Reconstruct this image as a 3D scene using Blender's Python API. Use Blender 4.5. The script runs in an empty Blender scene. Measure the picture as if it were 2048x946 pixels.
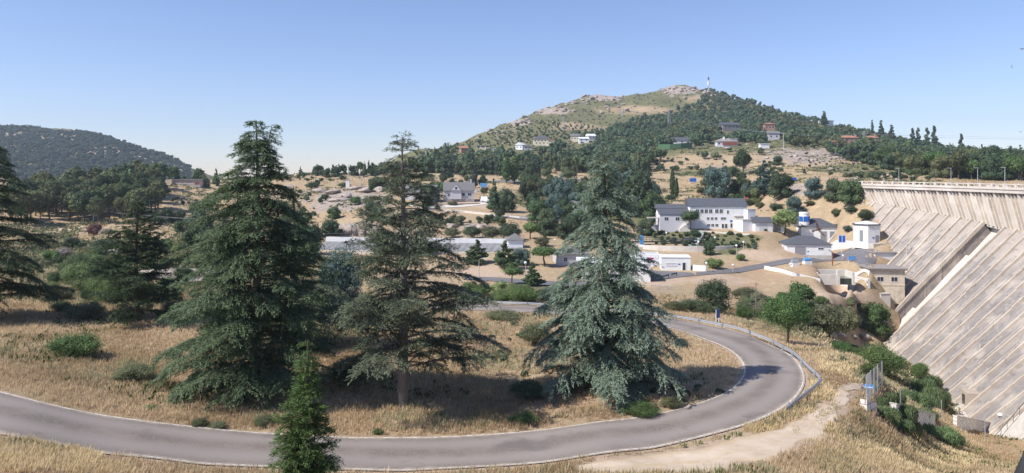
EXPOSURE = 0.56
HAZE = 0.00014
import bpy, bmesh, math, random
import numpy as np
from mathutils import Vector, Matrix
random.seed(7); rng = np.random.default_rng(7)
scene = bpy.context.scene
COL = scene.collection
R = math.radians
# ------------------------------------------------------------------ camera: F in pixels of the 2048 wide photograph, horizon row HY
F, CX, HY = 1518.0, 1024.0, 346.0
cam_d = bpy.data.cameras.new("camera"); cam = bpy.data.objects.new("camera", cam_d); COL.objects.link(cam)
cam.location = (0, 0, 0); cam.rotation_euler = (R(90), 0, 0)
cam_d.sensor_width = 36.0; cam_d.lens = 36.0 * F / 2048.0
cam_d.shift_y = -(473.0 - HY) / 2048.0
cam_d.clip_start = 0.1; cam_d.clip_end = 20000
scene.camera = cam
def uv(px, py): return (px - CX) / F, (py - HY) / F

# ------------------------------------------------------------------ object helpers
def tag(o, label=None, cat=None, group=None, kind=None):
    if label: o['label'] = label
    if cat: o['category'] = cat
    if group: o['group'] = group
    if kind: o['kind'] = kind
    return o
def empty(name, loc, rz=0.0, label=None, cat=None, group=None):
    o = bpy.data.objects.new(name, None); COL.objects.link(o)
    o.location = loc; o.rotation_euler = (0, 0, rz); o.empty_display_size = 0.5
    return tag(o, label, cat, group)
def link(name, me, mats=(), parent=None, loc=None, rz=0.0):
    o = bpy.data.objects.new(name, me); COL.objects.link(o)
    for m in mats: me.materials.append(m)
    if parent is not None: o.parent = parent
    if loc is not None: o.location = loc
    if rz: o.rotation_euler = (0, 0, rz)
    return o
def copy_tree(o, parent=None):
    c = o.copy(); COL.objects.link(c)
    if parent is not None: c.parent = parent
    for ch in KIDS.get(o.name, []): copy_tree(ch, c)
    return c
KIDS = {}
def kids(root, lst): KIDS[root.name] = list(lst)

def mesh_np(name, V, faces, mi=None, tint=None, smooth=False):
    """V (n,3); faces: list of (k,3)/(k,4) int arrays; mi: material index per face; tint: float per face"""
    me = bpy.data.meshes.new(name)
    V = np.asarray(V, dtype=np.float32)
    faces = [np.asarray(f, dtype=np.int32) for f in faces if len(f)]
    nl = sum(f.size for f in faces); nf = sum(len(f) for f in faces)
    me.vertices.add(len(V)); me.vertices.foreach_set("co", V.ravel())
    me.loops.add(nl); me.polygons.add(nf)
    me.loops.foreach_set("vertex_index", np.concatenate([f.ravel() for f in faces]))
    tot = np.concatenate([np.full(len(f), f.shape[1], np.int32) for f in faces])
    st = np.concatenate([[0], np.cumsum(tot)[:-1]]).astype(np.int32)
    me.polygons.foreach_set("loop_start", st)
    if mi is not None: me.polygons.foreach_set("material_index", np.asarray(mi, np.int32))
    me.update(calc_edges=True)
    if smooth: me.polygons.foreach_set("use_smooth", np.ones(nf, bool))
    if tint is not None:
        a = me.attributes.new("tint", 'FLOAT', 'FACE'); a.data.foreach_set("value", np.asarray(tint, np.float32))
    return me

class MB:
    """collects boxes, prisms, tubes into one mesh"""
    def __init__(s): s.v = []; s.f = []; s.m = []
    def add(s, verts, faces, m=0):
        b = len(s.v); s.v += [tuple(v) for v in verts]
        for f in faces: s.f.append([b + i for i in f]); s.m.append(m)
    def box(s, x0, x1, y0, y1, z0, z1, m=0, M=None):
        vs = [(x, y, z) for z in (z0, z1) for (x, y) in ((x0, y0), (x1, y0), (x1, y1), (x0, y1))]
        if M is not None: vs = [M @ Vector(v) for v in vs]
        s.add(vs, [(3, 2, 1, 0), (4, 5, 6, 7), (0, 1, 5, 4), (1, 2, 6, 5), (2, 3, 7, 6), (3, 0, 4, 7)], m); return s
    def prism(s, poly, z0, z1, m=0):
        n = len(poly)
        s.add([(x, y, z0) for x, y in poly] + [(x, y, z1) for x, y in poly],
              [tuple(reversed(range(n))), tuple(range(n, 2 * n))] + [(i, (i + 1) % n, n + (i + 1) % n, n + i) for i in range(n)], m); return s
    def hexa(s, a, b, m=0):
        """two quads a (4 pts) and b (4 pts) joined"""
        s.add(list(a) + list(b), [(3, 2, 1, 0), (4, 5, 6, 7), (0, 1, 5, 4), (1, 2, 6, 5), (2, 3, 7, 6), (3, 0, 4, 7)], m); return s
    def tube(s, pts, r, n=8, m=0, cap=True):
        pts = [Vector(p) for p in pts]; k = len(pts)
        rr = r if hasattr(r, '__len__') else [r] * k
        b = []
        for i, p in enumerate(pts):
            d = (pts[min(i + 1, k - 1)] - pts[max(i - 1, 0)]).normalized()
            a = d.cross(Vector((0, 0, 1)) if abs(d.z) < .9 else Vector((1, 0, 0))).normalized(); c = d.cross(a)
            b += [p + (a * math.cos(2 * math.pi * j / n) + c * math.sin(2 * math.pi * j / n)) * rr[i] for j in range(n)]
        fs = [(i * n + j, i * n + (j + 1) % n, (i + 1) * n + (j + 1) % n, (i + 1) * n + j) for i in range(k - 1) for j in range(n)]
        if cap: fs += [tuple(reversed(range(n))), tuple(range((k - 1) * n, k * n))]
        s.add(b, fs, m); return s
    def lathe(s, prof, n=16, c=(0, 0), m=0):
        k = len(prof); b = [(c[0] + r * math.cos(2 * math.pi * j / n), c[1] + r * math.sin(2 * math.pi * j / n), z) for r, z in prof for j in range(n)]
        fs = [(i * n + j, i * n + (j + 1) % n, (i + 1) * n + (j + 1) % n, (i + 1) * n + j) for i in range(k - 1) for j in range(n)]
        fs += [tuple(reversed(range(n))), tuple(range((k - 1) * n, k * n))]
        s.add(b, fs, m); return s
    def me(s, name, smooth=False):
        me = bpy.data.meshes.new(name); me.from_pydata(s.v, [], s.f); me.update()
        me.polygons.foreach_set("material_index", np.asarray(s.m, np.int32))
        if smooth: me.polygons.foreach_set("use_smooth", np.ones(len(s.f), bool))
        return me
    def build(s, name, mats, parent=None, loc=None, rz=0.0, smooth=False):
        if not isinstance(mats, (list, tuple)): mats = [mats]
        return link(name, s.me(name, smooth), mats, parent, loc, rz)

# ------------------------------------------------------------------ materials
def nodes(name):
    m = bpy.data.materials.new(name); m.use_nodes = True
    nt = m.node_tree; nt.nodes.clear()
    return m, nt, nt.nodes, nt.links
def rgba(c): return (c[0], c[1], c[2], 1.0)
def N(nt, t, **kw):
    n = nt.nodes.new(t)
    for k, v in kw.items():
        if k.startswith('i_'):
            n.inputs[k[2:].replace('_', ' ')].default_value = v
        else: setattr(n, k, v)
    return n
def mixc(nt, fac, a, b, mode='MIX'):
    n = nt.nodes.new('ShaderNodeMix'); n.data_type = 'RGBA'; n.blend_type = mode
    for sock, val in ((n.inputs[0], fac), (n.inputs[6], a), (n.inputs[7], b)):
        if hasattr(val, 'is_output'): nt.links.new(val, sock)
        elif isinstance(val, (int, float)): sock.default_value = val
        else: sock.default_value = rgba(val)
    return n.outputs[2]
def noise(nt, scale, detail=5, rough=.6, coord='Object', dist=0.0, sx=None):
    tc = nt.nodes.new('ShaderNodeTexCoord'); out = tc.outputs[coord]
    if sx:
        mp = nt.nodes.new('ShaderNodeMapping'); mp.inputs['Scale'].default_value = sx; nt.links.new(out, mp.inputs[0]); out = mp.outputs[0]
    n = N(nt, 'ShaderNodeTexNoise'); n.inputs['Scale'].default_value = scale; n.inputs['Detail'].default_value = detail
    n.inputs['Roughness'].default_value = rough; n.inputs['Distortion'].default_value = dist
    nt.links.new(out, n.inputs['Vector']); return n.outputs['Fac']
def ramp(nt, x, lo, hi):
    n = N(nt, 'ShaderNodeMapRange'); n.inputs['From Min'].default_value = lo; n.inputs['From Max'].default_value = hi
    nt.links.new(x, n.inputs['Value']); return n.outputs[0]
def attr(nt, name):
    n = N(nt, 'ShaderNodeAttribute'); n.attribute_name = name; return n.outputs['Fac']
def finish(nt, col, rough=.9, bump=None, bstr=.3, bdist=.05, spec=.2, metal=0.0):
    b = N(nt, 'ShaderNodeBsdfPrincipled'); o = N(nt, 'ShaderNodeOutputMaterial')
    if hasattr(col, 'is_output'): nt.links.new(col, b.inputs['Base Color'])
    else: b.inputs['Base Color'].default_value = rgba(col)
    b.inputs['Roughness'].default_value = rough; b.inputs['Specular IOR Level'].default_value = spec; b.inputs['Metallic'].default_value = metal
    if bump is not None:
        bn = N(nt, 'ShaderNodeBump'); bn.inputs['Strength'].default_value = bstr; bn.inputs['Distance'].default_value = bdist
        nt.links.new(bump, bn.inputs['Height']); nt.links.new(bn.outputs[0], b.inputs['Normal'])
    nt.links.new(b.outputs[0], o.inputs[0])
def simple(name, c, var=.15, scale=3.0, rough=.8, bump=.1, spec=.3, metal=0.0, dirt=None, bdist=.02):
    m, nt, _, _ = nodes(name)
    f = noise(nt, scale, 6)
    a = [max(0, x * (1 - var)) for x in c]; b = [min(1, x * (1 + var)) for x in c]
    col = mixc(nt, ramp(nt, f, .3, .7), a, b)
    if dirt:
        f2 = noise(nt, scale * .35, 8, .7)
        col = mixc(nt, ramp(nt, f2, .5, .72), col, dirt)
    finish(nt, col, rough, f if bump else None, bump, bdist, spec, metal)
    return m
def foliage(name, c1, c2, trans=.22, rough=.65):
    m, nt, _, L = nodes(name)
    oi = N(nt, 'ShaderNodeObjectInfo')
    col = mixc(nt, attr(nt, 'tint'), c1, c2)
    h = N(nt, 'ShaderNodeHueSaturation')
    mr = N(nt, 'ShaderNodeMapRange'); L.new(oi.outputs['Random'], mr.inputs['Value']); mr.inputs['To Min'].default_value = .75; mr.inputs['To Max'].default_value = 1.3
    L.new(mr.outputs[0], h.inputs['Value'])
    mr2 = N(nt, 'ShaderNodeMapRange'); mm = N(nt, 'ShaderNodeMath', operation='FRACT'); m3 = N(nt, 'ShaderNodeMath', operation='MULTIPLY'); m3.inputs[1].default_value = 7.31
    L.new(oi.outputs['Random'], m3.inputs[0]); L.new(m3.outputs[0], mm.inputs[0]); L.new(mm.outputs[0], mr2.inputs['Value'])
    mr2.inputs['To Min'].default_value = .478; mr2.inputs['To Max'].default_value = .515; L.new(mr2.outputs[0], h.inputs['Hue'])
    L.new(col, h.inputs['Color'])
    b = N(nt, 'ShaderNodeBsdfPrincipled'); b.inputs['Roughness'].default_value = rough; b.inputs['Specular IOR Level'].default_value = .25
    L.new(h.outputs[0], b.inputs['Base Color'])
    t = N(nt, 'ShaderNodeBsdfTranslucent'); L.new(h.outputs[0], t.inputs[0])
    mx = N(nt, 'ShaderNodeMixShader'); mx.inputs[0].default_value = trans
    L.new(b.outputs[0], mx.inputs[1]); L.new(t.outputs[0], mx.inputs[2])
    o = N(nt, 'ShaderNodeOutputMaterial'); L.new(mx.outputs[0], o.inputs[0])
    return m
MAT = {}
MAT['bark'] = simple('bark', (.11, .085, .065), .4, 14, .95, .8)
MAT['bark_grey'] = simple('bark_grey', (.2, .175, .15), .35, 12, .95, .8)
MAT['white'] = simple('white_paint', (.80, .80, .80), .04, 1.2, .7, .05, dirt=(.66, .64, .61))
MAT['white_metal'] = simple('white_metal', (.78, .78, .78), .05, 2, .45, 0)
MAT['cream'] = simple('cream_render', (.74, .66, .52), .08, 2, .85, .1, dirt=(.6, .52, .4))
MAT['wire'] = simple('wire_grey', (.30, .30, .31), .05, 3, .7, 0)
MAT['weathered'] = simple('weathered_wall', (.50, .42, .385), .15, 1.0, .9, .2, dirt=(.40, .31, .28))
MAT['tan_stone'] = simple('tan_stone', (.66, .56, .44), .14, 1.5, .9, .3, dirt=(.40, .33, .26))
MAT['granite'] = simple('granite', (.40, .345, .30), .3, .9, .95, .9, dirt=(.17, .15, .135), bdist=.35)
MAT['granite_pink'] = simple('granite_pink', (.46, .365, .31), .28, .5, .95, .9, dirt=(.25, .20, .17), bdist=.5)
MAT['boulder'] = simple('boulder_granite', (.40, .335, .29), .35, 3.2, .95, 1.0, dirt=(.20, .17, .15), bdist=.12)
MAT['slate'] = simple('slate_roof', (.095, .10, .118), .2, 4, .65, .2, dirt=(.13, .13, .14))
MAT['slate_light'] = simple('slate_light', (.17, .165, .17), .2, 4, .8, .2)
MAT['brown_roof'] = simple('brown_roof', (.29, .255, .245), .2, 4, .8, .2)
MAT['tile_red'] = simple('tile_red', (.42, .20, .13), .25, 3, .9, .3)
MAT['brick_pink'] = simple('brick_pink', (.40, .235, .19), .2, 3, .9, .2)
MAT['grey_wall'] = simple('grey_wall', (.50, .49, .51), .08, 1.5, .85, .1)
MAT['lilac_wall'] = simple('lilac_wall', (.60, .58, .62), .05, 1.5, .85, .05)
MAT['grey_door'] = simple('grey_door', (.27, .27, .29), .06, 3, .5, 0)
MAT['glass'] = simple('dark_glass', (.035, .038, .05), .2, 2, .12, 0, .5)
MAT['frame_grey'] = simple('frame_grey', (.62, .62, .63), .05, 3, .5, 0)
MAT['concrete'] = simple('concrete', (.52, .48, .43), .12, .9, .9, .25, dirt=(.38, .34, .30))
MAT['concrete_pale'] = simple('concrete_pale', (.66, .61, .55), .08, .8, .9, .2, dirt=(.52, .47, .41))
MAT['galv'] = simple('galvanised', (.52, .54, .57), .08, 5, .42, .05, .5, .55)
MAT['pole_grey'] = simple('pole_grey', (.46, .46, .47), .08, 3, .6, 0)
MAT['dark_metal'] = simple('dark_metal', (.07, .072, .08), .15, 4, .5, 0, .4, .3)
MAT['blue'] = simple('blue_paint', (.02, .13, .48), .06, 3, .4, 0, .4)
MAT['blue_dull'] = simple('blue_dull', (.035, .10, .28), .08, 3, .5, 0, .4)
MAT['blue_light'] = simple('blue_light', (.12, .32, .62), .08, 3, .5, 0, .4)
MAT['rust'] = simple('rust_red', (.30, .075, .05), .2, 6, .75, .1)
MAT['red'] = simple('red_paint', (.55, .03, .10), .05, 3, .4, 0, .4)
MAT['black'] = simple('black_rubber', (.02, .02, .022), .1, 5, .8, 0)
MAT['asphalt_far'] = simple('asphalt_yard', (.155, .150, .160), .12, .7, .95, .2, dirt=(.20, .19, .19))
MAT['pave_pale'] = simple('pale_paving', (.60, .55, .50), .08, .6, .95, .1)
MAT['water_dark'] = simple('basin_water', (.05, .06, .05), .2, 1, .12, .05, .5)
MAT['green_channel'] = simple('green_stairs', (.27, .33, .30), .15, 3, .8, .2)
MAT['hedge_screen'] = simple('green_screen', (.09, .17, .09), .15, 5, .9, .2)
MAT['tarp'] = simple('grey_membrane', (.24, .24, .245), .18, .8, .92, .4, .05, bdist=.2)
MAT['orange'] = simple('orange_mesh', (.55, .23, .10), .1, 5, .8, 0)
# ------------------------------------------------------------------ terrain: control points in photograph pixels with a height or a distance
CP = []
def cpz(px, py, z):
    u, v = uv(px, py); CP.append((u, -z / v, v))
def cpd(px, py, D):
    u, v = uv(px, py); CP.append((u, D, v))
def cpw(x, y, z): CP.append((x / y, y, -z / y))
for a in [(0,787,-14.2),(200,831,-15.2),(400,856,-16),(800,878,-17),(1200,848,-17),(1440,795,-17.1),(1490,748,-17.2),(1400,676,-17.8),(1110,628,-19),(940,620,-19.4),
          (0,875,-14),(200,908,-15),(400,929,-15.9),(800,943,-17),(1100,926,-17),(1300,899,-17.1),(1480,858,-17.1),(1606,785,-17.2),(1600,728,-17.3),(1480,667,-17.8),(1320,635,-18.4),(1110,616,-19.2),(940,607,-19.6),
          (510,785,-16.2),(805,812,-17),(1210,770,-17),(145,705,-14.8),(30,625,-14.8),(280,640,-15.2),(1000,700,-17.6),(700,700,-16.6),(400,700,-15.5),(1350,740,-17.2),
          (1640,765,-17.3),(1600,870,-17.2),(1500,940,-16.4),(1695,800,-17.6),(1650,700,-18.3),(1720,720,-20.2),(1565,690,-18.8),(1430,640,-18.3),(1500,645,-19.0),
          (1735,815,-18.1),(1762,778,-19.4),(1700,757,-18.0),(1780,838,-21.5),(1715,812,-17.8),(1720,880,-17.9),(1850,930,-21.5),(1950,925,-27.0),(2048,940,-25.0),(1700,940,-17.0),(1250,930,-16.6),(300,940,-15.2),
          (1830,850,-26.8),(1890,885,-30.0),(1790,790,-27.5),(1870,835,-31.5),(1850,760,-37.8),(1930,835,-40.2),(1905,775,-38.8),(1960,880,-36.5),(2010,890,-37.5),
          (1810,740,-36),(1760,690,-36),(1715,672,-35.5),(1690,655,-34.5),(1640,650,-29.0),(1650,620,-27.6),
          (1350,600,-21.5),(1425,625,-21.2),(1500,602,-23.4),(1600,605,-25.8),(1050,600,-19.3),(1000,560,-22),(1480,565,-23.8),(1620,580,-25.2),(1690,595,-27.2),(1680,578,-24.6),(1700,615,-29),(1660,600,-25.8),(1680,630,-30),(1740,585,-26.8),(1775,590,-27.0),
          (1340,552,-22.6),(1450,545,-22.4),(1540,532,-22.3),(1615,514,-22.0),(1690,515,-22.0),(1640,545,-22.6),(1700,550,-22.6),(1740,540,-22.3),(1660,480,-19.6),(1745,490,-19.9),(1550,500,-20.2),(1530,470,-17.4),
          (1395,457,-16.6),(1320,452,-16.6),(1500,462,-16.9),(1300,492,-20),(1400,497,-20.3),(1460,500,-20.3),
          (1050,505,-20.5),(950,540,-22.2),(1100,540,-22.2),(1200,560,-22.4),(900,560,-22.3),(700,600,-18.0),(500,600,-16.5),
          (1000,480,-19.3),(850,500,-21.0),(680,498,-21.0),(500,520,-17.5)]: cpz(*a)
for a in [(640,465,240),(720,462,246),(720,437,256),(850,465,246),(640,440,270),(640,400,330),(560,357,420),(680,352,430),(780,360,420),(480,380,370),
          (850,420,285),(950,425,285),(1000,437,270),(1080,440,268),(915,404,312),(1000,400,320),(1170,445,262),(1250,440,250),(1100,400,340),(1150,362,420),(1000,364,420),(900,366,430),(1300,362,420),
          (1330,400,300),(1430,400,290),(1420,370,390),(1420,335,470),(1400,305,550),(1460,293,580),(1340,300,560),(1300,330,490),(1550,300,520),(1600,318,470),(1680,335,410),(1640,350,360),(1600,362,290),
          (1560,382,262),(1640,410,234),(1680,440,220),(1700,470,212),(1600,440,232),(1500,420,262),
          (1745,408,217),(1755,458,207),(1735,466,208),(1764,480,200),(1770,465,201),(1790,500,188),(1820,545,173),(1805,590,168),(1725,380,226),(1710,366,245),
          (350,371,380),(420,372,400),(370,420,300),(440,420,330),(300,370,370),(100,465,232),(150,447,258),(60,450,245),(200,400,320),(100,385,350),(250,450,250),(330,500,165),(370,540,126),(100,520,145),(230,500,150),(100,600,92),(200,590,95),(420,480,230),(20,520,140),(0,480,190),
          (950,322,600),(850,330,560),(820,312,760),(900,297,820),(960,274,880),(1020,250,960),(1080,227,1060),(1160,202,1180),(1210,192,1230),(1240,196,1250),(1310,185,1290),(1340,175,1300),(1385,174,1290),(1420,188,1240),(1470,208,1150),(1540,225,1060),(1600,244,980),(1650,257,920),(1720,276,840),(1800,299,760),(1900,320,680),(2000,337,620),(2060,343,590),
          (1085,288,740),(1160,282,780),(1000,300,700),(1300,230,1010),(1200,240,980),(1400,218,1080),(1370,270,760),(1250,290,700),(1540,262,800),(1460,250,850),(1690,296,610),(1100,340,500),(1200,320,560),(1620,293,580),
          (1800,340,410),(1950,335,430),(1900,356,330),(2048,357,320),(2048,343,420),(1800,322,560),(1950,336,560),(2048,345,480),
          ]: cpd(*a)
for a in [(-40,40,-14.5),(0,38,-16.2),(30,38,-16),(45,40,-17),(0,25,-12.5),(20,24,-12.5),(-20,25,-12.5),(0,12,-8),(12,12,-8),(-12,12,-8),(0,5,-4.2),(-6,5,-4.2),(6,5,-4.2),
          (-70,60,-13),(-110,85,-13.5),(-170,130,-14),(-260,220,-16),(-450,380,-10),(-420,600,10),(55,40,-22),(62,58,-30),(80,75,-36),(85,110,-40),(98,150,-42),(120,120,-38),(120,80,-36),(140,150,-34),(170,200,-28),(130,222,-12),(200,250,-14),(300,300,-8),(400,400,6),(160,100,-30),
          (120,250,-5.2),(170,290,-6),(700,700,6),(900,1200,8),(600,1500,60),(200,1700,80),(-200,1100,-40),(-250,800,-25),(-100,700,-14),(-150,560,-9),
          (-300,1800,-60),(100,3000,-40),(1500,3000,-20),(-700,3000,-60),(-2500,3000,-40),(0,5500,-60),(3500,5500,-60),(-5000,5500,-60),(9000,5500,-60),(60,8,-20),(-60,8,-8),(-9,6,-5),(9,6,-5)]: cpw(*a)
# the wooded hill far on the left
for a in [(-40,262,1560),(30,266,1560),(100,268,1560),(150,272,1560),(200,280,1540),(250,296,1500),(300,318,1450),(340,336,1400),(365,346,1380),
          (30,330,1250),(100,335,1240),(200,335,1250),(280,345,1200),(20,370,1000),(150,370,1000),(250,368,950),(-60,330,1250)]: cpd(*a)
for a in [(-320,700,-22),(-500,750,-22),(-360,560,-14),(-240,520,-9),(-1500,2600,40),(-900,2300,-30),(-1700,1600,110)]: cpw(*a)
P = np.array(CP)
def feat(u, D): return np.stack([u * 2.2, np.log(D)], -1)
A = feat(P[:, 0], P[:, 1])
def tpsk(d2): return np.where(d2 > 1e-12, .5 * d2 * np.log(np.maximum(d2, 1e-12)), 0.0)
n = len(P)
K = tpsk(((A[:, None] - A[None]) ** 2).sum(-1)) + np.eye(n) * 2e-4
Q = np.hstack([np.ones((n, 1)), A])
M_ = np.zeros((n + 3, n + 3)); M_[:n, :n] = K; M_[:n, n:] = Q; M_[n:, :n] = Q.T
W = np.linalg.solve(M_, np.concatenate([P[:, 2], np.zeros(3)]))
def tps(u, D):
    f = feat(u, D); out = W[n] + f @ W[n + 1:]
    for i in range(n): out = out + W[i] * tpsk(((f - A[i]) ** 2).sum(-1))
    return out
us = np.unique(np.concatenate([np.linspace(-1.7, -.74, 34), np.linspace(-.74, .74, 371), np.linspace(.74, 1.7, 34)]))
ld = np.concatenate([np.linspace(math.log(5), math.log(38), 46)[:-1], np.linspace(math.log(38), math.log(130), 190)[:-1], np.linspace(math.log(130), math.log(500), 170)[:-1], np.linspace(math.log(500), math.log(1700), 120)[:-1], np.linspace(math.log(1700), math.log(2700), 12)])
DD = np.exp(ld)
UU, GD = np.meshgrid(us, DD, indexing='ij')
VS = tps(UU, GD)
# value noise for relief
def vnoise(x, y, seed=0):
    xi = np.floor(x).astype(np.int64); yi = np.floor(y).astype(np.int64); fx = x - xi; fy = y - yi
    fx = fx * fx * (3 - 2 * fx); fy = fy * fy * (3 - 2 * fy)
    def h(a, b):
        k = (a * 374761393 + b * 668265263 + seed * 982451653) & 0x7fffffff
        k = ((k ^ (k >> 13)) * 1274126177) & 0x7fffffff
        return ((k ^ (k >> 16)) & 0xffff) / 65535.0
    return (h(xi, yi) * (1 - fx) + h(xi + 1, yi) * fx) * (1 - fy) + (h(xi, yi + 1) * (1 - fx) + h(xi + 1, yi + 1) * fx) * fy - .5
def fbm(x, y, sc, oct=4, seed=0, g=.5):
    o = 0; a = 1.0
    for k in range(oct): o = o + a * vnoise(x / sc * 2 ** k + 17.3 * k, y / sc * 2 ** k - 9.1 * k, seed + k); a *= g
    return o
def gridinterp(G, u, D):
    u = np.asarray(u, float); D = np.asarray(D, float)
    i = np.clip(np.searchsorted(us, u) - 1, 0, len(us) - 2); j = np.clip(np.searchsorted(DD, D) - 1, 0, len(DD) - 2)
    a = np.clip((u - us[i]) / (us[i + 1] - us[i]), 0, 1); b = np.clip((D - DD[j]) / (DD[j + 1] - DD[j]), 0, 1)
    return (G[i, j] * (1 - a) + G[i + 1, j] * a) * (1 - b) + (G[i, j + 1] * (1 - a) + G[i + 1, j + 1] * a) * b
def ray(G, px, py, Dmin=8.0):
    """first point of the ground sheet G met by the ray through a photograph pixel"""
    u, v = uv(px, py)
    col = gridinterp(G, np.full(len(DD), u), DD) - v
    ok = DD >= Dmin
    idx = np.where(ok[1:] & (col[:-1] > 0) & (col[1:] <= 0))[0]
    if not len(idx): return None
    j = idx[0]; t = col[j] / (col[j] - col[j + 1]); D = DD[j] + t * (DD[j + 1] - DD[j])
    return np.array([u * D, D, -v * D])
XG, YG = UU * GD, GD
ZS = -VS * GD
# road and track edges, photograph pixels
R_IN = [(-90,762),(0,787),(100,812),(200,831),(300,845),(400,856),(500,866),(600,872),(700,876),(800,878),(900,874),(1000,868),(1100,860),(1200,848),(1300,832),(1380,815),(1440,795),(1475,772),(1490,748),(1484,724),(1465,705),(1435,690),(1400,676),(1370,665),(1330,655),(1250,643),(1180,635),(1110,629),(1020,624),(940,620),(860,618)]
R_OUT = [(-90,856),(0,875),(100,893),(200,908),(300,920),(400,929),(500,936),(600,940),(700,943),(800,943),(900,940),(1000,935),(1100,926),(1200,914),(1300,899),(1400,878),(1480,858),(1540,835),(1580,812),(1606,785),(1614,757),(1600,728),(1570,703),(1530,684),(1480,667),(1420,652),(1370,643),(1320,635),(1250,628),(1180,621),(1110,616),(1020,611),(940,607),(860,605)]
T_L = [(1150,930),(1240,914),(1320,905),(1400,888),(1480,868),(1540,858),(1600,832),(1650,800),(1680,775),(1700,765)]
T_R = [(1150,944),(1240,958),(1340,948),(1420,950),(1520,930),(1590,900),(1645,868),(1690,830),(1712,798),(1722,768)]
def resample(P3, n_, smooth=1):
    P3 = np.array(P3); s = np.concatenate([[0], np.cumsum(np.linalg.norm(np.diff(P3, axis=0), axis=1))])
    t = np.linspace(0, s[-1], n_); Q = np.stack([np.interp(t, s, P3[:, k]) for k in range(3)], 1)
    for _ in range(smooth):
        Q[1:-1] = .25 * Q[:-2] + .5 * Q[1:-1] + .25 * Q[2:]
    return Q
def hits(pts, G): return [h for h in (ray(G, *p) for p in pts) if h is not None]
RI = resample(hits(R_IN, VS), 260, 30); RO = resample(hits(R_OUT, VS), 260, 30)
TL = resample(hits(T_L, VS), 120, 8); TR = resample(hits(T_R, VS), 120, 8)
def dist_poly(X, Y, Q):
    d = np.full(X.shape, 1e9)
    for q in Q: d = np.minimum(d, (X - q[0]) ** 2 + (Y - q[1]) ** 2)
    return np.sqrt(d)
near = GD < 135
RC = .5 * (RI + RO)
HW = .5 * np.linalg.norm((RI - RO)[:, :2], axis=1).mean()
def dist_road(X, Y, RI=RI, RO=RO, HW=HW):
    """HW plus the signed distance to the nearer road edge"""
    d = np.minimum(dist_poly(X, Y, RI), dist_poly(X, Y, RO)); Pg = np.concatenate([RI[:, :2], RO[::-1, :2]]); ins = np.zeros(X.shape, bool)
    for a, b in zip(Pg, np.roll(Pg, 1, 0)):
        if a[1] != b[1]: ins ^= ((a[1] > Y) != (b[1] > Y)) & (X < (b[0] - a[0]) * (Y - a[1]) / (b[1] - a[1]) + a[0])
    return HW + np.where(ins, -d, d)
dR = np.full(GD.shape, 1e3); dR[near] = dist_road(XG[near], YG[near])
dTc = np.full(GD.shape, 1e3); dTc[near] = dist_poly(XG[near], YG[near], np.concatenate([TL * .5 + TR * .5])[::2])
dT = np.full(GD.shape, 1e3); dT[near] = dist_road(XG[near], YG[near], TL, TR, 1.6)
quiet = np.clip((dR - HW - .3) / 3.0, 0, 1) * np.clip((dT - 1.8) / 2.5, .15, 1)
# flat yards and buildings keep a calm ground
def calm(X, Y, c, r): return np.clip((np.hypot(X - c[0], Y - c[1]) - r) / 10, 0, 1)
for (px, py, r) in [(1340,550,26),(1450,545,22),(1620,514,24),(1690,520,18),(1660,480,14),(1745,492,14),(1395,457,24),(1320,455,14),(1400,497,28),(1505,463,14),(1775,580,12),(915,404,14),(960,425,20),(1000,560,26),(1100,560,26),(850,490,36),(720,490,36),(1000,490,34),(1640,545,14)]:
    h = ray(VS, px, py)
    if h is not None: quiet = quiet * calm(XG, YG, h, r)
rough = np.interp(np.log(GD), [math.log(30), math.log(120), math.log(300), math.log(700), math.log(1300), math.log(3000)], [.35, .5, 1.1, 3.2, 5.5, 9])
rel = fbm(XG, YG, 9, 4, 3) * rough * .8 * (GD < 420) + fbm(XG, YG, 40, 5, 5, .6) * rough * np.clip((GD - 150) / 250, 0.12, 1.6)
ZG = ZS + rel * quiet
# bank: the field drops by half a metre on to the road verge on its inner side
E_ = np.array([101.6, 220.0]); PH0, DPH = R(-12.7), R(16.7) / 62.0
T0, T1, DT = -30.0, 205.0, .5
ts_ = np.arange(T0, T1 + DT, DT)
pp = np.zeros((len(ts_), 2)); ph = PH0 + DPH * ts_
i0 = int(round(-T0 / DT)); pp[i0] = E_
for i in range(i0 + 1, len(ts_)): a = .5 * (ph[i] + ph[i - 1]); pp[i] = pp[i - 1] - DT * np.array([math.sin(a), math.cos(a)])
for i in range(i0 - 1, -1, -1): a = .5 * (ph[i] + ph[i + 1]); pp[i] = pp[i + 1] + DT * np.array([math.sin(a), math.cos(a)])
def dam(t, off, z):
    """a point t metres along the crest (from the far end), off metres upstream of its downstream edge"""
    x = np.interp(t, ts_, pp[:, 0]); y = np.interp(t, ts_, pp[:, 1]); a = PH0 + DPH * t
    return (x + off * math.cos(a), y - off * math.sin(a), z)
ZC = -3.4; BAY = 4.3
def zb(t): return max(-8.4 - .068 * max(t, -8), -17.0)
SL = 1.0; ZBOT = -46.0
GAP0, GAP1 = 47.4, 55.2
UO0, UO1, LEAN = .75, 1.5, 2.5
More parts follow.
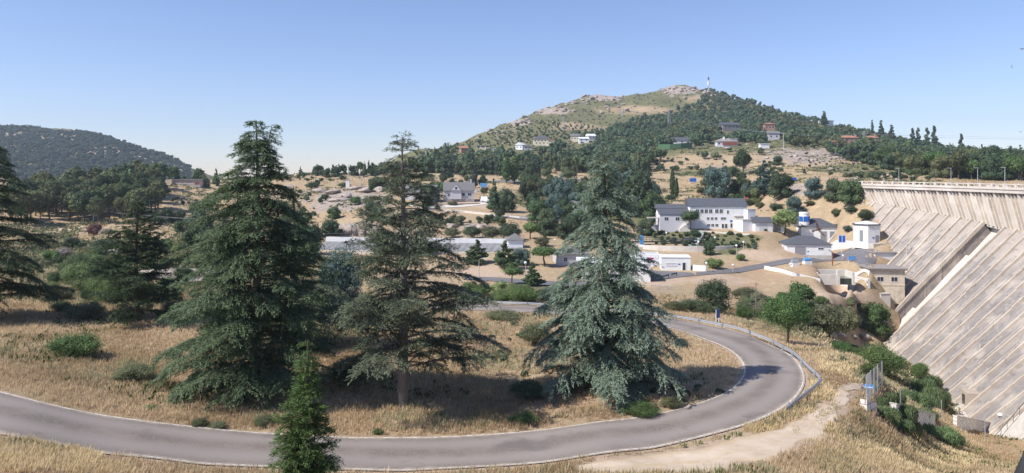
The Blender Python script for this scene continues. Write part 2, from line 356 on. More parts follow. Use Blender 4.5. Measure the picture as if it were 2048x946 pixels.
# the ground stops at the foot of the dam
sub_t = np.arange(-8.6, 150, 1.5)
sel = (GD > 30) & (GD < 260) & (UU > .25)
xs_, ys_ = XG[sel], YG[sel]
bt = np.zeros(len(xs_)); bd = np.full(len(xs_), 1e9)
for t in sub_t:
    x, y, _z = dam(t, 0, 0); d2 = (xs_ - x) ** 2 + (ys_ - y) ** 2; k = d2 < bd; bd[k] = d2[k]; bt[k] = t
bx = np.interp(bt, ts_, pp[:, 0]); by = np.interp(bt, ts_, pp[:, 1]); ba = PH0 + DPH * bt
off = (xs_ - bx) * np.cos(ba) - (ys_ - by) * np.sin(ba)
zt = np.interp(bt, [-8.6, 0, 3.5, 11.5, 17.5, 26.5, 31, 39, 44, 49.5, 51.5, 58, 80, 103, 114, 122, 135, 150], [-4.5, -6.5, -8.85, -12.9, -15.8, -19.6, -24.0, -27.4, -28.8, -33.5, -37.3, -38.4, -38.8, -40.9, -40.2, -37, -28, -20])
zbt = np.maximum(-8.4 - .068 * np.maximum(bt, -8), -17.0)
otoe = UO1 - .9 - SL * np.maximum(zbt - zt, 0)
zz = ZG[sel]
inside = off - otoe
wgt = np.clip(1 + (inside) / 6.5, 0, 1) * (np.abs(bt - 70) < 76)
z2 = zz * (1 - wgt) + zt * wgt
z2 = np.where(inside > .8, np.minimum(z2, zt - 2.5), z2)
z2 = np.where(bt <= 2, zz, z2)
ZG[sel] = z2
VG = -ZG / GD
def at(px, py, Dmin=8.0): 
    h = ray(VG, px, py, Dmin)
    return h if h is not None else np.array([uv(px, py)[0] * 900, 900.0, -uv(px, py)[1] * 900])
def gz(x, y): return float(-gridinterp(VG, x / y, y) * y)
nu, nd = len(us), len(DD)
Vt = np.stack([XG, YG, ZG], -1).reshape(-1, 3)
ii, jj = np.meshgrid(np.arange(nu - 1), np.arange(nd - 1), indexing='ij')
q = (ii * nd + jj).ravel()
gm = mesh_np('ground', Vt, [np.stack([q, q + nd, q + nd + 1, q + 1], 1)], smooth=True)
# what grows or lies where: real surface cover, stored per vertex
PXG = UU * F + CX; PYG = VG * F + HY
def blob(cx, cy, rx, ry): return np.clip(1.6 - 1.6 * np.sqrt(((PXG - cx) / rx) ** 2 + ((PYG - cy) / ry) ** 2), 0, 1)
n1 = fbm(XG, YG, 14, 4, 11); n2 = fbm(XG, YG, 60, 4, 21); n3 = fbm(XG, YG, 5, 3, 31)
green = np.clip((n1 + .15) * 1.2, 0, .35) * (GD < 400)
green = np.maximum(green, np.clip((GD - 430) / 150, 0, 1) * np.clip(.95 + .8 * n2, 0, 1))
for b in [(230,560,330,80),(1060,590,120,30),(640,650,300,70),(1350,470,90,26),(1460,482,75,30),(1600,640,150,45),(1760,740,80,60),(1430,345,130,12),(1730,340,150,14),(1850,760,60,80),(420,480,90,60),(1250,420,120,40),(1100,400,120,30),(1990,800,60,60)]:
    green = np.maximum(green, np.clip(blob(*b) * 1.1 + n1 * .7, 0, .95) * (blob(*b) > 0))
left_hill = (PXG < 420) & (GD > 600)
green = np.where(left_hill, np.clip(.9 + .5 * n2, 0, 1), green)
LH = [(205,303,46,15),(330,335,60,13),(60,352,60,22),(285,312,34,12),(130,276,60,10),(20,270,60,8)]
tan = np.zeros_like(GD)
for b in [(1290,222,130,16),(1400,200,60,16),(1420,325,140,30),(1620,310,110,28),(1150,250,60,12),(1700,352,200,9),(560,360,140,14)]: tan = np.maximum(tan, blob(*b))
green = green * (1 - .55 * tan)
rock = np.clip(n3 * 1.5 + n1 * 1.2 - .25, 0, 1) * np.clip((GD - 180) / 120, 0, 1) * (GD < 900)
for b in [(1360,180,60,14),(1210,194,50,10),(1100,222,60,10),(1040,245,40,8),(1610,310,120,22),(690,400,110,30),(720,455,60,14),(950,455,60,10),(370,540,60,30),(1740,375,90,10),(1590,380,60,16)]:
    rock = np.maximum(rock, np.clip(blob(*b) * 1.3 + n3 * 1.6 - .15, 0, 1) * (blob(*b) > 0))
# bare dusty soil: verge of the road, track, slopes by the dam
bare = np.clip(1.1 - np.abs(dR - HW - .05) / .45, 0, 1) * (dR > HW - .6) * .9
bare = np.maximum(bare, np.clip(1.2 - (dT - 1.2) / .7, 0, 1))
for b in [(1560,890,120,45),(1640,590,110,35),(1720,600,60,30),(1560,510,90,24),(1300,560,120,18),(1450,560,120,16),(1000,545,110,20),(960,410,90,18),(150,455,90,14),(1230,930,90,30),(1920,910,60,25)]:
    bare = np.maximum(bare, np.clip(blob(*b) * .75 + n1 * .9, 0, .8) * (blob(*b) > 0))
for b in LH: bare = np.maximum(bare, np.clip(blob(*b) * 1.1 + n2 * .8, 0, .9) * (blob(*b) > 0) * left_hill)
for nm, arr in (('green', green), ('rock', rock), ('bare', bare)):
    a = gm.attributes.new(nm, 'FLOAT', 'POINT'); a.data.foreach_set('value', arr.reshape(-1).astype(np.float32))
m, nt, _, L = nodes('ground_cover')
nf, nm_, nc = noise(nt, .9, 8, .75), noise(nt, .11, 6, .65), noise(nt, 4.5, 6, .8)
dry = mixc(nt, ramp(nt, nf, .3, .7), (.32, .24, .148), (.49, .38, .25))
dry = mixc(nt, ramp(nt, nm_, .46, .66), dry, (.40, .275, .185))
dry = mixc(nt, ramp(nt, nc, .58, .72), dry, (.29, .215, .125))
dry = mixc(nt, ramp(nt, noise(nt, .35, 7, .7), .55, .7), dry, (.55, .425, .265))
grn = mixc(nt, ramp(nt, nf, .3, .7), (.10, .11, .055), (.20, .19, .10))
grn = mixc(nt, ramp(nt, nm_, .5, .7), grn, (.23, .19, .10))
soil = mixc(nt, ramp(nt, nf, .3, .7), (.41, .30, .215), (.55, .43, .325))
rk = mixc(nt, ramp(nt, noise(nt, .5, 9, .75), .32, .62), (.17, .145, .125), (.47, .385, .325))
def brk(a, k=.5):
    x = N(nt, 'ShaderNodeMath', operation='ADD'); L.new(a, x.inputs[0])
    y = N(nt, 'ShaderNodeMath', operation='MULTIPLY_ADD'); L.new(noise(nt, .7, 7, .75), y.inputs[0]); y.inputs[1].default_value = k; y.inputs[2].default_value = -k * .5
    L.new(y.outputs[0], x.inputs[1]); return ramp(nt, x.outputs[0], .32, .62)
c = mixc(nt, brk(attr(nt, 'green'), .9), dry, grn)
c = mixc(nt, brk(attr(nt, 'bare'), .6), c, soil)
c = mixc(nt, brk(attr(nt, 'rock'), .9), c, rk)
finish(nt, c, .97, noise(nt, 1.6, 9, .8), .7, .25, .08)
ground = link('ground', gm, [m]); tag(ground, kind='structure')

# ------------------------------------------------------------------ sheets laid on the ground
def drape(name, E0, E1, mat, nacross=10, lift=.05, kind='structure', crown=0.0, edge=0.0):
    """strip between two edge polylines (k,3) of equal length, following the ground"""
    k = len(E0); V = []
    for i in range(k):
        for j in range(nacross + 1):
            t = j / nacross; p = E0[i] * (1 - t) + E1[i] * t
            zz = max(gz(p[0], p[1]), 0 * p[2] + gz(p[0], p[1])) + lift + crown * math.sin(math.pi * t) - edge * (t < .01 or t > .99)
            V.append((p[0], p[1], zz))
    w = nacross + 1
    f = [(i * w + j, i * w + j + 1, (i + 1) * w + j + 1, (i + 1) * w + j) for i in range(k - 1) for j in range(nacross)]
    me = mesh_np(name, V, [np.array(f)], smooth=True)
    uvl = me.attributes.new('across', 'FLOAT', 'POINT'); uvl.data.foreach_set('value', np.tile(np.linspace(0, 1, w), k).astype(np.float32))
    o = link(name, me, [mat]); tag(o, kind=kind); return o
def pxs(pts, n_=40, sm=3): return resample([at(*p) for p in pts], n_, sm)
m, nt, _, L = nodes('road_asphalt')
ac = attr(nt, 'across')
a1 = noise(nt, 7, 8, .8); a2 = noise(nt, .35, 5, .6); a3 = noise(nt, 40, 4, .7)
col = mixc(nt, ramp(nt, a1, .35, .65), (.118, .100, .088), (.268, .228, .200))
col = mixc(nt, ramp(nt, a2, .45, .7), col, (.255, .216, .19))
col = mixc(nt, ramp(nt, a3, .6, .75), col, (.31, .28, .26))
# two paler wheel tracks, dusty edges
tr = N(nt, 'ShaderNodeMath', operation='MULTIPLY'); tr.inputs[1].default_value = 4 * math.pi; L.new(ac, tr.inputs[0])
cs = N(nt, 'ShaderNodeMath', operation='COSINE'); L.new(tr.outputs[0], cs.inputs[0])
col = mixc(nt, ramp(nt, cs.outputs[0], .9, -1.2), col, (.285, .248, .228))
ed = N(nt, 'ShaderNodeMath', operation='SUBTRACT'); L.new(ac, ed.inputs[0]); ed.inputs[1].default_value = .5
ab = N(nt, 'ShaderNodeMath', operation='ABSOLUTE'); L.new(ed.outputs[0], ab.inputs[0])
e2 = N(nt, 'ShaderNodeMath', operation='MULTIPLY_ADD'); L.new(noise(nt, 1.2, 7, .75), e2.inputs[0]); e2.inputs[1].default_value = .16; L.new(ab.outputs[0], e2.inputs[2])
col = mixc(nt, ramp(nt, noise(nt, .22, 4, .6), .56, .70), col, (.165, .145, .134))
col = mixc(nt, ramp(nt, e2.outputs[0], .50, .58), col, (.47, .39, .315))
finish(nt, col, .93, a3, .35, .02, .25)
road = drape('road', RI, RO, m, 16, .07, crown=.05)
# the worn white line along the inner edge of the bend
def offset_line(E0, E1, t0, t1, i0, i1): return E0[i0:i1] * (1 - t0) + E1[i0:i1] * t0, E0[i0:i1] * (1 - t1) + E1[i0:i1] * t1
m, nt, _, L = nodes('worn_white_paint')
w1 = noise(nt, 3.0, 8, .8)
col = mixc(nt, ramp(nt, w1, .46, .58), (.72, .69, .64), (.36, .31, .27))
finish(nt, col, .85, w1, .2, .01)
a_, b_ = offset_line(RI, RO, .012, .033, 0, 215); drape('edge_line', a_, b_, m, 2, .088, crown=0)
a_, b_ = offset_line(RI, RO, .968, .984, 20, 150); drape('edge_line', a_, b_, m, 2, .088, crown=0)
m, nt, _, L = nodes('track_dust')
t1 = noise(nt, 1.1, 8, .72); t2 = noise(nt, .3, 5, .6)
ac = attr(nt, 'across')
col = mixc(nt, ramp(nt, t1, .3, .7), (.45, .355, .265), (.58, .475, .37))
col = mixc(nt, ramp(nt, t2, .45, .7), col, (.62, .515, .41))
e1 = N(nt, 'ShaderNodeMath', operation='SUBTRACT'); L.new(ac, e1.inputs[0]); e1.inputs[1].default_value = .52
e2 = N(nt, 'ShaderNodeMath', operation='ABSOLUTE'); L.new(e1.outputs[0], e2.inputs[0])
e3 = N(nt, 'ShaderNodeMath', operation='MULTIPLY_ADD'); L.new(noise(nt, .8, 7, .8), e3.inputs[0]); e3.inputs[1].default_value = .55; L.new(e2.outputs[0], e3.inputs[2])
col = mixc(nt, ramp(nt, e3.outputs[0], .33, .24), col, (.50, .39, .25))
col = mixc(nt, ramp(nt, e3.outputs[0], .55, .75), col, (.47, .36, .235))
finish(nt, col, .97, t1, .6, .08, .05)
jl = fbm(TL[:, 0], TL[:, 1], 3.5, 3, 5)[:, None]; jr = fbm(TR[:, 0], TR[:, 1], 3.5, 3, 8)[:, None]; dv = unit_ = (TR - TL) / np.linalg.norm(TR - TL, axis=1)[:, None]
drape('dirt_track', TL + dv * jl * 1.6, TR + dv * jr * 1.8, m, 14, .05, edge=.16)
# ------------------------------------------------------------------ the dam: a curved masonry gravity dam with ribs
dam_root = empty('dam', dam(0, 0, -10), 0, 'tall curved pale masonry dam with ribbed sloping face, filling the right side', 'dam')
DM = Matrix.Translation(-Vector(dam(0, 0, -10)))
def dbuild(mb, name, mats, smooth=False):
    mb.v = [tuple(DM @ Vector(v)) for v in mb.v]
    return mb.build(name, mats, dam_root, smooth=smooth)
def dhexa(mb, t0, t1, o0, o1, z0, z1, m=0):
    """curved box"""
    mb.hexa([dam(t0, o0, z0), dam(t0, o1, z0), dam(t1, o1, z0), dam(t1, o0, z0)], [dam(t0, o0, z1), dam(t0, o1, z1), dam(t1, o1, z1), dam(t1, o0, z1)], m)
# materials
def stained(name, c1, c2, pale, dark, cracks=False):
    m, nt, _, L = nodes(name)
    f = noise(nt, .55, 8, .72); g = noise(nt, .16, 5, .6); s = noise(nt, .5, 6, .7, sx=(1.6, 1.6, .12)); sp = noise(nt, 5, 6, .8)
    col = mixc(nt, ramp(nt, f, .3, .7), c1, c2)
    col = mixc(nt, ramp(nt, attr(nt, 'tint'), .0, 1.0), col, mixc(nt, .62, col, pale))
    col = mixc(nt, ramp(nt, g, .5, .68), col, pale)
    col = mixc(nt, ramp(nt, s, .57, .72), col, dark)
    col = mixc(nt, ramp(nt, sp, .62, .78), col, dark)
    vo = N(nt, 'ShaderNodeTexVoronoi'); vo.feature = 'DISTANCE_TO_EDGE'; vo.inputs['Scale'].default_value = .30; tcv = N(nt, 'ShaderNodeTexCoord'); nz_ = N(nt, 'ShaderNodeMix'); nz_.data_type = 'RGBA'; nz_.blend_type = 'ADD'; nz_.inputs[0].default_value = 1.6
    tn_ = N(nt, 'ShaderNodeTexNoise'); tn_.inputs['Scale'].default_value = .5; tn_.inputs['Detail'].default_value = 6; L.new(tcv.outputs['Object'], tn_.inputs['Vector']); L.new(tcv.outputs['Object'], nz_.inputs[6]); L.new(tn_.outputs['Color'], nz_.inputs[7]); L.new(nz_.outputs[2], vo.inputs['Vector'])
    if cracks:
        mk_ = N(nt, 'ShaderNodeMath', operation='MULTIPLY'); L.new(ramp(nt, vo.outputs['Distance'], .03, .006), mk_.inputs[0]); L.new(ramp(nt, noise(nt, .3, 4, .6), .42, .62), mk_.inputs[1]); col = mixc(nt, mk_.outputs[0], col, pale)
    finish(nt, col, .95, f, .5, .12, .1)
    return m
M_panel = stained('dam_panel_stone', (.200, .182, .175), (.285, .260, .248), (.46, .40, .345), (.150, .135, .128), True)
M_rib = stained('dam_rib_stone', (.40, .335, .275), (.50, .43, .36), (.60, .53, .45), (.25, .21, .175))
M_wall = stained('dam_wall_concrete', (.58, .51, .45), (.66, .59, .525), (.72, .66, .59), (.38, .33, .29))
M_pale = stained('dam_crest_concrete', (.55, .49, .43), (.64, .58, .52), (.70, .65, .59), (.42, .37, .32))
MAT['dam_panel'], MAT['dam_rib'] = M_panel, M_rib
def zround(a, k): return max(0, a)
# upper wall: leans back under the crest; its ribs run from the corbel down to the ledge
UO0, UO1, LEAN = .75, 1.5, 2.5
mb = MB(); ta = -8.6
while ta < 196:
    tb = ta + BAY / 2
    segs = 4
    for k in range(segs):
        f0, f1 = k / segs, (k + 1) / segs
        za, zc_ = ZC - 1.0, None
        def pt(t, f):
            z1 = zb(t) if not (GAP0 - 1 < t < GAP1 + 1) else zb(t)
            return dam(t, UO0 + (UO1 - UO0) * f, (ZC - .9) * (1 - f) + (z1 - .6) * f)
        mb.add([pt(ta, f0), pt(tb, f0), pt(tb, f1), pt(ta, f1)], [(0, 1, 2, 3)], 0)
    ta = tb
dbuild(mb, 'upper_wall', M_wall)
# back and top: a solid body behind the faces
mb = MB(); ta = -8.6
while ta < 196:
    dhexa(mb, ta, ta + BAY, 2.5, 7.0, -44, ZC - .3); ta += BAY
dbuild(mb, 'body', M_wall)
# recess between the two ribbed blocks: a plain stepped slope lying two metres deeper, stained
mb = MB(); t = GAP0
RSTEP = [(0, 5.5, -2.6), (5.5, 11.5, -2.2), (11.5, 17.5, -2.5), (17.5, 23.5, -2.1), (23.5, 32, -2.4)]
while t < GAP1 - .01:
    t2 = min(t + 1.3, GAP1)
    for s0, s1, lf in RSTEP:
        A_ = lambda q, s, l: (lambda o, z: dam(q, o - l / math.hypot(1, SL), z + l * SL / math.hypot(1, SL)))(UO1 - .9 - SL * s, zb(q) - s)
        mb.hexa([A_(t, s0, -4), A_(t2, s0, -4), A_(t2, s1, -4), A_(t, s1, -4)], [A_(t, s0, lf), A_(t2, s0, lf), A_(t2, s1, lf - .25), A_(t, s1, lf - .25)])
    t = t2
dbuild(mb, 'spillway_recess', M_wall)
def uprib(t, w, prot):
    mb = MB()
    def sec(f, ww, pr):
        tt = t + LEAN * f; o = UO0 + (UO1 - UO0) * f; z = (ZC - .9) * (1 - f) + (zb(t) - .3) * f
        return [dam(tt - ww / 2, o + .2, z), dam(tt + ww / 2, o + .2, z), dam(tt + ww / 2, o - pr, z), dam(tt - ww / 2, o - pr, z)]
    mb.hexa(sec(1, w, prot * .75), sec(0, w, prot)); return mb
k = 0; tb0 = -8.6
kk = 0
while tb0 < 196:
    vis = tb0 < 95
    for dt, w, pr in ((0, .70, .50), (1.5, .36, .42), (2.75, .36, .42)):
        if vis and kk < 92: dbuild(uprib(tb0 + dt, w, pr), 'upper_rib', M_rib if k % 3 else M_pale); kk += 1
        k += 1
    tb0 += BAY
# the two ribbed slopes
def slope_pt(t, s, lift=0.0):
    """s metres of fall below the ledge; lift proud of the slope (in the face's normal)"""
    o = UO1 - .9 - SL * s; z = zb(t) - s
    nl = math.hypot(1, SL)
    return dam(t, o - lift * (1 / nl), z + lift * (SL / nl))
def slope(t0, t1, seed):
    rs = random.Random(seed); mb = MB(); tint = []
    nb = int(round((t1 - t0) / BAY)); bw = (t1 - t0) / nb
    for b in range(nb):
        for half in (0, 1):
            a0 = t0 + b * bw + half * bw * .5; a1 = a0 + bw * .5
            s = 0.0; smax = -ZBOT + zb(a0)
            while s < smax:
                h = rs.choice([2.2, 3.0, 4.2, 5.5, 7.0]); e = min(s + h, smax)
                l0 = rs.uniform(0, .22) + .12 * half; l1 = l0 + rs.uniform(-.03, .03)
                fade = max(0.0, 1 - s / 5.0)
                tv = max(rs.random() ** 3 * .7, min(1, fade * 1.3))
                g = .004
                A = [slope_pt(a0 + g, s + g, -.3), slope_pt(a1 - g, s + g, -.3), slope_pt(a1 - g, e - g, -.3), slope_pt(a0 + g, e - g, -.3)]
                B = [slope_pt(a0 + g, s + g, l0), slope_pt(a1 - g, s + g, l1), slope_pt(a1 - g, e - g, l1), slope_pt(a0 + g, e - g, l0)]
                mb.hexa(A, B); tint += [tv] * 6
                s = e
    # ledge, bed under the slabs, and the two end walls
    nb2 = nb * 2
    for b in range(nb2):
        a0 = t0 + (t1 - t0) * b / nb2; a1 = t0 + (t1 - t0) * (b + 1) / nb2
        mb.add([slope_pt(a0, -.05, -.12), slope_pt(a1, -.05, -.12), slope_pt(a1, 32, -.12), slope_pt(a0, 32, -.12)], [(0, 1, 2, 3)], 1)
        mb.add([dam(a0, UO1 - 1.0, zb(a0) + .06), dam(a0, UO1 + .4, zb(a0) + .06), dam(a1, UO1 + .4, zb(a1) + .06), dam(a1, UO1 - 1.0, zb(a1) + .06)], [(0, 1, 2, 3)], 1)
        tint += [.9, 1.0]
    for a in (t0, t1):
        n_ = 10
        for q in range(n_):
            s0, s1 = 32 * q / n_, 32 * (q + 1) / n_
            mb.add([slope_pt(a, s0, .05), slope_pt(a, s1, .05), slope_pt(a, s1, -3.5), slope_pt(a, s0, -3.5)], [(0, 1, 2, 3)], 0); tint.append(.15)
    mb.v = [tuple(DM @ Vector(v)) for v in mb.v]
    me = mb.me('ribbed_slope'); at_ = me.attributes.new('tint', 'FLOAT', 'FACE'); at_.data.foreach_set('value', np.array(tint, np.float32))
    o = link('ribbed_slope', me, [M_panel, M_rib], dam_root)
    # ribs along the joints
    for b in range(nb + 1):
        for dt, w, pr in ((0, .62, .55), (bw * .62, .30, .26)):
            a = t0 + b * bw + dt
            if a > t1 + .1 or a > 128: continue
            if dt and rs.random() < .3: continue
            rb = MB(); s = -.25; smax = -ZBOT + zb(a)
            while s < smax:
                e = min(s + rs.uniform(1.2, 3.2), smax); pj = pr * rs.uniform(.75, 1.1); wj = w * rs.uniform(.8, 1.1); j = rs.uniform(-.05, .05)
                A = [slope_pt(a + j - wj / 2, s, -.2), slope_pt(a + j + wj / 2, s, -.2), slope_pt(a + j + wj / 2, e, -.2), slope_pt(a + j - wj / 2, e, -.2)]
                B = [slope_pt(a + j - wj * .4, s, pj), slope_pt(a + j + wj * .4, s, pj), slope_pt(a + j + wj * .4, e, pj), slope_pt(a + j - wj * .4, e, pj)]
                rb.hexa(A, B)
                s = e
            dbuild(rb, 'slope_rib', M_rib)
    # the scalloped tops that catch the sun
    for b in range(nb * 3):
        a = t0 + (t1 - t0) * (b + .5) / (nb * 3)
        if a > 100: continue
    return o
slope(GAP0 - 11 * BAY, GAP0, 3); slope(GAP1, GAP1 + BAY * 30, 5)
# crest slab with its corbel, road on top, parapet
mb = MB(); t = -8.6
while t < 196:
    dhexa(mb, t, t + BAY - .03, -.05, 1.2, ZC - .95, ZC - .22)
    t += BAY
dbuild(mb, 'corbel_band', M_pale)
mb = MB(); t = -8.6
while t < 196: dhexa(mb, t, t + BAY, -.22, 7.2, ZC - .2, ZC); t += BAY
dbuild(mb, 'crest_slab', M_pale)
mb = MB(); t = -8.6
while t < 196:
    dhexa(mb, t, t + BAY, -.05, .30, ZC + .004, ZC + .33); t += BAY
dbuild(mb, 'parapet_base', M_pale)
mb = MB(); t = -8.6
while t < 196:
    dhexa(mb, t, t + BAY, -.06, .31, ZC + .84, ZC + 1.03); t += BAY
dbuild(mb, 'parapet_rail', M_pale)
t = -8.6; k = 0
while t < 140:
    mb = MB(); dhexa(mb, t - .36, t + .36, -.16, .42, ZC + .004, ZC + 1.12); dbuild(mb, 'pilaster', M_pale)
    if k < 40:
        mb = MB(); dhexa(mb, t + BAY / 2 - .11, t + BAY / 2 + .11, 0, .26, ZC + .33, ZC + .84); dbuild(mb, 'baluster', M_pale)
    t += BAY; k += 1
# three solid bays over the recess
mb = MB()
for a in (49.0, 52.0, 55.2): dhexa(mb, a + .6, a + 1.9, .02, .24, ZC + .33, ZC + .84)
dbuild(mb, 'parapet_panel', M_pale)
# the reservoir behind
mb = MB(); W_ = [dam(t, 7.2, -9.0) for t in np.arange(-20, 190, 6)]
W2 = [(p[0] + 260, p[1] + 60, -9.0) for p in W_]
for i in range(len(W_) - 1): mb.add([W_[i], W_[i + 1], W2[i + 1], W2[i]], [(0, 1, 2, 3)])
m, nt, _, L = nodes('reservoir_water'); finish(nt, (.03, .06, .07), .08, noise(nt, .6, 4), .2, .1, .5)
tag(mb.build('reservoir_water', m), kind='structure')
# ------------------------------------------------------------------ plants
LEAF = {}
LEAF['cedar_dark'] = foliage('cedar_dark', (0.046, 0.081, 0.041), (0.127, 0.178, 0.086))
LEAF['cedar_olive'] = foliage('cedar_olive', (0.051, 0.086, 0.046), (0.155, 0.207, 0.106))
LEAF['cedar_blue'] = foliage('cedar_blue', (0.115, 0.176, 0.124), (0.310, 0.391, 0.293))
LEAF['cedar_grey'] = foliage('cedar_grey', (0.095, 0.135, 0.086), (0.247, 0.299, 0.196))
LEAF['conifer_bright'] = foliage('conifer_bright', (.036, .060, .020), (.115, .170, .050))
LEAF['pine'] = foliage('pine_green', (0.047, 0.082, 0.036), (0.124, 0.173, 0.075))
LEAF['pine_olive'] = foliage('pine_olive', (0.085, 0.106, 0.047), (0.191, 0.205, 0.093))
LEAF['blue_fir'] = foliage('blue_fir', (0.065, 0.106, 0.092), (0.158, 0.221, 0.186))
LEAF['broad'] = foliage('broadleaf', (0.063, 0.112, 0.038), (0.171, 0.254, 0.087))
LEAF['broad_light'] = foliage('broadleaf_light', (0.132, 0.195, 0.076), (0.262, 0.331, 0.143))
LEAF['oak'] = foliage('oak_green', (0.047, 0.078, 0.042), (0.131, 0.166, 0.085))
LEAF['scrub'] = foliage('scrub', (0.092, 0.109, 0.057), (0.229, 0.236, 0.124))
LEAF['lime'] = foliage('lime_scrub', (0.142, 0.196, 0.045), (0.271, 0.325, 0.088))
LEAF['rosemary'] = foliage('rosemary', (0.086, 0.128, 0.062), (0.232, 0.309, 0.141))
LEAF['red'] = foliage('red_brown', (0.188, 0.100, 0.083), (0.289, 0.172, 0.137))
LEAF['bare'] = foliage('bare_twigs', (0.206, 0.182, 0.157), (0.304, 0.270, 0.235), .05)
LEAF['poplar_grey'] = foliage('poplar_grey', (0.132, 0.162, 0.113), (0.230, 0.255, 0.191))
LEAF['hillpine'] = foliage('hill_pine', (0.047, 0.078, 0.042), (0.112, 0.151, 0.074))
LEAF['farpine'] = foliage('far_pine', (.028, .050, .036), (.062, .095, .062))

def unit(a): return a / np.maximum(np.linalg.norm(a, axis=-1, keepdims=True), 1e-9)
def diamonds(p, d, nrm, L_, W_):
    """kite-shaped leaves: base p, direction d, normal nrm, length, width -> (4n,3)"""
    s = unit(np.cross(d, nrm)); L_ = np.asarray(L_)[:, None]; W_ = np.asarray(W_)[:, None]
    V = np.stack([p, p + d * L_ * .55 + s * W_ * .5, p + d * L_, p + d * L_ * .55 - s * W_ * .5], 1)
    return V.reshape(-1, 3)
def tube_np(P3, r, n=6):
    P3 = np.asarray(P3, float); k = len(P3); r = np.asarray(r, float)
    d = unit(np.gradient(P3, axis=0)); ref = np.where(np.abs(d[:, 2:3]) < .9, np.array([[0, 0, 1.]]), np.array([[1., 0, 0]]))
    a = unit(np.cross(d, ref)); b = np.cross(d, a)
    th = np.linspace(0, 2 * np.pi, n, endpoint=False)
    V = P3[:, None] + (a[:, None] * np.cos(th)[None, :, None] + b[:, None] * np.sin(th)[None, :, None]) * r[:, None, None]
    i, j = np.meshgrid(np.arange(k - 1), np.arange(n), indexing='ij')
    Fq = np.stack([i * n + j, i * n + (j + 1) % n, (i + 1) * n + (j + 1) % n, (i + 1) * n + j], -1).reshape(-1, 4)
    return V.reshape(-1, 3), Fq
class Acc:
    def __init__(s): s.V = []; s.F = []; s.T = []; s.n = 0
    def add(s, V, Fq, T=None):
        s.V.append(V); s.F.append(Fq + s.n); s.n += len(V)
        if T is not None: s.T.append(np.broadcast_to(T, (len(Fq),)))
    def leaves(s, V, T): s.add(V, np.arange(len(V)).reshape(-1, 4), T)
    def mesh(s, name, smooth=False): return mesh_np(name, np.concatenate(s.V), [np.concatenate(s.F)], tint=np.concatenate(s.T) if s.T else None, smooth=smooth)

def cedar(h, profile, nl, seed, rise=.15, droop=.28, z0=.04, trunk_r=.35, leaf=(.24, .052), dens=1.0, leaders=((0, 0, 1.0),), asym=None, gap=0.0, bare=.22, lowup=0.0):
    """a tall conifer: trunk, tiers of long level limbs with flat, hanging sprays of needles.
    profile(f) -> limb length at height fraction f. Returns (wood mesh, needle mesh)."""
    rs = np.random.default_rng(seed); wood = Acc(); lv = Acc()
    zs = np.linspace(0, h, 14); bend = np.cumsum(rs.normal(0, .05, (14, 2)), 0) * np.linspace(0, 1, 14)[:, None]
    tp = np.column_stack([bend, zs])
    wood.add(*tube_np(tp, trunk_r * (1 - zs / h) ** .8 + .03, 10))
    def tpos(z): return np.array([np.interp(z, zs, tp[:, 0]), np.interp(z, zs, tp[:, 1]), z])
    for (dx, dy, hf) in leaders:
        if dx or dy:
            a = tpos(h * .82); q = np.linspace(0, 1, 7)
            path = a + np.column_stack([dx * q ** .6, dy * q ** .6, (hf * h - a[2]) * q]); wood.add(*tube_np(path, np.linspace(.07, .02, 7), 5))
            for k in range(34):
                t = rs.uniform(.1, 1); o = a + np.array([dx * t ** .6, dy * t ** .6, (hf * h - a[2]) * t]); az = rs.uniform(0, 2 * np.pi)
                spray(lv, wood, rs, o, az, rs.uniform(.5, 1.5) * (1.15 - .7 * t), .12, .2, leaf, dens, .05)
    ga = 2.399963
    f = z0; k = 0
    fr = np.sort(z0 + (1 - z0) * rs.random(nl) ** .92)
    for k, f in enumerate(fr):
        Lb = profile(f) * (rs.uniform(.45, 1.0) if rs.random() < .75 else rs.uniform(.9, 1.1))
        if rs.random() < gap: continue
        az = k * ga + rs.normal(0, .3)
        if asym: Lb *= asym(az, f)
        if Lb < .15: continue
        o = tpos(min(f * h, h * .995))
        up = rise + lowup * max(0, 1 - f / .3)
        spray(lv, wood, rs, o, az, Lb, up * rs.uniform(.0, 2.2), droop * rs.uniform(.45, 1.45), leaf, dens, bare)
    return wood.mesh('trunk', True), lv.mesh('crown')
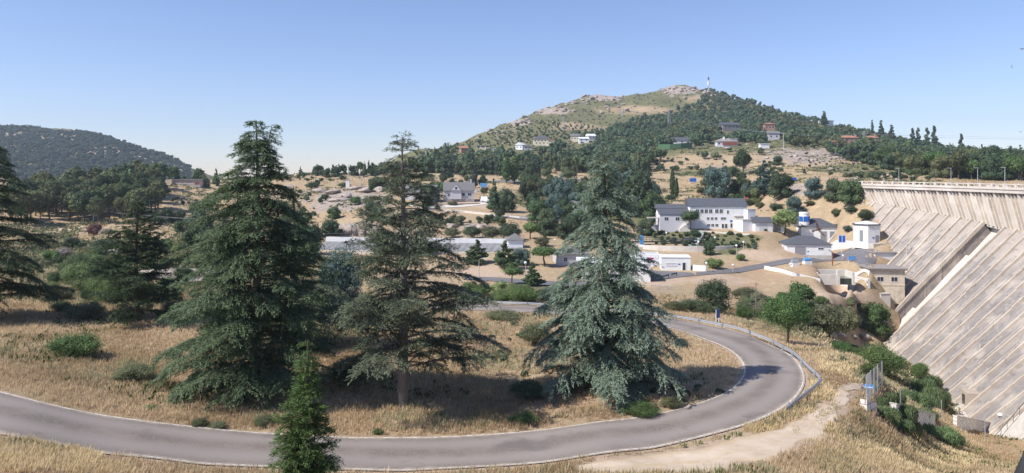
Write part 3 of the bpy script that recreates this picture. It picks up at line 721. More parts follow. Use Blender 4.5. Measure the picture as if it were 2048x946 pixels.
def spray(lv, wood, rs, o, az, Lb, up, droop, leaf, dens, bare):
    n_ = 9; q = np.linspace(0, 1, n_)
    d0 = np.array([math.cos(az), math.sin(az), 0])
    side = np.array([-d0[1], d0[0], 0])
    wob = np.cumsum(rs.normal(0, .035, n_)) * Lb
    path = o + d0 * (q * Lb)[:, None] + side * wob[:, None] + np.array([0, 0, 1.0]) * (Lb * (up * q * 1.6 - droop * 1.3 * q ** 2.2))[:, None]
    if Lb > .5: wood.add(*tube_np(path, np.linspace(.015 + .012 * Lb, .008, n_), 5))
    m = max(5, int(Lb / .115 * dens)); t = bare + (1 - bare) * np.sort(rs.random(m)); t = np.minimum(t, .995)
    base = np.stack([np.interp(t, q, path[:, k]) for k in range(3)], 1)
    dirs = unit(np.stack([np.interp(t, q, np.gradient(path[:, k])) for k in range(3)], 1))
    sg = np.where(rs.random(m) < .5, -1, 1)
    ang = rs.uniform(.45, 1.15, m)
    sd = unit(np.cross(np.array([0, 0, 1.0]), dirs))
    tw = unit(dirs * np.cos(ang)[:, None] + sd * (sg * np.sin(ang))[:, None] + np.column_stack([np.zeros(m), np.zeros(m), rs.normal(-.10, .09, m)]))
    tl = (.20 + .34 * Lb * np.sin(np.pi * np.clip(.12 + .8 * (t - bare) / (1 - bare), 0, 1)) * rs.uniform(.5, 1.1, m)); tl = np.minimum(tl, 1.5)
    nt_ = np.maximum(5, (tl / .05 * dens).astype(int))
    idx = np.repeat(np.arange(m), nt_)
    s = rs.random(len(idx))
    p = base[idx] + tw[idx] * (tl[idx] * s)[:, None]
    p[:, 2] -= .22 * tl[idx] * s ** 2
    p += rs.normal(0, 1, p.shape) * np.array([.035, .035, .028])
    td = unit(tw[idx] + dirs[idx] * .35 + rs.normal(0, .45, p.shape) + np.array([0, 0, -.06]))
    nr = unit(np.array([0, 0, 1.0]) + rs.normal(0, .42, p.shape))
    sz = rs.uniform(.65, 1.25, len(p))
    # sprays are tinted paler towards the limb tip
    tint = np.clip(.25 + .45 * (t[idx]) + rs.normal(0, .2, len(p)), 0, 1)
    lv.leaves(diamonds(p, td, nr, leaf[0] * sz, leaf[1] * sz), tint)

def crown_pts(rs, lobes, n_, rag=1.10):
    w = np.array([l[3] * l[4] for l in lobes]); w = w / w.sum()
    which = rs.choice(len(lobes), n_, p=w); Lb = np.array([l[:3] for l in lobes])[which]; r = np.array([[l[3], l[3], l[4]] for l in lobes])[which]
    d = unit(rs.normal(0, 1, (n_, 3))); k = (.62 + (rag - .62) * rs.random(n_) ** .8)[:, None]
    return Lb + d * r * k, d, which
ICO = None
def ico():
    global ICO
    if ICO is None:
        bm = bmesh.new(); bmesh.ops.create_icosphere(bm, subdivisions=2, radius=1.0)
        bm.verts.ensure_lookup_table(); ICO = (np.array([v.co[:] for v in bm.verts]), np.array([[v.index for v in f.verts] for f in bm.faces])); bm.free()
    return ICO
def lobetree(lobes, nleaf, ls, lw, seed, trunk_h, trunk_r=.03, core=.74, up=0.0, limbs=0, lean=0.0, rag=1.10):
    """crown built of leaf-sized kites over uneven lobes (unit height 1) and a tapered trunk. -> (wood, crown)"""
    rs = np.random.default_rng(seed); lv = Acc()
    p, d, wh = crown_pts(rs, lobes, nleaf, rag)
    nr = unit(d + rs.normal(0, .55, p.shape)); td = unit(np.cross(nr, rs.normal(0, 1, p.shape)) + np.array([0, 0, up]))
    sz = rs.uniform(.6, 1.3, nleaf)
    lt = rs.uniform(-.22, .22, len(lobes))[wh]
    lv.leaves(diamonds(p - td * (ls * .5), td, nr, ls * sz, lw * sz), np.clip(.5 + lt + rs.normal(0, .22, nleaf), 0, 1))
    V = np.concatenate(lv.V); Fs = [np.concatenate(lv.F)]; T = [np.concatenate(lv.T)]
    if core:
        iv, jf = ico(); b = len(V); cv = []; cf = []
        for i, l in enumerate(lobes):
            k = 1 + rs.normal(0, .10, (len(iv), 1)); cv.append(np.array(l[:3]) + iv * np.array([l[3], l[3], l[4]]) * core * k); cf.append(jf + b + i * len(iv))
        V = np.concatenate([V] + cv); Fs.append(np.concatenate(cf)); T.append(np.full(len(cf) * len(jf), .12))  # added inner core, tinted dark so gaps between leaves read as shade
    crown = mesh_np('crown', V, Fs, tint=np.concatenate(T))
    w = Acc(); z = np.linspace(-.03, trunk_h, 6); wx = np.cumsum(rs.normal(0, trunk_r * .35, (6, 2)), 0); wx[:, 0] += lean * np.linspace(0, 1, 6)
    path = np.column_stack([wx, z]); w.add(*tube_np(path, trunk_r * np.linspace(1.25, .45, 6), 7))
    for i in range(limbs):
        l = lobes[rs.integers(len(lobes))]; a = path[rs.integers(2, 5)]; q = np.linspace(0, 1, 4)[:, None]
        w.add(*tube_np(a * (1 - q) + (np.array(l[:3])) * q + np.array([0, 0, .03]) * np.sin(q * np.pi), trunk_r * np.linspace(.5, .15, 4), 5))
    return w.mesh('trunk', True), crown
def lobes_cone(rs, n_, w, z0=.12, top=1.0, p=.9):
    o = []
    for i in range(n_):
        f = (i + .5) / n_; z = z0 + (top - z0) * f; r = w * (1 - f) ** p + .02
        for j in range(max(1, int(round(5 * (1 - f))) + 1)):
            a = rs.uniform(0, 6.28); q = r * rs.uniform(.35, .72) if f < .9 else 0
            rr = max(r * rs.uniform(.32, .5), .03); o.append((q * math.cos(a), q * math.sin(a), z + rs.normal(0, .02), rr, max(.05, rr * .62)))
    return o
def lobes_dome(rs, n_, w, zc, hz, r=.3):
    o = [(0, 0, zc, w * .62, hz * .72)]
    for i in range(n_):
        d = unit(rs.normal(0, 1, 3)); d[2] = abs(d[2]) * 1.0 - .25; k = rs.uniform(.55, .8)
        rr = rs.uniform(.55, 1.4) * r; o.append((d[0] * w * k, d[1] * w * k, zc + d[2] * hz * k, rr * w, rr * hz))
    return o
PROTO = {}
def proto(kind, leafmat, seeds, fn, bark='bark'):
    PROTO[kind] = [(w, c, leafmat, bark) for w, c in (fn(np.random.default_rng(100 + s), s) for s in seeds)]
# far, mid and near versions of each kind; unit height, width as given by the lobes
def K_(det):  # leaf count, leaf size
    return {'far': (300, .13, .085), 'mid': (2800, .062, .036), 'near': (12000, .042, .015)}[det]
def mk(det, lob, th, tr=.03, core=.68, up=0.0, limbs=0, rag=1.12):
    n_, a, b = K_(det)
    return lambda rs, s: lobetree(lob(rs), n_, a, b, s, th, tr, core, up, limbs, 0.0, rag)
SH = {
 'pine': (lambda rs: lobes_dome(rs, 13, .31, .58, .41, .36), .5, .022),
 'cone': (lambda rs: lobes_cone(rs, 9, .30), .8, .02),
 'spire': (lambda rs: lobes_cone(rs, 12, .15, .08), .9, .015),
 'cypress': (lambda rs: [(0, 0, .06 + .88 * i / 9, .085 * math.sin(math.pi * (.18 + .80 * (i + .3) / 10)), .11) for i in range(10)], .3, .015),
 'poplar': (lambda rs: [(rs.normal(0, .02), rs.normal(0, .02), .2 + .75 * i / 9, .10 * math.sin(math.pi * (.2 + .75 * (i + .3) / 10)) + .02, .10) for i in range(10)], .6, .015),
 'dense': (lambda rs: lobes_dome(rs, 16, .42, .52, .46, .34) + [(math.cos(a) * .24, math.sin(a) * .24, .2, .2, .18) for a in (0, 1.3, 2.5, 3.8, 5)], .3, .03),
 'umbrella': (lambda rs: [(math.cos(a) * q, math.sin(a) * q, .72 + rs.normal(0, .03) - q * .18, .20, .15) for a, q in [(rs.uniform(0, 6.28), rs.uniform(.0, .36)) for _ in range(14)]] + [(0, 0, .74, .40, .20)], .62, .032),
 'broad': (lambda rs: lobes_dome(rs, 13, .44, .60, .38, .36), .42, .026),
 'sprig': (lambda rs: [(rs.uniform(-.35, .35), rs.uniform(-.35, .35), .3, .22, .30) for _ in range(12)], .2, .02),
 'bush': (lambda rs: [(l[0], l[1], max(l[2], .16), l[3], l[4]) for l in lobes_dome(rs, 13, .56, .42, .50, .36)], .2, .03),
}
LV = {'pine': 'pine', 'cone': 'cedar_dark', 'spire': 'cedar_dark', 'cypress': 'pine', 'poplar': 'broad', 'dense': 'oak', 'umbrella': 'broad', 'broad': 'broad', 'bush': 'oak', 'sprig': 'rosemary'}
for kd, (lob, th, tr) in SH.items():
    for det, seeds in (('far', (1, 2, 3, 4)), ('mid', (1, 2, 3))):
        proto((kd, det), LV[kd], seeds, mk(det, lob, th, tr, rag=1.22 if kd == 'bush' else 1.14))
proto(('sprig', 'near'), 'rosemary', (1, 2, 3), lambda rs, s_: lobetree(SH['sprig'][0](rs), 6200, .26, .022, s_, .2, .02, .35, 2.6))
for kd in ('dense', 'broad', 'bush', 'pine', 'umbrella'):
    proto((kd, 'near'), LV[kd], (1, 2, 3), mk('near', SH[kd][0], SH[kd][1], SH[kd][2], core=.5, up=.35, limbs=6, rag=1.32))
WIDTH = {'pine': .72, 'cone': .56, 'spire': .28, 'cypress': .19, 'poplar': .24, 'dense': .98, 'umbrella': .98, 'broad': 1.02, 'bush': 1.25, 'sprig': 1.1}
MESHCACHE = {}
def with_mats(me, mats, key):
    k = (me.name,) + tuple(key)
    if k not in MESHCACHE:
        c = me.copy(); c.materials.clear()
        for m in mats: c.materials.append(m)
        MESHCACHE[k] = c
    return MESHCACHE[k]
CATS = {}
def plant(kind, det, name, loc, h, w, label, cat, group=None, leaf=None, rz=None, variant=None, bark=None):
    """a tree or bush h metres tall and w wide: an Empty at its foot with a trunk and a crown"""
    lst = PROTO[(kind, det)]; i = random.randrange(len(lst)) if variant is None else variant % len(lst)
    wd, cr, lm, bk = lst[i]; leaf = leaf or lm; bark = bark or bk
    r = empty(name, loc, random.uniform(0, 6.28) if rz is None else rz, label, cat, group)
    s = w / WIDTH[kind]; r.scale = (s, s, h)
    c = bpy.data.objects.new('crown' if kind != 'bush' else 'foliage', with_mats(cr, [LEAF[leaf]], (leaf,))); COL.objects.link(c); c.parent = r
    t = bpy.data.objects.new('trunk' if kind != 'bush' else 'stem', with_mats(wd, [MAT[bark]], (bark,))); COL.objects.link(t); t.parent = r
    return r
def joined(kind, det, i, leaf):
    """one mesh of crown and trunk for trees too small to show their parts"""
    k = ('J', kind, det, i, leaf)
    if k not in MESHCACHE:
        wd, cr, lm, bk = PROTO[(kind, det)][i % len(PROTO[(kind, det)])]
        bm = bmesh.new(); bm.from_mesh(cr); nf = len(bm.faces); bm.from_mesh(wd); bm.faces.ensure_lookup_table()
        for f in bm.faces[nf:]: f.material_index = 1
        me = bpy.data.meshes.new('tree'); bm.to_mesh(me); bm.free()
        me.materials.append(LEAF[leaf]); me.materials.append(MAT[bk]); MESHCACHE[k] = me
    return MESHCACHE[k]
def smalltree(kind, name, loc, h, w, label, cat, group, leaf, det='far'):
    o = bpy.data.objects.new(name, joined(kind, det, random.randrange(len(PROTO[(kind, det)])), leaf)); COL.objects.link(o)
    s = w / WIDTH[kind]; o.location = loc; o.scale = (s, s, h); o.rotation_euler = (0, 0, random.uniform(0, 6.28))
    return tag(o, label, cat, group)

# ---- the big conifers in front
def big(name, px, py, h, mats, label, cat='cedar tree', **kw):
    p = at(px, py); w, c = cedar(h=h, **kw)
    r = empty(name, (p[0], p[1], gz(p[0], p[1]) - .15), 0, label, cat)
    link('trunk', w, [MAT[mats[1]]], r); link('crown', c, [LEAF[mats[0]]], r); return r
def prof(pts): return lambda f: float(np.interp(f, [a for a, b in pts], [b for a, b in pts]))
big('cedar_tree', 512, 788, 20.3, ('cedar_olive', 'bark_grey'), 'tall dark olive cedar with a forked tip, standing over the small bright conifer', nl=340, seed=11,
    profile=prof([(.0, 5.4), (.1, 6.1), (.22, 6.2), (.4, 5.5), (.55, 4.7), (.7, 3.8), (.8, 2.8), (.88, 1.9), (.93, 1.2), (1, .4)]), rise=.10, droop=.25, z0=.03, trunk_r=.38, leaders=((1.0, .1, .985),), asym=lambda a, f: 1 + .12 * math.cos(a - 3.0), dens=1.35, bare=.15)
big('cedar_tree', 806, 812, 19.9, ('cedar_grey', 'bark_grey'), 'thin grey green cedar with bare pointed tip, its trunk base clear of branches', nl=240, seed=23,
    profile=prof([(.0, 2.0), (.1, 4.4), (.18, 7.4), (.35, 6.2), (.5, 5.2), (.6, 4.0), (.72, 3.1), (.82, 2.2), (.9, 1.9), (.96, 1.3), (1, .5)]), rise=.22, droop=.24, z0=.13, trunk_r=.40, gap=.06, dens=1.15, bare=.28, lowup=.25, asym=lambda a, f: 1 + .1 * math.cos(a))
big('cedar_tree', 1212, 772, 19.4, ('cedar_blue', 'bark'), 'broad blue green cedar with tiered drooping branches inside the road bend', nl=225, seed=37,
    profile=prof([(.0, 5.6), (.05, 6.4), (.15, 6.4), (.28, 6.0), (.42, 5.0), (.55, 4.0), (.68, 3.1), (.8, 2.2), (.9, 1.3), (1, .25)]), rise=.10, droop=.34, z0=.02, trunk_r=.40, dens=1.45, bare=.13)
big('cedar_tree', -30, 640, 19.5, ('cedar_dark', 'bark'), 'dark cedar cut by the left edge of the photo, branches reaching right', nl=170, seed=41,
    profile=prof([(.0, 5.0), (.1, 6.6), (.25, 6.6), (.42, 6.0), (.55, 4.5), (.7, 3.5), (.85, 2.6), (1, .5)]), rise=.06, droop=.26, z0=.06, trunk_r=.42, gap=.05, dens=1.3, bare=.15)
big('cedar_tree', 592, 690, 15.2, ('cedar_dark', 'bark'), 'dark cedar half hidden behind the forked tall cedar, on its right side', nl=190, seed=43,
    profile=prof([(.0, 5.6), (.2, 5.4), (.4, 4.4), (.6, 3.2), (.8, 1.9), (1, .3)]), rise=.08, droop=.26, z0=.04, trunk_r=.36, dens=.9, bare=.15)
big('pine_tree', 275, 645, 12.6, ('cedar_dark', 'bark'), 'dark open pine with layered boughs between the left edge cedar and the forked cedar', 'pine tree', nl=150, seed=47,
    profile=prof([(.0, 4.4), (.12, 5.6), (.3, 4.6), (.5, 3.1), (.7, 2.5), (.88, 1.5), (1, .4)]), rise=.20, droop=.10, z0=.10, trunk_r=.26, leaf=(.22, .07), dens=1.3, bare=.22)
# the small young conifer close to the camera
w_, c_ = cedar(h=8.2, nl=330, seed=53, profile=prof([(0, 1.25), (.46, 1.05), (.6, .88), (.72, .64), (.8, .42), (.88, .26), (.95, .20), (1, .14)]), rise=.25, droop=.25, z0=.02, trunk_r=.10, leaf=(.11, .026), dens=2.6, bare=.05)
r = empty('young_conifer', (-6.95, 25.2, gz(-6.95, 25.2) - .1), 0, 'slim young bright green conifer standing in front of the road, cut by the bottom edge', 'conifer')
r.location.z = -13.75
link('trunk', w_, [MAT['bark']], r); link('crown', c_, [LEAF['conifer_bright']], r)
# ------------------------------------------------------------------ grass: nobody could count it
def inside_dam(X, Y): 
    o = np.zeros(len(X), bool)
    for t in np.arange(0, 112, 3): 
        x, y, _ = dam(t, -18, 0); o |= np.hypot(X - x, Y - y) < 8
    return o
def tufts(name, n_, D0, D1, hmin, hmax, wid, mat, nb, cond, seed, spread=.18, umax=.80):
    rs = np.random.default_rng(seed)
    u = rs.uniform(-umax, umax, n_); D = np.exp(rs.uniform(math.log(D0), math.log(D1), n_))
    k = cond(u, D, rs); u, D = u[k], D[k]
    X, Y = u * D, D; Z = -gridinterp(VG, u, D) * D
    m_ = len(X); idx = np.repeat(np.arange(m_), nb)
    h = rs.uniform(hmin, hmax, m_)[idx] * rs.uniform(.6, 1.15, m_ * nb)
    ang = rs.uniform(0, 6.28, m_ * nb); sp = rs.random(m_ * nb) * spread * (1 + Y[idx] / 120)
    b = np.column_stack([X[idx] + np.cos(ang) * sp, Y[idx] + np.sin(ang) * sp, Z[idx] - .04])
    d = unit(np.column_stack([np.cos(ang) * rs.uniform(.05, .55, m_ * nb) + .12, np.sin(ang) * rs.uniform(.05, .55, m_ * nb), np.ones(m_ * nb)]))
    nr = unit(np.column_stack([np.cos(ang * 3), np.sin(ang * 3), np.full(m_ * nb, .25)]))
    V = diamonds(b, d, nr, h, wid * (.6 + .8 * rs.random(m_ * nb)) * (.5 + Y[idx] / 70))
    base = np.clip(.5 + 1.3 * fbm(X, Y, 9, 3, seed), 0, 1)
    T = np.clip(base[idx] + rs.normal(0, .18, m_ * nb), 0, 1)
    o = link(name, mesh_np(name, V, [np.arange(len(V)).reshape(-1, 4)], tint=T), [mat]); tag(o, kind='stuff'); return o
LEAF['straw'] = foliage('dry_straw', (.47, .37, .20), (.76, .64, .40), .4, .8)
LEAF['straw_red'] = foliage('russet_straw', (.38, .26, .16), (.55, .40, .26), .4, .8)
LEAF['weed'] = foliage('grey_green_weed', (.24, .25, .13), (.44, .43, .26), .35, .8)
LEAF['herb'] = foliage('green_herb', (.07, .11, .03), (.17, .22, .07), .25, .8)
gi = gridinterp
def off_road(u, D, rs, pad=.12): return (gi(dR, u, D) > HW + pad + rs.random(len(u)) * 1.2) & (gi(dT, u, D) > 1.1 + rs.random(len(u)) * 1.1) & ~inside_dam(u * D, D)
def patch(u, D, sc, seed, lo): return fbm(u * D, D, sc, 4, seed) > lo
tufts('dry_grass', 110000, 32, 125, .18, .50, .034, LEAF['straw'], 8, lambda u, D, rs: off_road(u, D, rs) & (gi(bare, u, D) < .55 + .3 * rs.random(len(u))) & (patch(u, D, 11, 61, -.22) | (rs.random(len(u)) < .25)), 61)
tufts('russet_grass', 24000, 32, 125, .12, .34, .035, LEAF['straw_red'], 8, lambda u, D, rs: off_road(u, D, rs) & patch(u, D, 8, 71, .10), 71)
tufts('grey_weeds', 20000, 40, 125, .3, .70, .04, LEAF['weed'], 8, lambda u, D, rs: off_road(u, D, rs, .9) & (patch(u, D, 10, 81, .17) | ((gi(green, u, D) > .35) & (rs.random(len(u)) < .8))), 81)
tufts('green_herbs', 20000, 40, 125, .2, .5, .10, LEAF['herb'], 5, lambda u, D, rs: off_road(u, D, rs, .6) & (patch(u, D, 6, 91, .27) | ((gi(green, u, D) > .5) & (rs.random(len(u)) < .5))), 91)
def inpx(u, D, blobs):
    x = u * F + CX; y = gi(VG, u, D) * F + HY; o = np.zeros(len(u), bool)
    for cx, cy, rx, ry in blobs: o |= ((x - cx) / rx) ** 2 + ((y - cy) / ry) ** 2 < 1
    return o
VERGE = [(1270,938,90,20),(1545,852,60,20),(1590,815,45,30),(1640,790,24,30),(1670,835,16,24),(1720,905,90,40),(1850,915,110,40),(1680,930,50,26),(1700,720,60,50),(1712,860,60,56),(1712,785,40,50),(1680,740,40,40),(1600,560,90,24),(60,915,140,30),(240,935,160,18)]
tufts('verge_grass', 190000, 32, 90, .14, .5, .036, LEAF['straw'], 8, lambda u, D, rs: inpx(u, D, VERGE) & (gi(dT, u, D) > 1.0 + rs.random(len(u)) * .7) & (gi(dR, u, D) > HW + .25) & patch(u, D, 4, 65, -.05), 67)
tufts('verge_weeds', 90000, 32, 90, .15, .5, .04, LEAF['weed'], 8, lambda u, D, rs: inpx(u, D, VERGE) & (gi(dT, u, D) > 1.4 + rs.random(len(u))) & (gi(dR, u, D) > HW + .5) & patch(u, D, 4, 66, .16), 68)
tufts('track_grass', 60000, 40, 80, .12, .32, .03, LEAF['straw'], 7, lambda u, D, rs: (gi(dTc, u, D) < .42) & inpx(u, D, [(1650,830,70,70)]) & patch(u, D, 2.5, 69, -.08), 70)
tufts('distant_dry_grass', 42000, 125, 430, .25, .7, .10, LEAF['straw'], 4, lambda u, D, rs: ~inside_dam(u * D, D) & (gi(bare, u, D) < .4) & (gi(quiet, u, D) > .3) & patch(u, D, 16, 62, -.12) & (gi(rock, u, D) < .5), 63, .35)
tufts('distant_scrub', 34000, 125, 700, .4, 1.1, .22, LEAF['scrub'], 6, lambda u, D, rs: ~inside_dam(u * D, D) & (gi(quiet, u, D) > .6) & ((gi(green, u, D) > .35) & (rs.random(len(u)) < .8) | patch(u, D, 20, 73, .17)), 75, .6)

# ------------------------------------------------------------------ single trees and bushes, from the photograph: kind, x, foot row, top row, width, leaf, label
def T(kind, x, yb, yt, w, leaf, label, name=None, cat=None, group=None, Dmin=8.0, bark=None, det=None):
    p = at(x, yb, Dmin); D = p[1]; h = (yb - yt) / F * D; wm = w / F * D
    det = det or ('near' if D < 140 and (kind, 'near') in PROTO else ('mid' if D < 460 else 'far'))
    name = name or {'bush': 'bush', 'cypress': 'cypress_tree', 'poplar': 'poplar_tree', 'broad': 'broadleaf_tree', 'dense': 'evergreen_tree', 'umbrella': 'stone_pine', 'cone': 'cedar_tree', 'spire': 'fir_tree', 'pine': 'pine_tree'}[kind]
    cat = cat or {'bush': 'bush', 'cone': 'cedar tree', 'spire': 'fir tree'}.get(kind, 'tree')
    return plant(kind, det, name, (p[0], D, gz(p[0], D) - .1), h, wm, label, cat, group, leaf, bark=bark)
G_MID = 'trees between the plant and the hill'
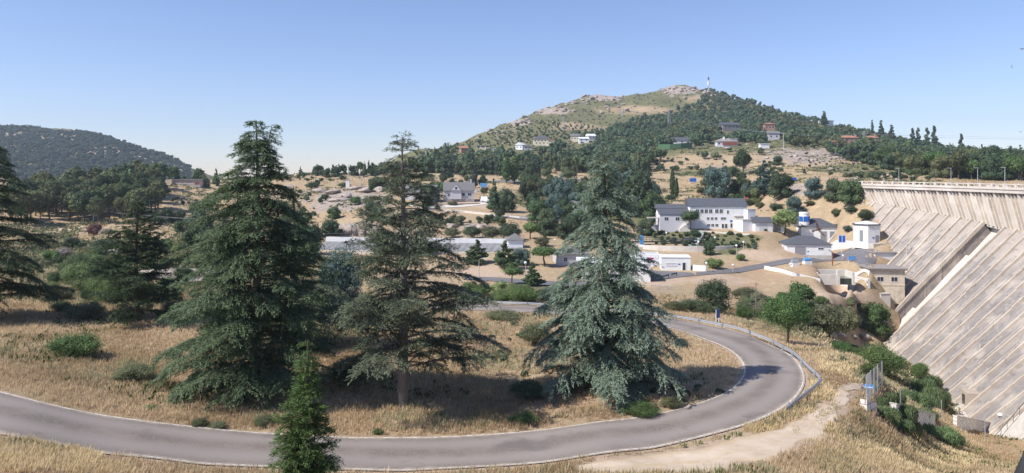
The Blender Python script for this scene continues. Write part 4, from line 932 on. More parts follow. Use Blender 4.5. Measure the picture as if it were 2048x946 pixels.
for a in [
 ('dense',1436,396,326,66,'blue_fir','big rounded blue green tree standing above the white main building roof'),
 ('cone',1476,392,344,44,'cedar_dark','dark small cedar just right of the big rounded blue green tree'),
 ('cone',1528,392,318,56,'blue_fir','tall grey cedar on the slope left of the blue road board'),
 ('dense',1563,396,338,62,'oak','dark broad tree just left of the blue road board above the garage'),
 ('dense',1627,396,349,46,'blue_fir','bluish round conifer just right of the blue road board'),
 ('dense',1668,402,350,46,'oak','left one of two dark pines growing at the far end of the dam'),
 ('dense',1702,408,352,62,'pine','right one of two dark pines, touching the far end of the dam crest'),
 ('dense',1590,428,388,46,'blue_fir','bluish conifer right above the pale broadleaf tree'),
 ('bush',1731,442,413,36,'oak','round dark bush on the dry slope above the white hexagonal building'),
 ('bush',1672,434,412,28,'pine','small round bush on the dry slope left of the round dark bush'),
 ('bush',1700,424,410,34,'oak','low bush at the foot of the pines by the dam end'),
 ('bush',1618,410,398,26,'scrub','small olive bush under the bluish round conifer'),
 ('bush',1697,462,447,22,'blue_fir','grey green low bush between the blue banded tower and the hexagonal building'),
 ('bush',1672,456,446,14,'oak','tiny dark bush beside the grey hipped roof of the tower building'),
 ('broad',1568,470,414,74,'broad_light','pale green broadleaf tree beside the white garage building'),
 ('umbrella',1381,462,417,46,'pine','rounded pine standing in front of the white main building'),
 ('bush',1388,474,455,30,'oak','dark bush under the rounded pine at the stairs top'),
 ('dense',1418,510,477,30,'oak','small dark tree beside the round settling tank'),
 ('bush',1426,537,511,46,'broad','wide clipped green bush right of the white flat roofed cabin'),
 ('bush',1484,521,503,24,'broad','clipped round green bush by the lamp post on the yard road'),
 ('bush',1465,508,497,20,'oak','small dark bush left of the yard lamp post with the white globe'),
 ('bush',1510,498,487,12,'blue_fir','tiny bluish round bush at the edge of the scrub bank'),
 ('bush',1530,462,455,9,'oak','tiny round bush in front of the small white garage door'),
 ('dense',1278,432,338,84,'oak','big dark evergreen group left of the main building, tallest there'),
 ('dense',1308,442,376,60,'pine','leaning green conifer right against the left wing of the main building'),
 ('cone',1256,428,350,62,'cedar_dark','green tiered cedar just right of the blue green cedar top'),
 ('dense',1292,470,432,46,'oak','low dark tree below the cedar group left of the main building'),
 ('cypress',1345,392,336,11,'pine','tall narrow dark cypress behind the main building'),
 ('cypress',1353,394,356,9,'pine','short cypress touching the tall narrow one behind the main building'),
 ('bush',1340,402,386,34,'oak','dark bush at the foot of the two cypresses'),
 ('pine',1487,352,293,42,'pine','tall mid green pine on the dry field below the brown roofed house'),
 ('bush',1410,318,297,20,'oak','rounded tree left of a pair on the dry field below the brown roofed house'),
 ('bush',1432,319,298,22,'scrub','rounded olive tree right of a pair on the dry field below the brown roofed house'),
 ('bush',1396,313,302,10,'oak','single tiny tree on the dry field under the green screen fence'),
 ('pine',1322,324,296,30,'pine','pine at the left edge of the dry field under the green screen fence'),
 ('broad',1457,304,294,16,'oak','small spreading tree in front of the brown roofed house'),
 ('bush',1523,310,291,18,'pine_olive','rounded tree beside the white shed on the rocky slope'),
 ('dense',1553,330,308,26,'oak','dark tree at the left end of the rocky slope'),
 ('bush',1320,342,326,22,'oak','bush left of a row on the lower dry field'),
 ('bush',1352,342,328,18,'oak','bush in the middle of the lower dry field'),
 ('bush',1394,340,326,14,'scrub','small bush right of a row on the lower dry field'),
 ('dense',1503,408,372,44,'oak','dark tree behind the right end of the main building'),
 ('dense',1470,416,384,40,'pine','green tree rising behind the main building ridge'),
 ('bush',1548,420,402,34,'oak','bush on the dry slope above the white garage'),
 ('bush',1520,416,400,24,'scrub','olive bush on the slope above the white chimney block'),
 ('cone',987,424,358,36,'cedar_dark','slender dark cedar just right of the white van'),
 ('dense',1012,424,370,50,'oak','dark dense conifer behind the slender cedar by the van'),
 ('dense',1062,402,355,42,'pine_olive','olive toned rounded conifer above the two parked cars'),
 ('dense',1118,416,344,60,'blue_fir','big bluish conifer above the parked cars near the upper road'),
 ('dense',1090,392,352,44,'oak','dark tree left behind the big bluish conifer'),
 ('dense',1150,412,366,46,'oak','dark tree between the big bluish conifer and the blue green cedar'),
 ('poplar',1013,366,318,16,'broad','left poplar of the pair standing along the upper road'),
 ('poplar',1029,366,314,18,'broad','right and taller poplar of the pair along the upper road'),
 ('poplar',947,376,338,16,'poplar_grey','thin grey poplar behind the grey dormered house'),
 ('poplar',966,376,350,14,'broad','small green poplar right of the grey dormered house'),
 ('broad',968,395,372,22,'scrub','small olive tree at the right gable of the dormered house'),
 ('broad',884,396,360,36,'broad','rounded green tree behind the left gable of the dormered house'),
 ('dense',858,402,366,52,'oak','dark tree hiding the second grey roof left of the dormered house'),
 ('bush',853,418,396,28,'broad','bright round bush by the drive left of the dormered house'),
 ('bush',875,422,408,16,'scrub','low olive bush right of the bright round bush on the drive'),
 ('bush',965,402,390,14,'scrub','little dry bush on the field edge under the dormered house'),
 ('bush',1000,436,416,30,'oak','dark bush on the lane below the slender dark cedar'),
 ('dense',772,508,452,76,'oak','dark evergreen in front of the long covered basin behind the thin cedar'),
 ('dense',838,512,468,66,'pine','green evergreen before the long covered basin, right of the thin cedar trunk'),
 ('dense',612,506,440,80,'oak','dark evergreen hiding the left end of the long covered basin'),
 ('bush',748,432,397,48,'oak','large dark bush on the rocky dry slope behind the thin cedar'),
 ('bush',711,410,389,28,'broad','green bush on the rocky dry slope left of the large dark bush'),
 ('bush',690,374,362,30,'oak','low dark bush on the ridge near the small power pole'),
 ('bush',622,378,361,42,'oak','wide dark bush on the upper dry slope right of the forked cedar'),
 ('dense',668,438,409,34,'pine','dark tree on top of the granite cliff, upper one'),
 ('dense',666,470,434,50,'oak','dark tree at the left foot of the granite cliff'),
 ('bush',632,472,452,46,'oak','bush at the left end of the white covered basin'),
 ('bush',905,410,400,26,'scrub','low hedge bush along the front of the dormered house'),
 ('bush',895,452,436,22,'oak','bush hanging over the dry bank behind the thin cedar branches'),
 ('dense',760,378,350,44,'oak','dark round tree on the ridge left of the thin cedar top'),
 ('dense',800,372,340,50,'pine','green tree on the ridge behind the thin cedar top'),
 ('bush',905,476,452,46,'scrub','grey green shrub above the long basin, leftmost of four'),
 ('bush',945,477,447,48,'oak','dark shrub above the long basin, second of four'),
 ('bush',985,480,446,52,'scrub','tall grey green shrub above the long basin, third of four'),
 ('bush',1022,482,440,66,'oak','largest grey green shrub above the long basin, right end of four'),
 ('broad',1060,478,440,50,'broad','green tree right of the shrubs above the long basin'),
 ('dense',1098,470,430,60,'oak','dark tree right above the stone pine of the lawn'),
 ('dense',1135,478,432,56,'oak','dark tree left behind the blue green cedar near the pale cypress'),
 ('bush',1082,492,470,44,'scrub','olive bush left of the small cypress on the lawn slope'),
 ('cypress',1090,492,463,8,'pine','small cypress between lamp posts above the lawn'),
 ('cone',954,527,477,58,'pine','dense green fir on the lawn right of the thin cedar'),
 ('cone',1011,538,478,58,'pine','tallest dense green fir on the lawn'),
 ('dense',1043,530,492,44,'blue_fir','bluish round conifer between the tallest fir and the stone pine'),
 ('umbrella',1090,533,489,62,'broad','spreading stone pine on the lawn with a clear trunk'),
 ('umbrella',1023,568,530,48,'broad','low stone pine in front of the plant road'),
 ('cone',1065,572,522,44,'pine','dark pointed fir in front of the plant road'),
 ('bush',1178,600,570,46,'broad','green shrub behind the guardrail near the blue green cedar'),
 ('bush',1000,604,575,62,'broad','light green shrub behind the far guardrail, left of three'),
 ('bush',1050,606,566,72,'broad','light green shrub behind the far guardrail, middle of three'),
 ('bush',1094,606,572,52,'oak','darker green shrub behind the far guardrail, right of three'),
 ('bush',955,606,588,50,'scrub','grey green low shrub behind the far guardrail by the thin cedar'),
 ('dense',1425,628,552,84,'oak','big dark rounded oak behind the blue road sign'),
 ('bush',1384,626,592,66,'oak','dark shrub left of the big rounded oak'),
 ('bush',1345,622,598,50,'scrub','low shrub above the guardrail left of the dark shrub'),
 ('broad',1575,690,583,104,'broad','bright green ash with bare trunk by the outer guardrail'),
 ('dense',1602,628,557,70,'broad','dark green tree rising behind the bright ash'),
 ('bush',1650,668,596,84,'scrub','olive bramble mound on the stream bank right of the ash'),
 ('bush',1690,668,600,66,'scrub','bramble mound hanging over the stream wall'),
 ('dense',1640,640,604,32,'blue_fir','small bluish conifer between ash and bramble'),
 ('bush',1490,600,570,60,'scrub','sparse olive bush on the slope beside the dead tree'),
 ('dense',1754,672,597,64,'broad','green tree growing at the foot of the dam under the stone pump house'),
 ('bush',1766,752,680,100,'broad','large dense bush at the end of the wire fence by the dam'),
 ('bush',1706,712,690,60,'broad','low green bush left of the large bush by the fence'),
 ('bush',1620,650,628,60,'oak','dark bush in the shade under the ash crown'),
 ('bush',1530,640,618,50,'scrub','grey bush left of the ash behind the guardrail'),
 ]: T(*a)
p = at(1512, 628)
# the dead leafless tree
w_, c_ = cedar(h=5.2, nl=60, seed=71, profile=prof([(0, 1.0), (.2, 1.7), (.6, 1.1), (1, .2)]), rise=.1, droop=.2, trunk_r=.10, leaf=(.16, .018), dens=.55, bare=.2)
r = empty('dead_tree', (p[0], p[1], gz(p[0], p[1]) - .1), 0, 'bare grey dead conifer left of the bright ash', 'tree'); link('trunk', w_, [MAT['bark_grey']], r); link('crown', c_, [LEAF['bare']], r)
# the left side: shrubs and small trees behind and in front of the open pine
for a in [
 ('bush',140,500,468,50,'oak','rounded dark shrub below the pine wood, left of the rusty red shrub'),
 ('bush',188,476,440,36,'red','rusty red dry shrub at the edge of the pine wood'),
 ('bush',215,472,452,30,'bare','leafless grey shrub just right of the rusty red shrub'),
 ('bush',210,504,472,56,'oak','dark rounded shrub under the rusty red shrub'),
 ('bush',130,516,490,46,'bare','grey twiggy shrub below the rounded dark shrub'),
 ('bush',165,548,500,72,'pine','dark green juniper shrub left of the flat granite rock'),
 ('bush',228,560,510,72,'pine','flat topped juniper shrub touching the granite rock'),
 ('broad',165,588,516,84,'broad_light','bright light green shrub tree left of the open pine'),
 ('bush',215,604,545,92,'broad','green shrub at the left foot of the open pine'),
 ('bush',112,604,566,60,'scrub','olive shrub right of the left edge cedar'),
 ('bush',270,606,560,90,'pine','dark green shrub under the open pine'),
 ('bush',330,604,560,70,'oak','dark shrub right of the open pine foot'),
 ('bush',178,636,596,92,'scrub','grey green shrub in the dry grass before the open pine, left of three'),
 ('bush',262,640,604,74,'scrub','grey green shrub in the dry grass before the open pine, middle of three'),
 ('bush',352,632,596,80,'scrub','grey green shrub in the dry grass before the open pine, right of three'),
 ('bush',120,622,598,44,'oak','small dark shrub in the shade of the left edge cedar'),
 ('bush',146,716,656,120,'broad','large green bush alone in the dry field on the left'),
 ('bush',270,758,722,100,'scrub','low dry olive bush right of the large green bush'),
 ('bush',1052,798,752,84,'oak','dark bush in the cedar shadow between the two right cedars'),
 ('bush',1072,690,640,84,'scrub','olive shrub left of the broad blue green cedar, nearer one'),
 ('bush',1010,640,618,100,'scrub','wide low olive shrub beside the far stretch of road'),
 ('bush',1000,712,700,0.1+40,'scrub','small tuft bush on the dry field right of the thin cedar'),
 ('bush',1360,694,672,40,'scrub','small bush right of the broad blue green cedar near the road'),
 ('bush',1045,842,818,70,'broad','low green herb clump by the road below the dark bush'),
 ('bush',1275,826,798,90,'broad','low green bramble along the inner road verge, left one'),
 ('bush',1340,812,788,60,'scrub','low green bramble along the inner road verge, right one'),
 ('bush',400,852,832,44,'scrub','small weed bush on the inner road verge, left of two'),
 ('bush',440,856,836,40,'scrub','small weed bush on the inner road verge, right of two'),
 ('bush',110,900,884,50,'broad','small leafy green weed on the near road verge at the left'),
 ('bush',360,800,782,40,'scrub','pale green weed clump in the dry grass left of the forked cedar'),
 ('bush',300,820,806,34,'broad','little green weed among the grass above the road bend start'),
 ('bush',530,850,826,60,'scrub','weed clump behind the top of the small bright conifer'),
 ('bush',758,868,852,28,'broad','little green sprig on the verge below the thin cedar'),
 ('bush',345,720,690,40,'oak','green bush at the left skirt of the forked cedar'),
 ('bush',700,772,700,110,'oak','dark undergrowth bush between the forked and the thin cedar'),
 ('bush',745,735,690,70,'scrub','olive undergrowth left of the thin cedar trunk'),
 ('dense',682,640,482,110,'blue_fir','rounded bluish conifer between the forked and the thin cedar'),
 ('bush',640,640,560,90,'oak','dark shrub below the rounded bluish conifer'),
 ('dense',405,470,414,64,'oak','grey green evergreen left of the forked cedar crown, upper one'),
 ('dense',398,512,440,84,'pine','green evergreen left of the forked cedar crown, lower one'),
 ('bush',440,540,490,80,'oak','evergreen shrub behind the left side of the forked cedar'),
 ('bush',365,560,528,50,'pine','dark juniper on the right end of the granite rock'),
 ('dense',330,445,414,36,'oak','dark small evergreen on the slope right of the pine wood'),
 ('dense',358,446,418,40,'oak','second dark evergreen on the slope right of the pine wood'),
 ('bush',310,448,424,30,'pine','green bush touching the foot of the pine wood'),
 ('bush',395,432,395,38,'oak','dark bush on the slope below the abandoned building, right side'),
 ('cone',432,372,334,14,'cedar_dark','thin dark fir on the ridge left of the forked cedar'),
 ('dense',408,376,352,30,'pine','small pine at the right end of the abandoned building'),
 ]: T(*a)
for x, yb, yt, w in [(346,404,391,12),(330,428,411,13),(378,408,400,9),(366,410,399,10),(335,388,374,16),(322,396,384,14),(415,402,390,18),(392,404,396,10),(345,432,424,10),(425,410,398,14),(356,398,392,8)]:
    T('bush', x, yb, yt, w, 'oak', 'small round bush on the dry slope below the abandoned building', group='small bushes below the abandoned building')
# rosemary rows behind the fence
k = 0
for x, yb, yt, w in [(1795,806,772,40),(1818,800,770,40),(1845,790,742,50),(1860,775,738,50),(1870,812,760,50),(1885,806,770,34),(1845,815,775,50),(1800,838,795,60),(1772,842,800,50),(1758,832,800,40),(1830,836,805,50),(1775,800,775,34),(1855,836,812,40),(1800,858,828,50),(1825,866,830,46),(1858,874,838,50),(1885,888,842,60),(1905,886,852,46),(1838,856,838,36),(1760,812,785,34)]:
    lab, g = ('rosemary bush on the terrace between the wire fence and the dam foot', 'rosemary bushes on the terrace') if k < 13 else ('rosemary bush in the row below the low stone wall', 'rosemary bushes below the wall')
    T('sprig', x, yb, yt, w, 'rosemary', lab, 'rosemary_bush', 'bush', g); k += 1
T('broad', 1840, 770, 722, 40, 'broad', 'young leafy sapling beside the large dense bush by the dam', 'sapling', 'tree')
T('bush', 1912, 690, 683, 10, 'broad', 'tiny plant growing out of a dam joint', 'wall_plant', 'plant')

# ---- more bushes and trees filling the slopes, each a thing; members of one patch look alike
def polyin(x, y, P_):
    c = False; j = len(P_) - 1
    for i in range(len(P_)):
        if ((P_[i][1] > y) != (P_[j][1] > y)) and x < (P_[j][0] - P_[i][0]) * (y - P_[i][1]) / (P_[j][1] - P_[i][1]) + P_[i][0]: c = not c
        j = i
    return c
rq = random.Random(5); PENDING = []
def patchfill(P_, n_, kinds, h0, h1, leaves, label, group, name=None, cat=None, qmin=.45, wr=(1.0, 1.6), sp=2.2):
    xs = [a for a, b in P_]; ys = [b for a, b in P_]; k = 0; tr = 0; got = []
    while k < n_ and tr < n_ * 40:
        tr += 1; x = rq.uniform(min(xs), max(xs)); y = rq.uniform(min(ys), max(ys))
        if not polyin(x, y, P_): continue
        p = ray(VG, x, y)
        if p is None or p[1] > 900: continue
        u_, D_ = np.array([p[0] / p[1]]), np.array([p[1]])
        if gi(quiet, u_, D_)[0] < qmin: continue
        if any((p[0] - a) ** 2 + (p[1] - b) ** 2 < sp * sp for a, b in got): continue
        got.append((p[0], p[1])); kd = rq.choice(kinds); h = rq.uniform(h0, h1); w = h * (rq.uniform(*wr) if kd == 'bush' else rq.uniform(.8, 1.05) * WIDTH[kd])
        PENDING.append((h * w / p[1] ** 2, kd, (p[0], p[1]), h, w, label, group, rq.choice(leaves))); k += 1
patchfill([(1040,392),(1180,392),(1200,470),(1090,470),(1040,430)], 30, ['dense', 'dense', 'pine', 'cone'], 5, 9, ['oak', 'pine', 'blue_fir', 'cedar_dark'], 'evergreen tree in the grove above the long covered basin', 'grove above the long covered basin', qmin=.2, sp=4)
patchfill([(1200,360),(1310,365),(1312,450),(1215,450)], 30, ['dense', 'dense', 'pine', 'cone'], 6, 10, ['oak', 'pine', 'cedar_dark', 'blue_fir'], 'evergreen tree in the grove left of the main building', 'grove left of the main building', qmin=.1, sp=4)
patchfill([(1050,354),(1300,350),(1300,392),(1050,392)], 34, ['dense', 'pine', 'bush'], 4, 8, ['oak', 'pine', 'pine_olive'], 'evergreen beside the upper road on the slope', 'evergreens along the upper road', sp=5)
patchfill([(1400,345),(1570,345),(1560,412),(1400,398)], 22, ['dense', 'pine', 'bush'], 3, 7, ['oak', 'blue_fir', 'pine', 'pine_olive'], 'evergreen on the dry slope above the main building', 'evergreens above the main building', sp=5)
patchfill([(1310,318),(1560,315),(1560,348),(1310,352)], 34, ['bush', 'bush', 'dense'], 1.2, 3.2, ['oak', 'scrub', 'pine_olive'], 'small bush dotted on the dry field under the hill houses', 'bushes on the dry field under the hill houses', sp=5)
patchfill([(1600,305),(1790,335),(1800,356),(1600,352)], 40, ['bush'], .9, 2.2, ['oak', 'scrub'], 'low bush among the rocks of the bare slope above the dam end', 'bushes on the bare rocky slope', sp=4)
patchfill([(1690,352),(1880,354),(1880,363),(1690,363)], 26, ['bush', 'broad', 'dense'], 2.0, 4.5, ['broad', 'scrub', 'oak'], 'green shrub behind the far part of the dam crest', 'shrubs behind the dam crest', qmin=0, sp=3)
patchfill([(370,430),(470,400),(490,520),(385,540),(350,480)], 46, ['bush', 'bush', 'dense'], 2, 4.5, ['oak', 'pine', 'scrub', 'pine_olive'], 'grey green evergreen on the slope left of the forked cedar', 'evergreens left of the forked cedar', sp=3.2)
patchfill([(560,355),(700,350),(640,440),(560,440)], 22, ['bush', 'dense'], 1.5, 4, ['oak', 'scrub', 'pine'], 'bush on the dry slope right of the forked cedar', 'bushes right of the forked cedar', sp=5)
patchfill([(560,440),(650,450),(640,520),(560,520)], 18, ['bush', 'dense'], 2, 5, ['oak', 'pine'], 'evergreen in the hollow behind the forked cedar', 'evergreens behind the forked cedar', sp=3)
patchfill([(90,500),(330,480),(470,520),(470,600),(100,600)], 60, ['bush'], 1.2, 2.8, ['oak', 'broad', 'scrub', 'pine', 'broad_light'], 'shrub in the thicket around the open pine', 'thicket around the open pine', qmin=.3, sp=2.4)
patchfill([(90,590),(460,590),(440,640),(110,650)], 34, ['bush'], .7, 1.6, ['scrub', 'scrub', 'broad', 'oak'], 'low shrub at the far edge of the dry field on the left', 'shrubs at the far edge of the left field', qmin=.3, sp=2.2)
patchfill([(920,568),(1130,566),(1160,603),(925,605)], 26, ['bush'], 1.4, 3.0, ['broad', 'broad_light', 'scrub'], 'light green shrub in the belt behind the far guardrail', 'shrub belt behind the far guardrail', qmin=.2, sp=2.4)
patchfill([(1312,464),(1520,470),(1508,497),(1300,490)], 60, ['bush'], .8, 2.0, ['scrub', 'scrub', 'lime', 'broad', 'oak', 'red'], 'scrub bush on the bank below the main building', 'scrub on the bank below the main building', qmin=0, sp=2.0)
patchfill([(1480,598),(1720,606),(1745,665),(1480,640)], 50, ['bush'], 1.2, 2.8, ['scrub', 'oak', 'broad', 'scrub'], 'bramble bush on the stream bank behind the ash', 'brambles on the stream bank', qmin=0, sp=2.4)
patchfill([(1650,680),(1760,690),(1740,760),(1680,740)], 16, ['bush'], .7, 1.6, ['scrub', 'broad'], 'weedy bush on the slope between guardrail and dam', 'weedy bushes between guardrail and dam', qmin=0, sp=2)
patchfill([(800,430),(1000,440),(1040,482),(800,480)], 26, ['bush', 'dense'], 1.5, 4, ['oak', 'scrub', 'pine_olive'], 'shrub on the bank above the long covered basin', 'shrubs above the long covered basin', qmin=.15, sp=3)
patchfill([(720,350),(1000,352),(900,400),(720,395)], 34, ['dense', 'bush', 'pine'], 3, 7, ['oak', 'pine', 'pine_olive'], 'evergreen on the slope between ridge and dormered house', 'evergreens between ridge and dormered house', sp=5)
patchfill([(940,660),(1080,640),(1060,760),(1000,740)], 10, ['bush'], .5, 1.0, ['scrub'], 'low tuft bush in the dry grass between the two right cedars', 'tufts between the two right cedars', qmin=.2, sp=2)
patchfill([(1250,790),(1400,770),(1440,785),(1300,822)], 14, ['bush'], .4, .8, ['broad', 'scrub', 'oak'], 'low bramble on the inner verge of the road bend', 'brambles on the inner road verge', qmin=0, sp=1.3)
# ------------------------------------------------------------------ buildings
def roof_mb(w, d, z, kind, rh, ov=.35, th=.12):
    mb = MB(); x0, x1, y0, y1 = -w / 2 - ov, w / 2 + ov, -ov, d + ov
    if kind == 'flat':
        mb.box(x0, x1, y0, y1, z + .004, z + th + .1); return mb
    if kind == 'shed':   # falls towards the front
        mb.hexa([(x0, y0, z + .004), (x1, y0, z + .004), (x1, y1, z + rh), (x0, y1, z + rh)], [(x0, y0, z + th), (x1, y0, z + th), (x1, y1, z + rh + th), (x0, y1, z + rh + th)]); return mb
    mb.box(x0, x1, y0, y1, z + .004, z + th)
    zz = z + th + .002
    if kind == 'gable':
        ym = (y0 + y1) / 2
        mb.add([(x0, y0, zz), (x1, y0, zz), (x1, y1, zz), (x0, y1, zz), (x0, ym, zz + rh), (x1, ym, zz + rh)], [(0, 1, 5, 4), (2, 3, 4, 5), (3, 0, 4), (1, 2, 5), (3, 2, 1, 0)])
    elif kind == 'gable_y':
        xm = 0
        mb.add([(x0, y0, zz), (x1, y0, zz), (x1, y1, zz), (x0, y1, zz), (xm, y0, zz + rh), (xm, y1, zz + rh)], [(0, 1, 4), (1, 2, 5, 4), (2, 3, 5), (3, 0, 4, 5), (3, 2, 1, 0)])
    else:
        r = min((x1 - x0), (y1 - y0)) / 2 * .95; ym = (y0 + y1) / 2
        if x1 - x0 >= y1 - y0: a, b = (x0 + r, ym, zz + rh), (x1 - r, ym, zz + rh)
        else: a, b = (0, y0 + r, zz + rh), (0, y1 - r, zz + rh)
        if x1 - x0 >= y1 - y0: fs = [(0, 1, 5, 4), (1, 2, 5), (2, 3, 4, 5), (3, 0, 4), (3, 2, 1, 0)]
        else: fs = [(0, 1, 4), (1, 2, 5, 4), (2, 3, 5), (3, 0, 4, 5), (3, 2, 1, 0)]
        mb.add([(x0, y0, zz), (x1, y0, zz), (x1, y1, zz), (x0, y1, zz), a, b], fs)
    return mb
def opening(root, w, d, face, fx, z, ww, wh, name='window', frame='frame_grey', pane='glass', fr=.09, sub=True):
    """a framed window or door on face f/l/r/b; fx metres along the face from its centre, z sill height"""
    Mf = {'f': Matrix.Identity(4), 'b': Matrix.Translation((0, d, 0)) @ Matrix.Rotation(math.pi, 4, 'Z'),
          'l': Matrix.Translation((-w / 2, d / 2, 0)) @ Matrix.Rotation(-math.pi / 2, 4, 'Z'), 'r': Matrix.Translation((w / 2, d / 2, 0)) @ Matrix.Rotation(math.pi / 2, 4, 'Z')}[face]
    x0, x1, z0, z1 = fx - ww / 2, fx + ww / 2, z, z + wh
    if not sub:
        return MB().box(x0, x1, -.06, .02, z0, z1, 0, Mf).build(name, MAT[pane], root)
    mb = MB()
    mb.box(x0, x0 + fr, -.07, .02, z0, z1, 0, Mf).box(x1 - fr, x1, -.07, .02, z0, z1, 0, Mf).box(x0 + fr, x1 - fr, -.07, .02, z0, z0 + fr, 0, Mf).box(x0 + fr, x1 - fr, -.07, .02, z1 - fr, z1, 0, Mf)
    if ww > .9 and name == 'window': mb.box(fx - .03, fx + .03, -.065, .02, z0 + fr, z1 - fr, 0, Mf)
    o = mb.build(name, MAT[frame], root)
    MB().box(x0 + fr * .6, x1 - fr * .6, -.03, .02, z0 + fr * .6, z1 - fr * .6, 0, Mf).build('pane' if name == 'window' else 'leaf', MAT[pane], o)
    return o
def house(name, label, cat, px, py, w, d, h, rz=0, roof='hip', rh=1.5, rmat='slate', wall='white', wins=(), plinth=0.0, group=None, ov=.35, z=None, Dmin=8.0, dz=0.0, found=2.5):
    """px, py: foot of the front wall's middle; metres for the rest. wins: (face, fx, z, w, h, name, pane)"""
    p = at(px, py, Dmin); zz = (gz(p[0], p[1]) if z is None else z) + dz
    r = empty(name, (p[0], p[1], zz), R(rz), label, cat, group)
    MB().box(-w / 2, w / 2, 0, d, -found, h).build('wall', MAT[wall], r)
    if plinth: MB().box(-w / 2 - .05, w / 2 + .05, -.05, d + .05, -found - .1, plinth).build('plinth', MAT['concrete'], r)
    ro = roof_mb(w, d, h, roof, rh, ov).build('roof', MAT[rmat], r)
    for wv in wins:
        f, fx, z_, ww, wh = wv[:5]; nm = wv[5] if len(wv) > 5 else 'window'; pane = wv[6] if len(wv) > 6 else 'glass'
        opening(r, w, d, f, fx, z_, ww, wh, nm, 'frame_grey' if wall != 'white' or nm != 'window' else 'white_metal', pane, sub=p[1] < 330)
    return r, w, d, h, p
def bx(root, name, mat, *a): return MB().box(*a).build(name, MAT[mat], root)

# ---- white service buildings by the dam
r, *_ = house('service_building', 'white building with grey garage door and hipped slate roof, nearest to the yard road', 'building', 1618, 514, 11.4, 8, 3.2, -7, 'hip', 2.0, wins=[
    ('f', -2.2, 0, 2.9, 2.7, 'garage_door', 'grey_door'), ('f', 3.0, 1.9, 1.5, .65), ('l', -1.5, .3, .9, 2.5, 'door', 'grey_door'), ('l', 1.2, .3, .9, 2.5, 'door', 'grey_door')], plinth=.5)
bx(r, 'number_plate', 'blue', -.45, .0, -.05, .02, 1.35, 1.6)
bx(r, 'doorstep', 'concrete_pale', -4.6, -.3, -1.2, -.06, -.2, .08)
r, *_ = house('service_building', 'white building with two tall grey doors and hipped roof beside the blue banded round tower', 'building', 1640, 489, 10.6, 9, 5.0, -8, 'hip', 2.3, wins=[
    ('f', 1.0, .2, 1.9, 3.7, 'door', 'grey_door'), ('f', 3.6, .2, 1.9, 3.7, 'door', 'grey_door'), ('l', -2.2, .6, 1.4, 3.6, 'door', 'grey_door'), ('l', 1.6, 1.5, .6, 1.2)], plinth=.4)
bx(r, 'annex', 'white', -5.2, 4.6, 9.0, 14, -2.5, 5.6)
rr = roof_mb(10.4, 5.4, 5.6, 'gable', 1.6).build('annex_roof', MAT['slate'], r); rr.location = (-.3, 8.8, 0)
p = at(1619, 487); q = at(1620, 460)
t = empty('round_tower', (p[0] - .3, p[1] + 3.2, gz(p[0], p[1]) ), 0, 'white round tower with blue glazed band rising over the slate hipped roof', 'tower')
mb = MB().lathe([(1.45, -2), (1.45, 8.2), (1.35, 8.5)], 28); mb.build('shaft', MAT['white'], t, smooth=False)
mb = MB().lathe([(1.52, 8.9 - .45), (1.52, 8.9 + .0), (1.2, 8.95)], 28); mb.build('cap', MAT['white_metal'], t)
for a in (-150, -95, -40, 20):
    M4 = Matrix.Rotation(R(a), 4, 'Z'); MB().box(1.38, 1.48, -.62, .62, 6.2, 7.7, 0, M4).build('glazing', MAT['blue'], t)
p = at(1742, 489)
t = empty('hexagonal_building', (p[0], p[1] + 2.6, gz(p[0], p[1])), R(12), 'white six sided building with flat dark eaves close to the dam foot', 'building')
hexp = lambda r_: [(r_ * math.cos(R(60 * k)), r_ * math.sin(R(60 * k))) for k in range(6)]
MB().prism(hexp(3.5), -1.0, 5.0).build('wall', MAT['white'], t); MB().prism(hexp(3.75), 5.004, 5.3).build('eaves', MAT['slate'], t)
MB().lathe([(3.3, 5.304), (.3, 6.0)], 6).build('roof', MAT['white_metal'], t)
for a, z0, ww, hh, mt, nm in ((-90, 0, 1.0, 2.4, 'grey_door', 'door'), (-150, .8, .9, 2.9, 'grey_door', 'shutter'), (-30, .0, 1.1, 2.2, 'grey_door', 'door')):
    M4 = Matrix.Rotation(R(a - 12 + 0), 4, 'Z'); 
for a, z0, ww, hh, mt, nm in ((-90, 0, 1.0, 2.4, 'grey_door', 'door'), (-150, .8, .9, 2.9, 'grey_door', 'shutter')):
    M4 = Matrix.Rotation(R(a), 4, 'Z'); MB().box(3.0, 3.10, -ww / 2 + (.9 if nm == 'door' else 0), ww / 2 + (.9 if nm == 'door' else 0), z0, z0 + hh, 0, M4).build(nm, MAT[mt], t)
M4 = Matrix.Rotation(R(-90), 4, 'Z'); MB().box(3.03, 3.09, -.5, .1, 1.6, 1.95, 0, M4).build('number_plate', MAT['blue'], t)
MB().box(-1.9, 2.2, -5.3, -3.3, -1.2, .5).build('steps', MAT['concrete'], t)
r, *_ = house('low_building', 'low white building with dark flat roof behind the stone pump house', 'building', 1777, 519, 7.0, 4, 1.6, 3, 'flat', .3, 'brown_roof', ov=.3)
r, *_ = house('pump_house', 'tan stone pump house with dark eaves and two framed windows by the dam', 'building', 1775, 588, 8.6, 8, 6.2, -6, 'flat', .4, 'brown_roof', 'tan_stone', wins=[('f', -1.8, 3.1, 1.7, 1.2), ('f', 1.7, 3.1, 1.7, 1.2)], ov=.6)
r.scale = (.88, .88, .92)
for i in range(18): pass
mb = MB()
for i in range(18): mb.box(-4.6 + i * .54, -4.38 + i * .54, -.6, -.01, 5.95, 6.19)
mb.build('eaves_brackets', MAT['brown_roof'], r)
bx(r, 'string_course', 'tan_stone', -4.36, 4.36, -.08, -.005, 2.1, 2.3); bx(r, 'string_course', 'tan_stone', -4.36, 4.36, -.08, -.005, 5.3, 5.5)
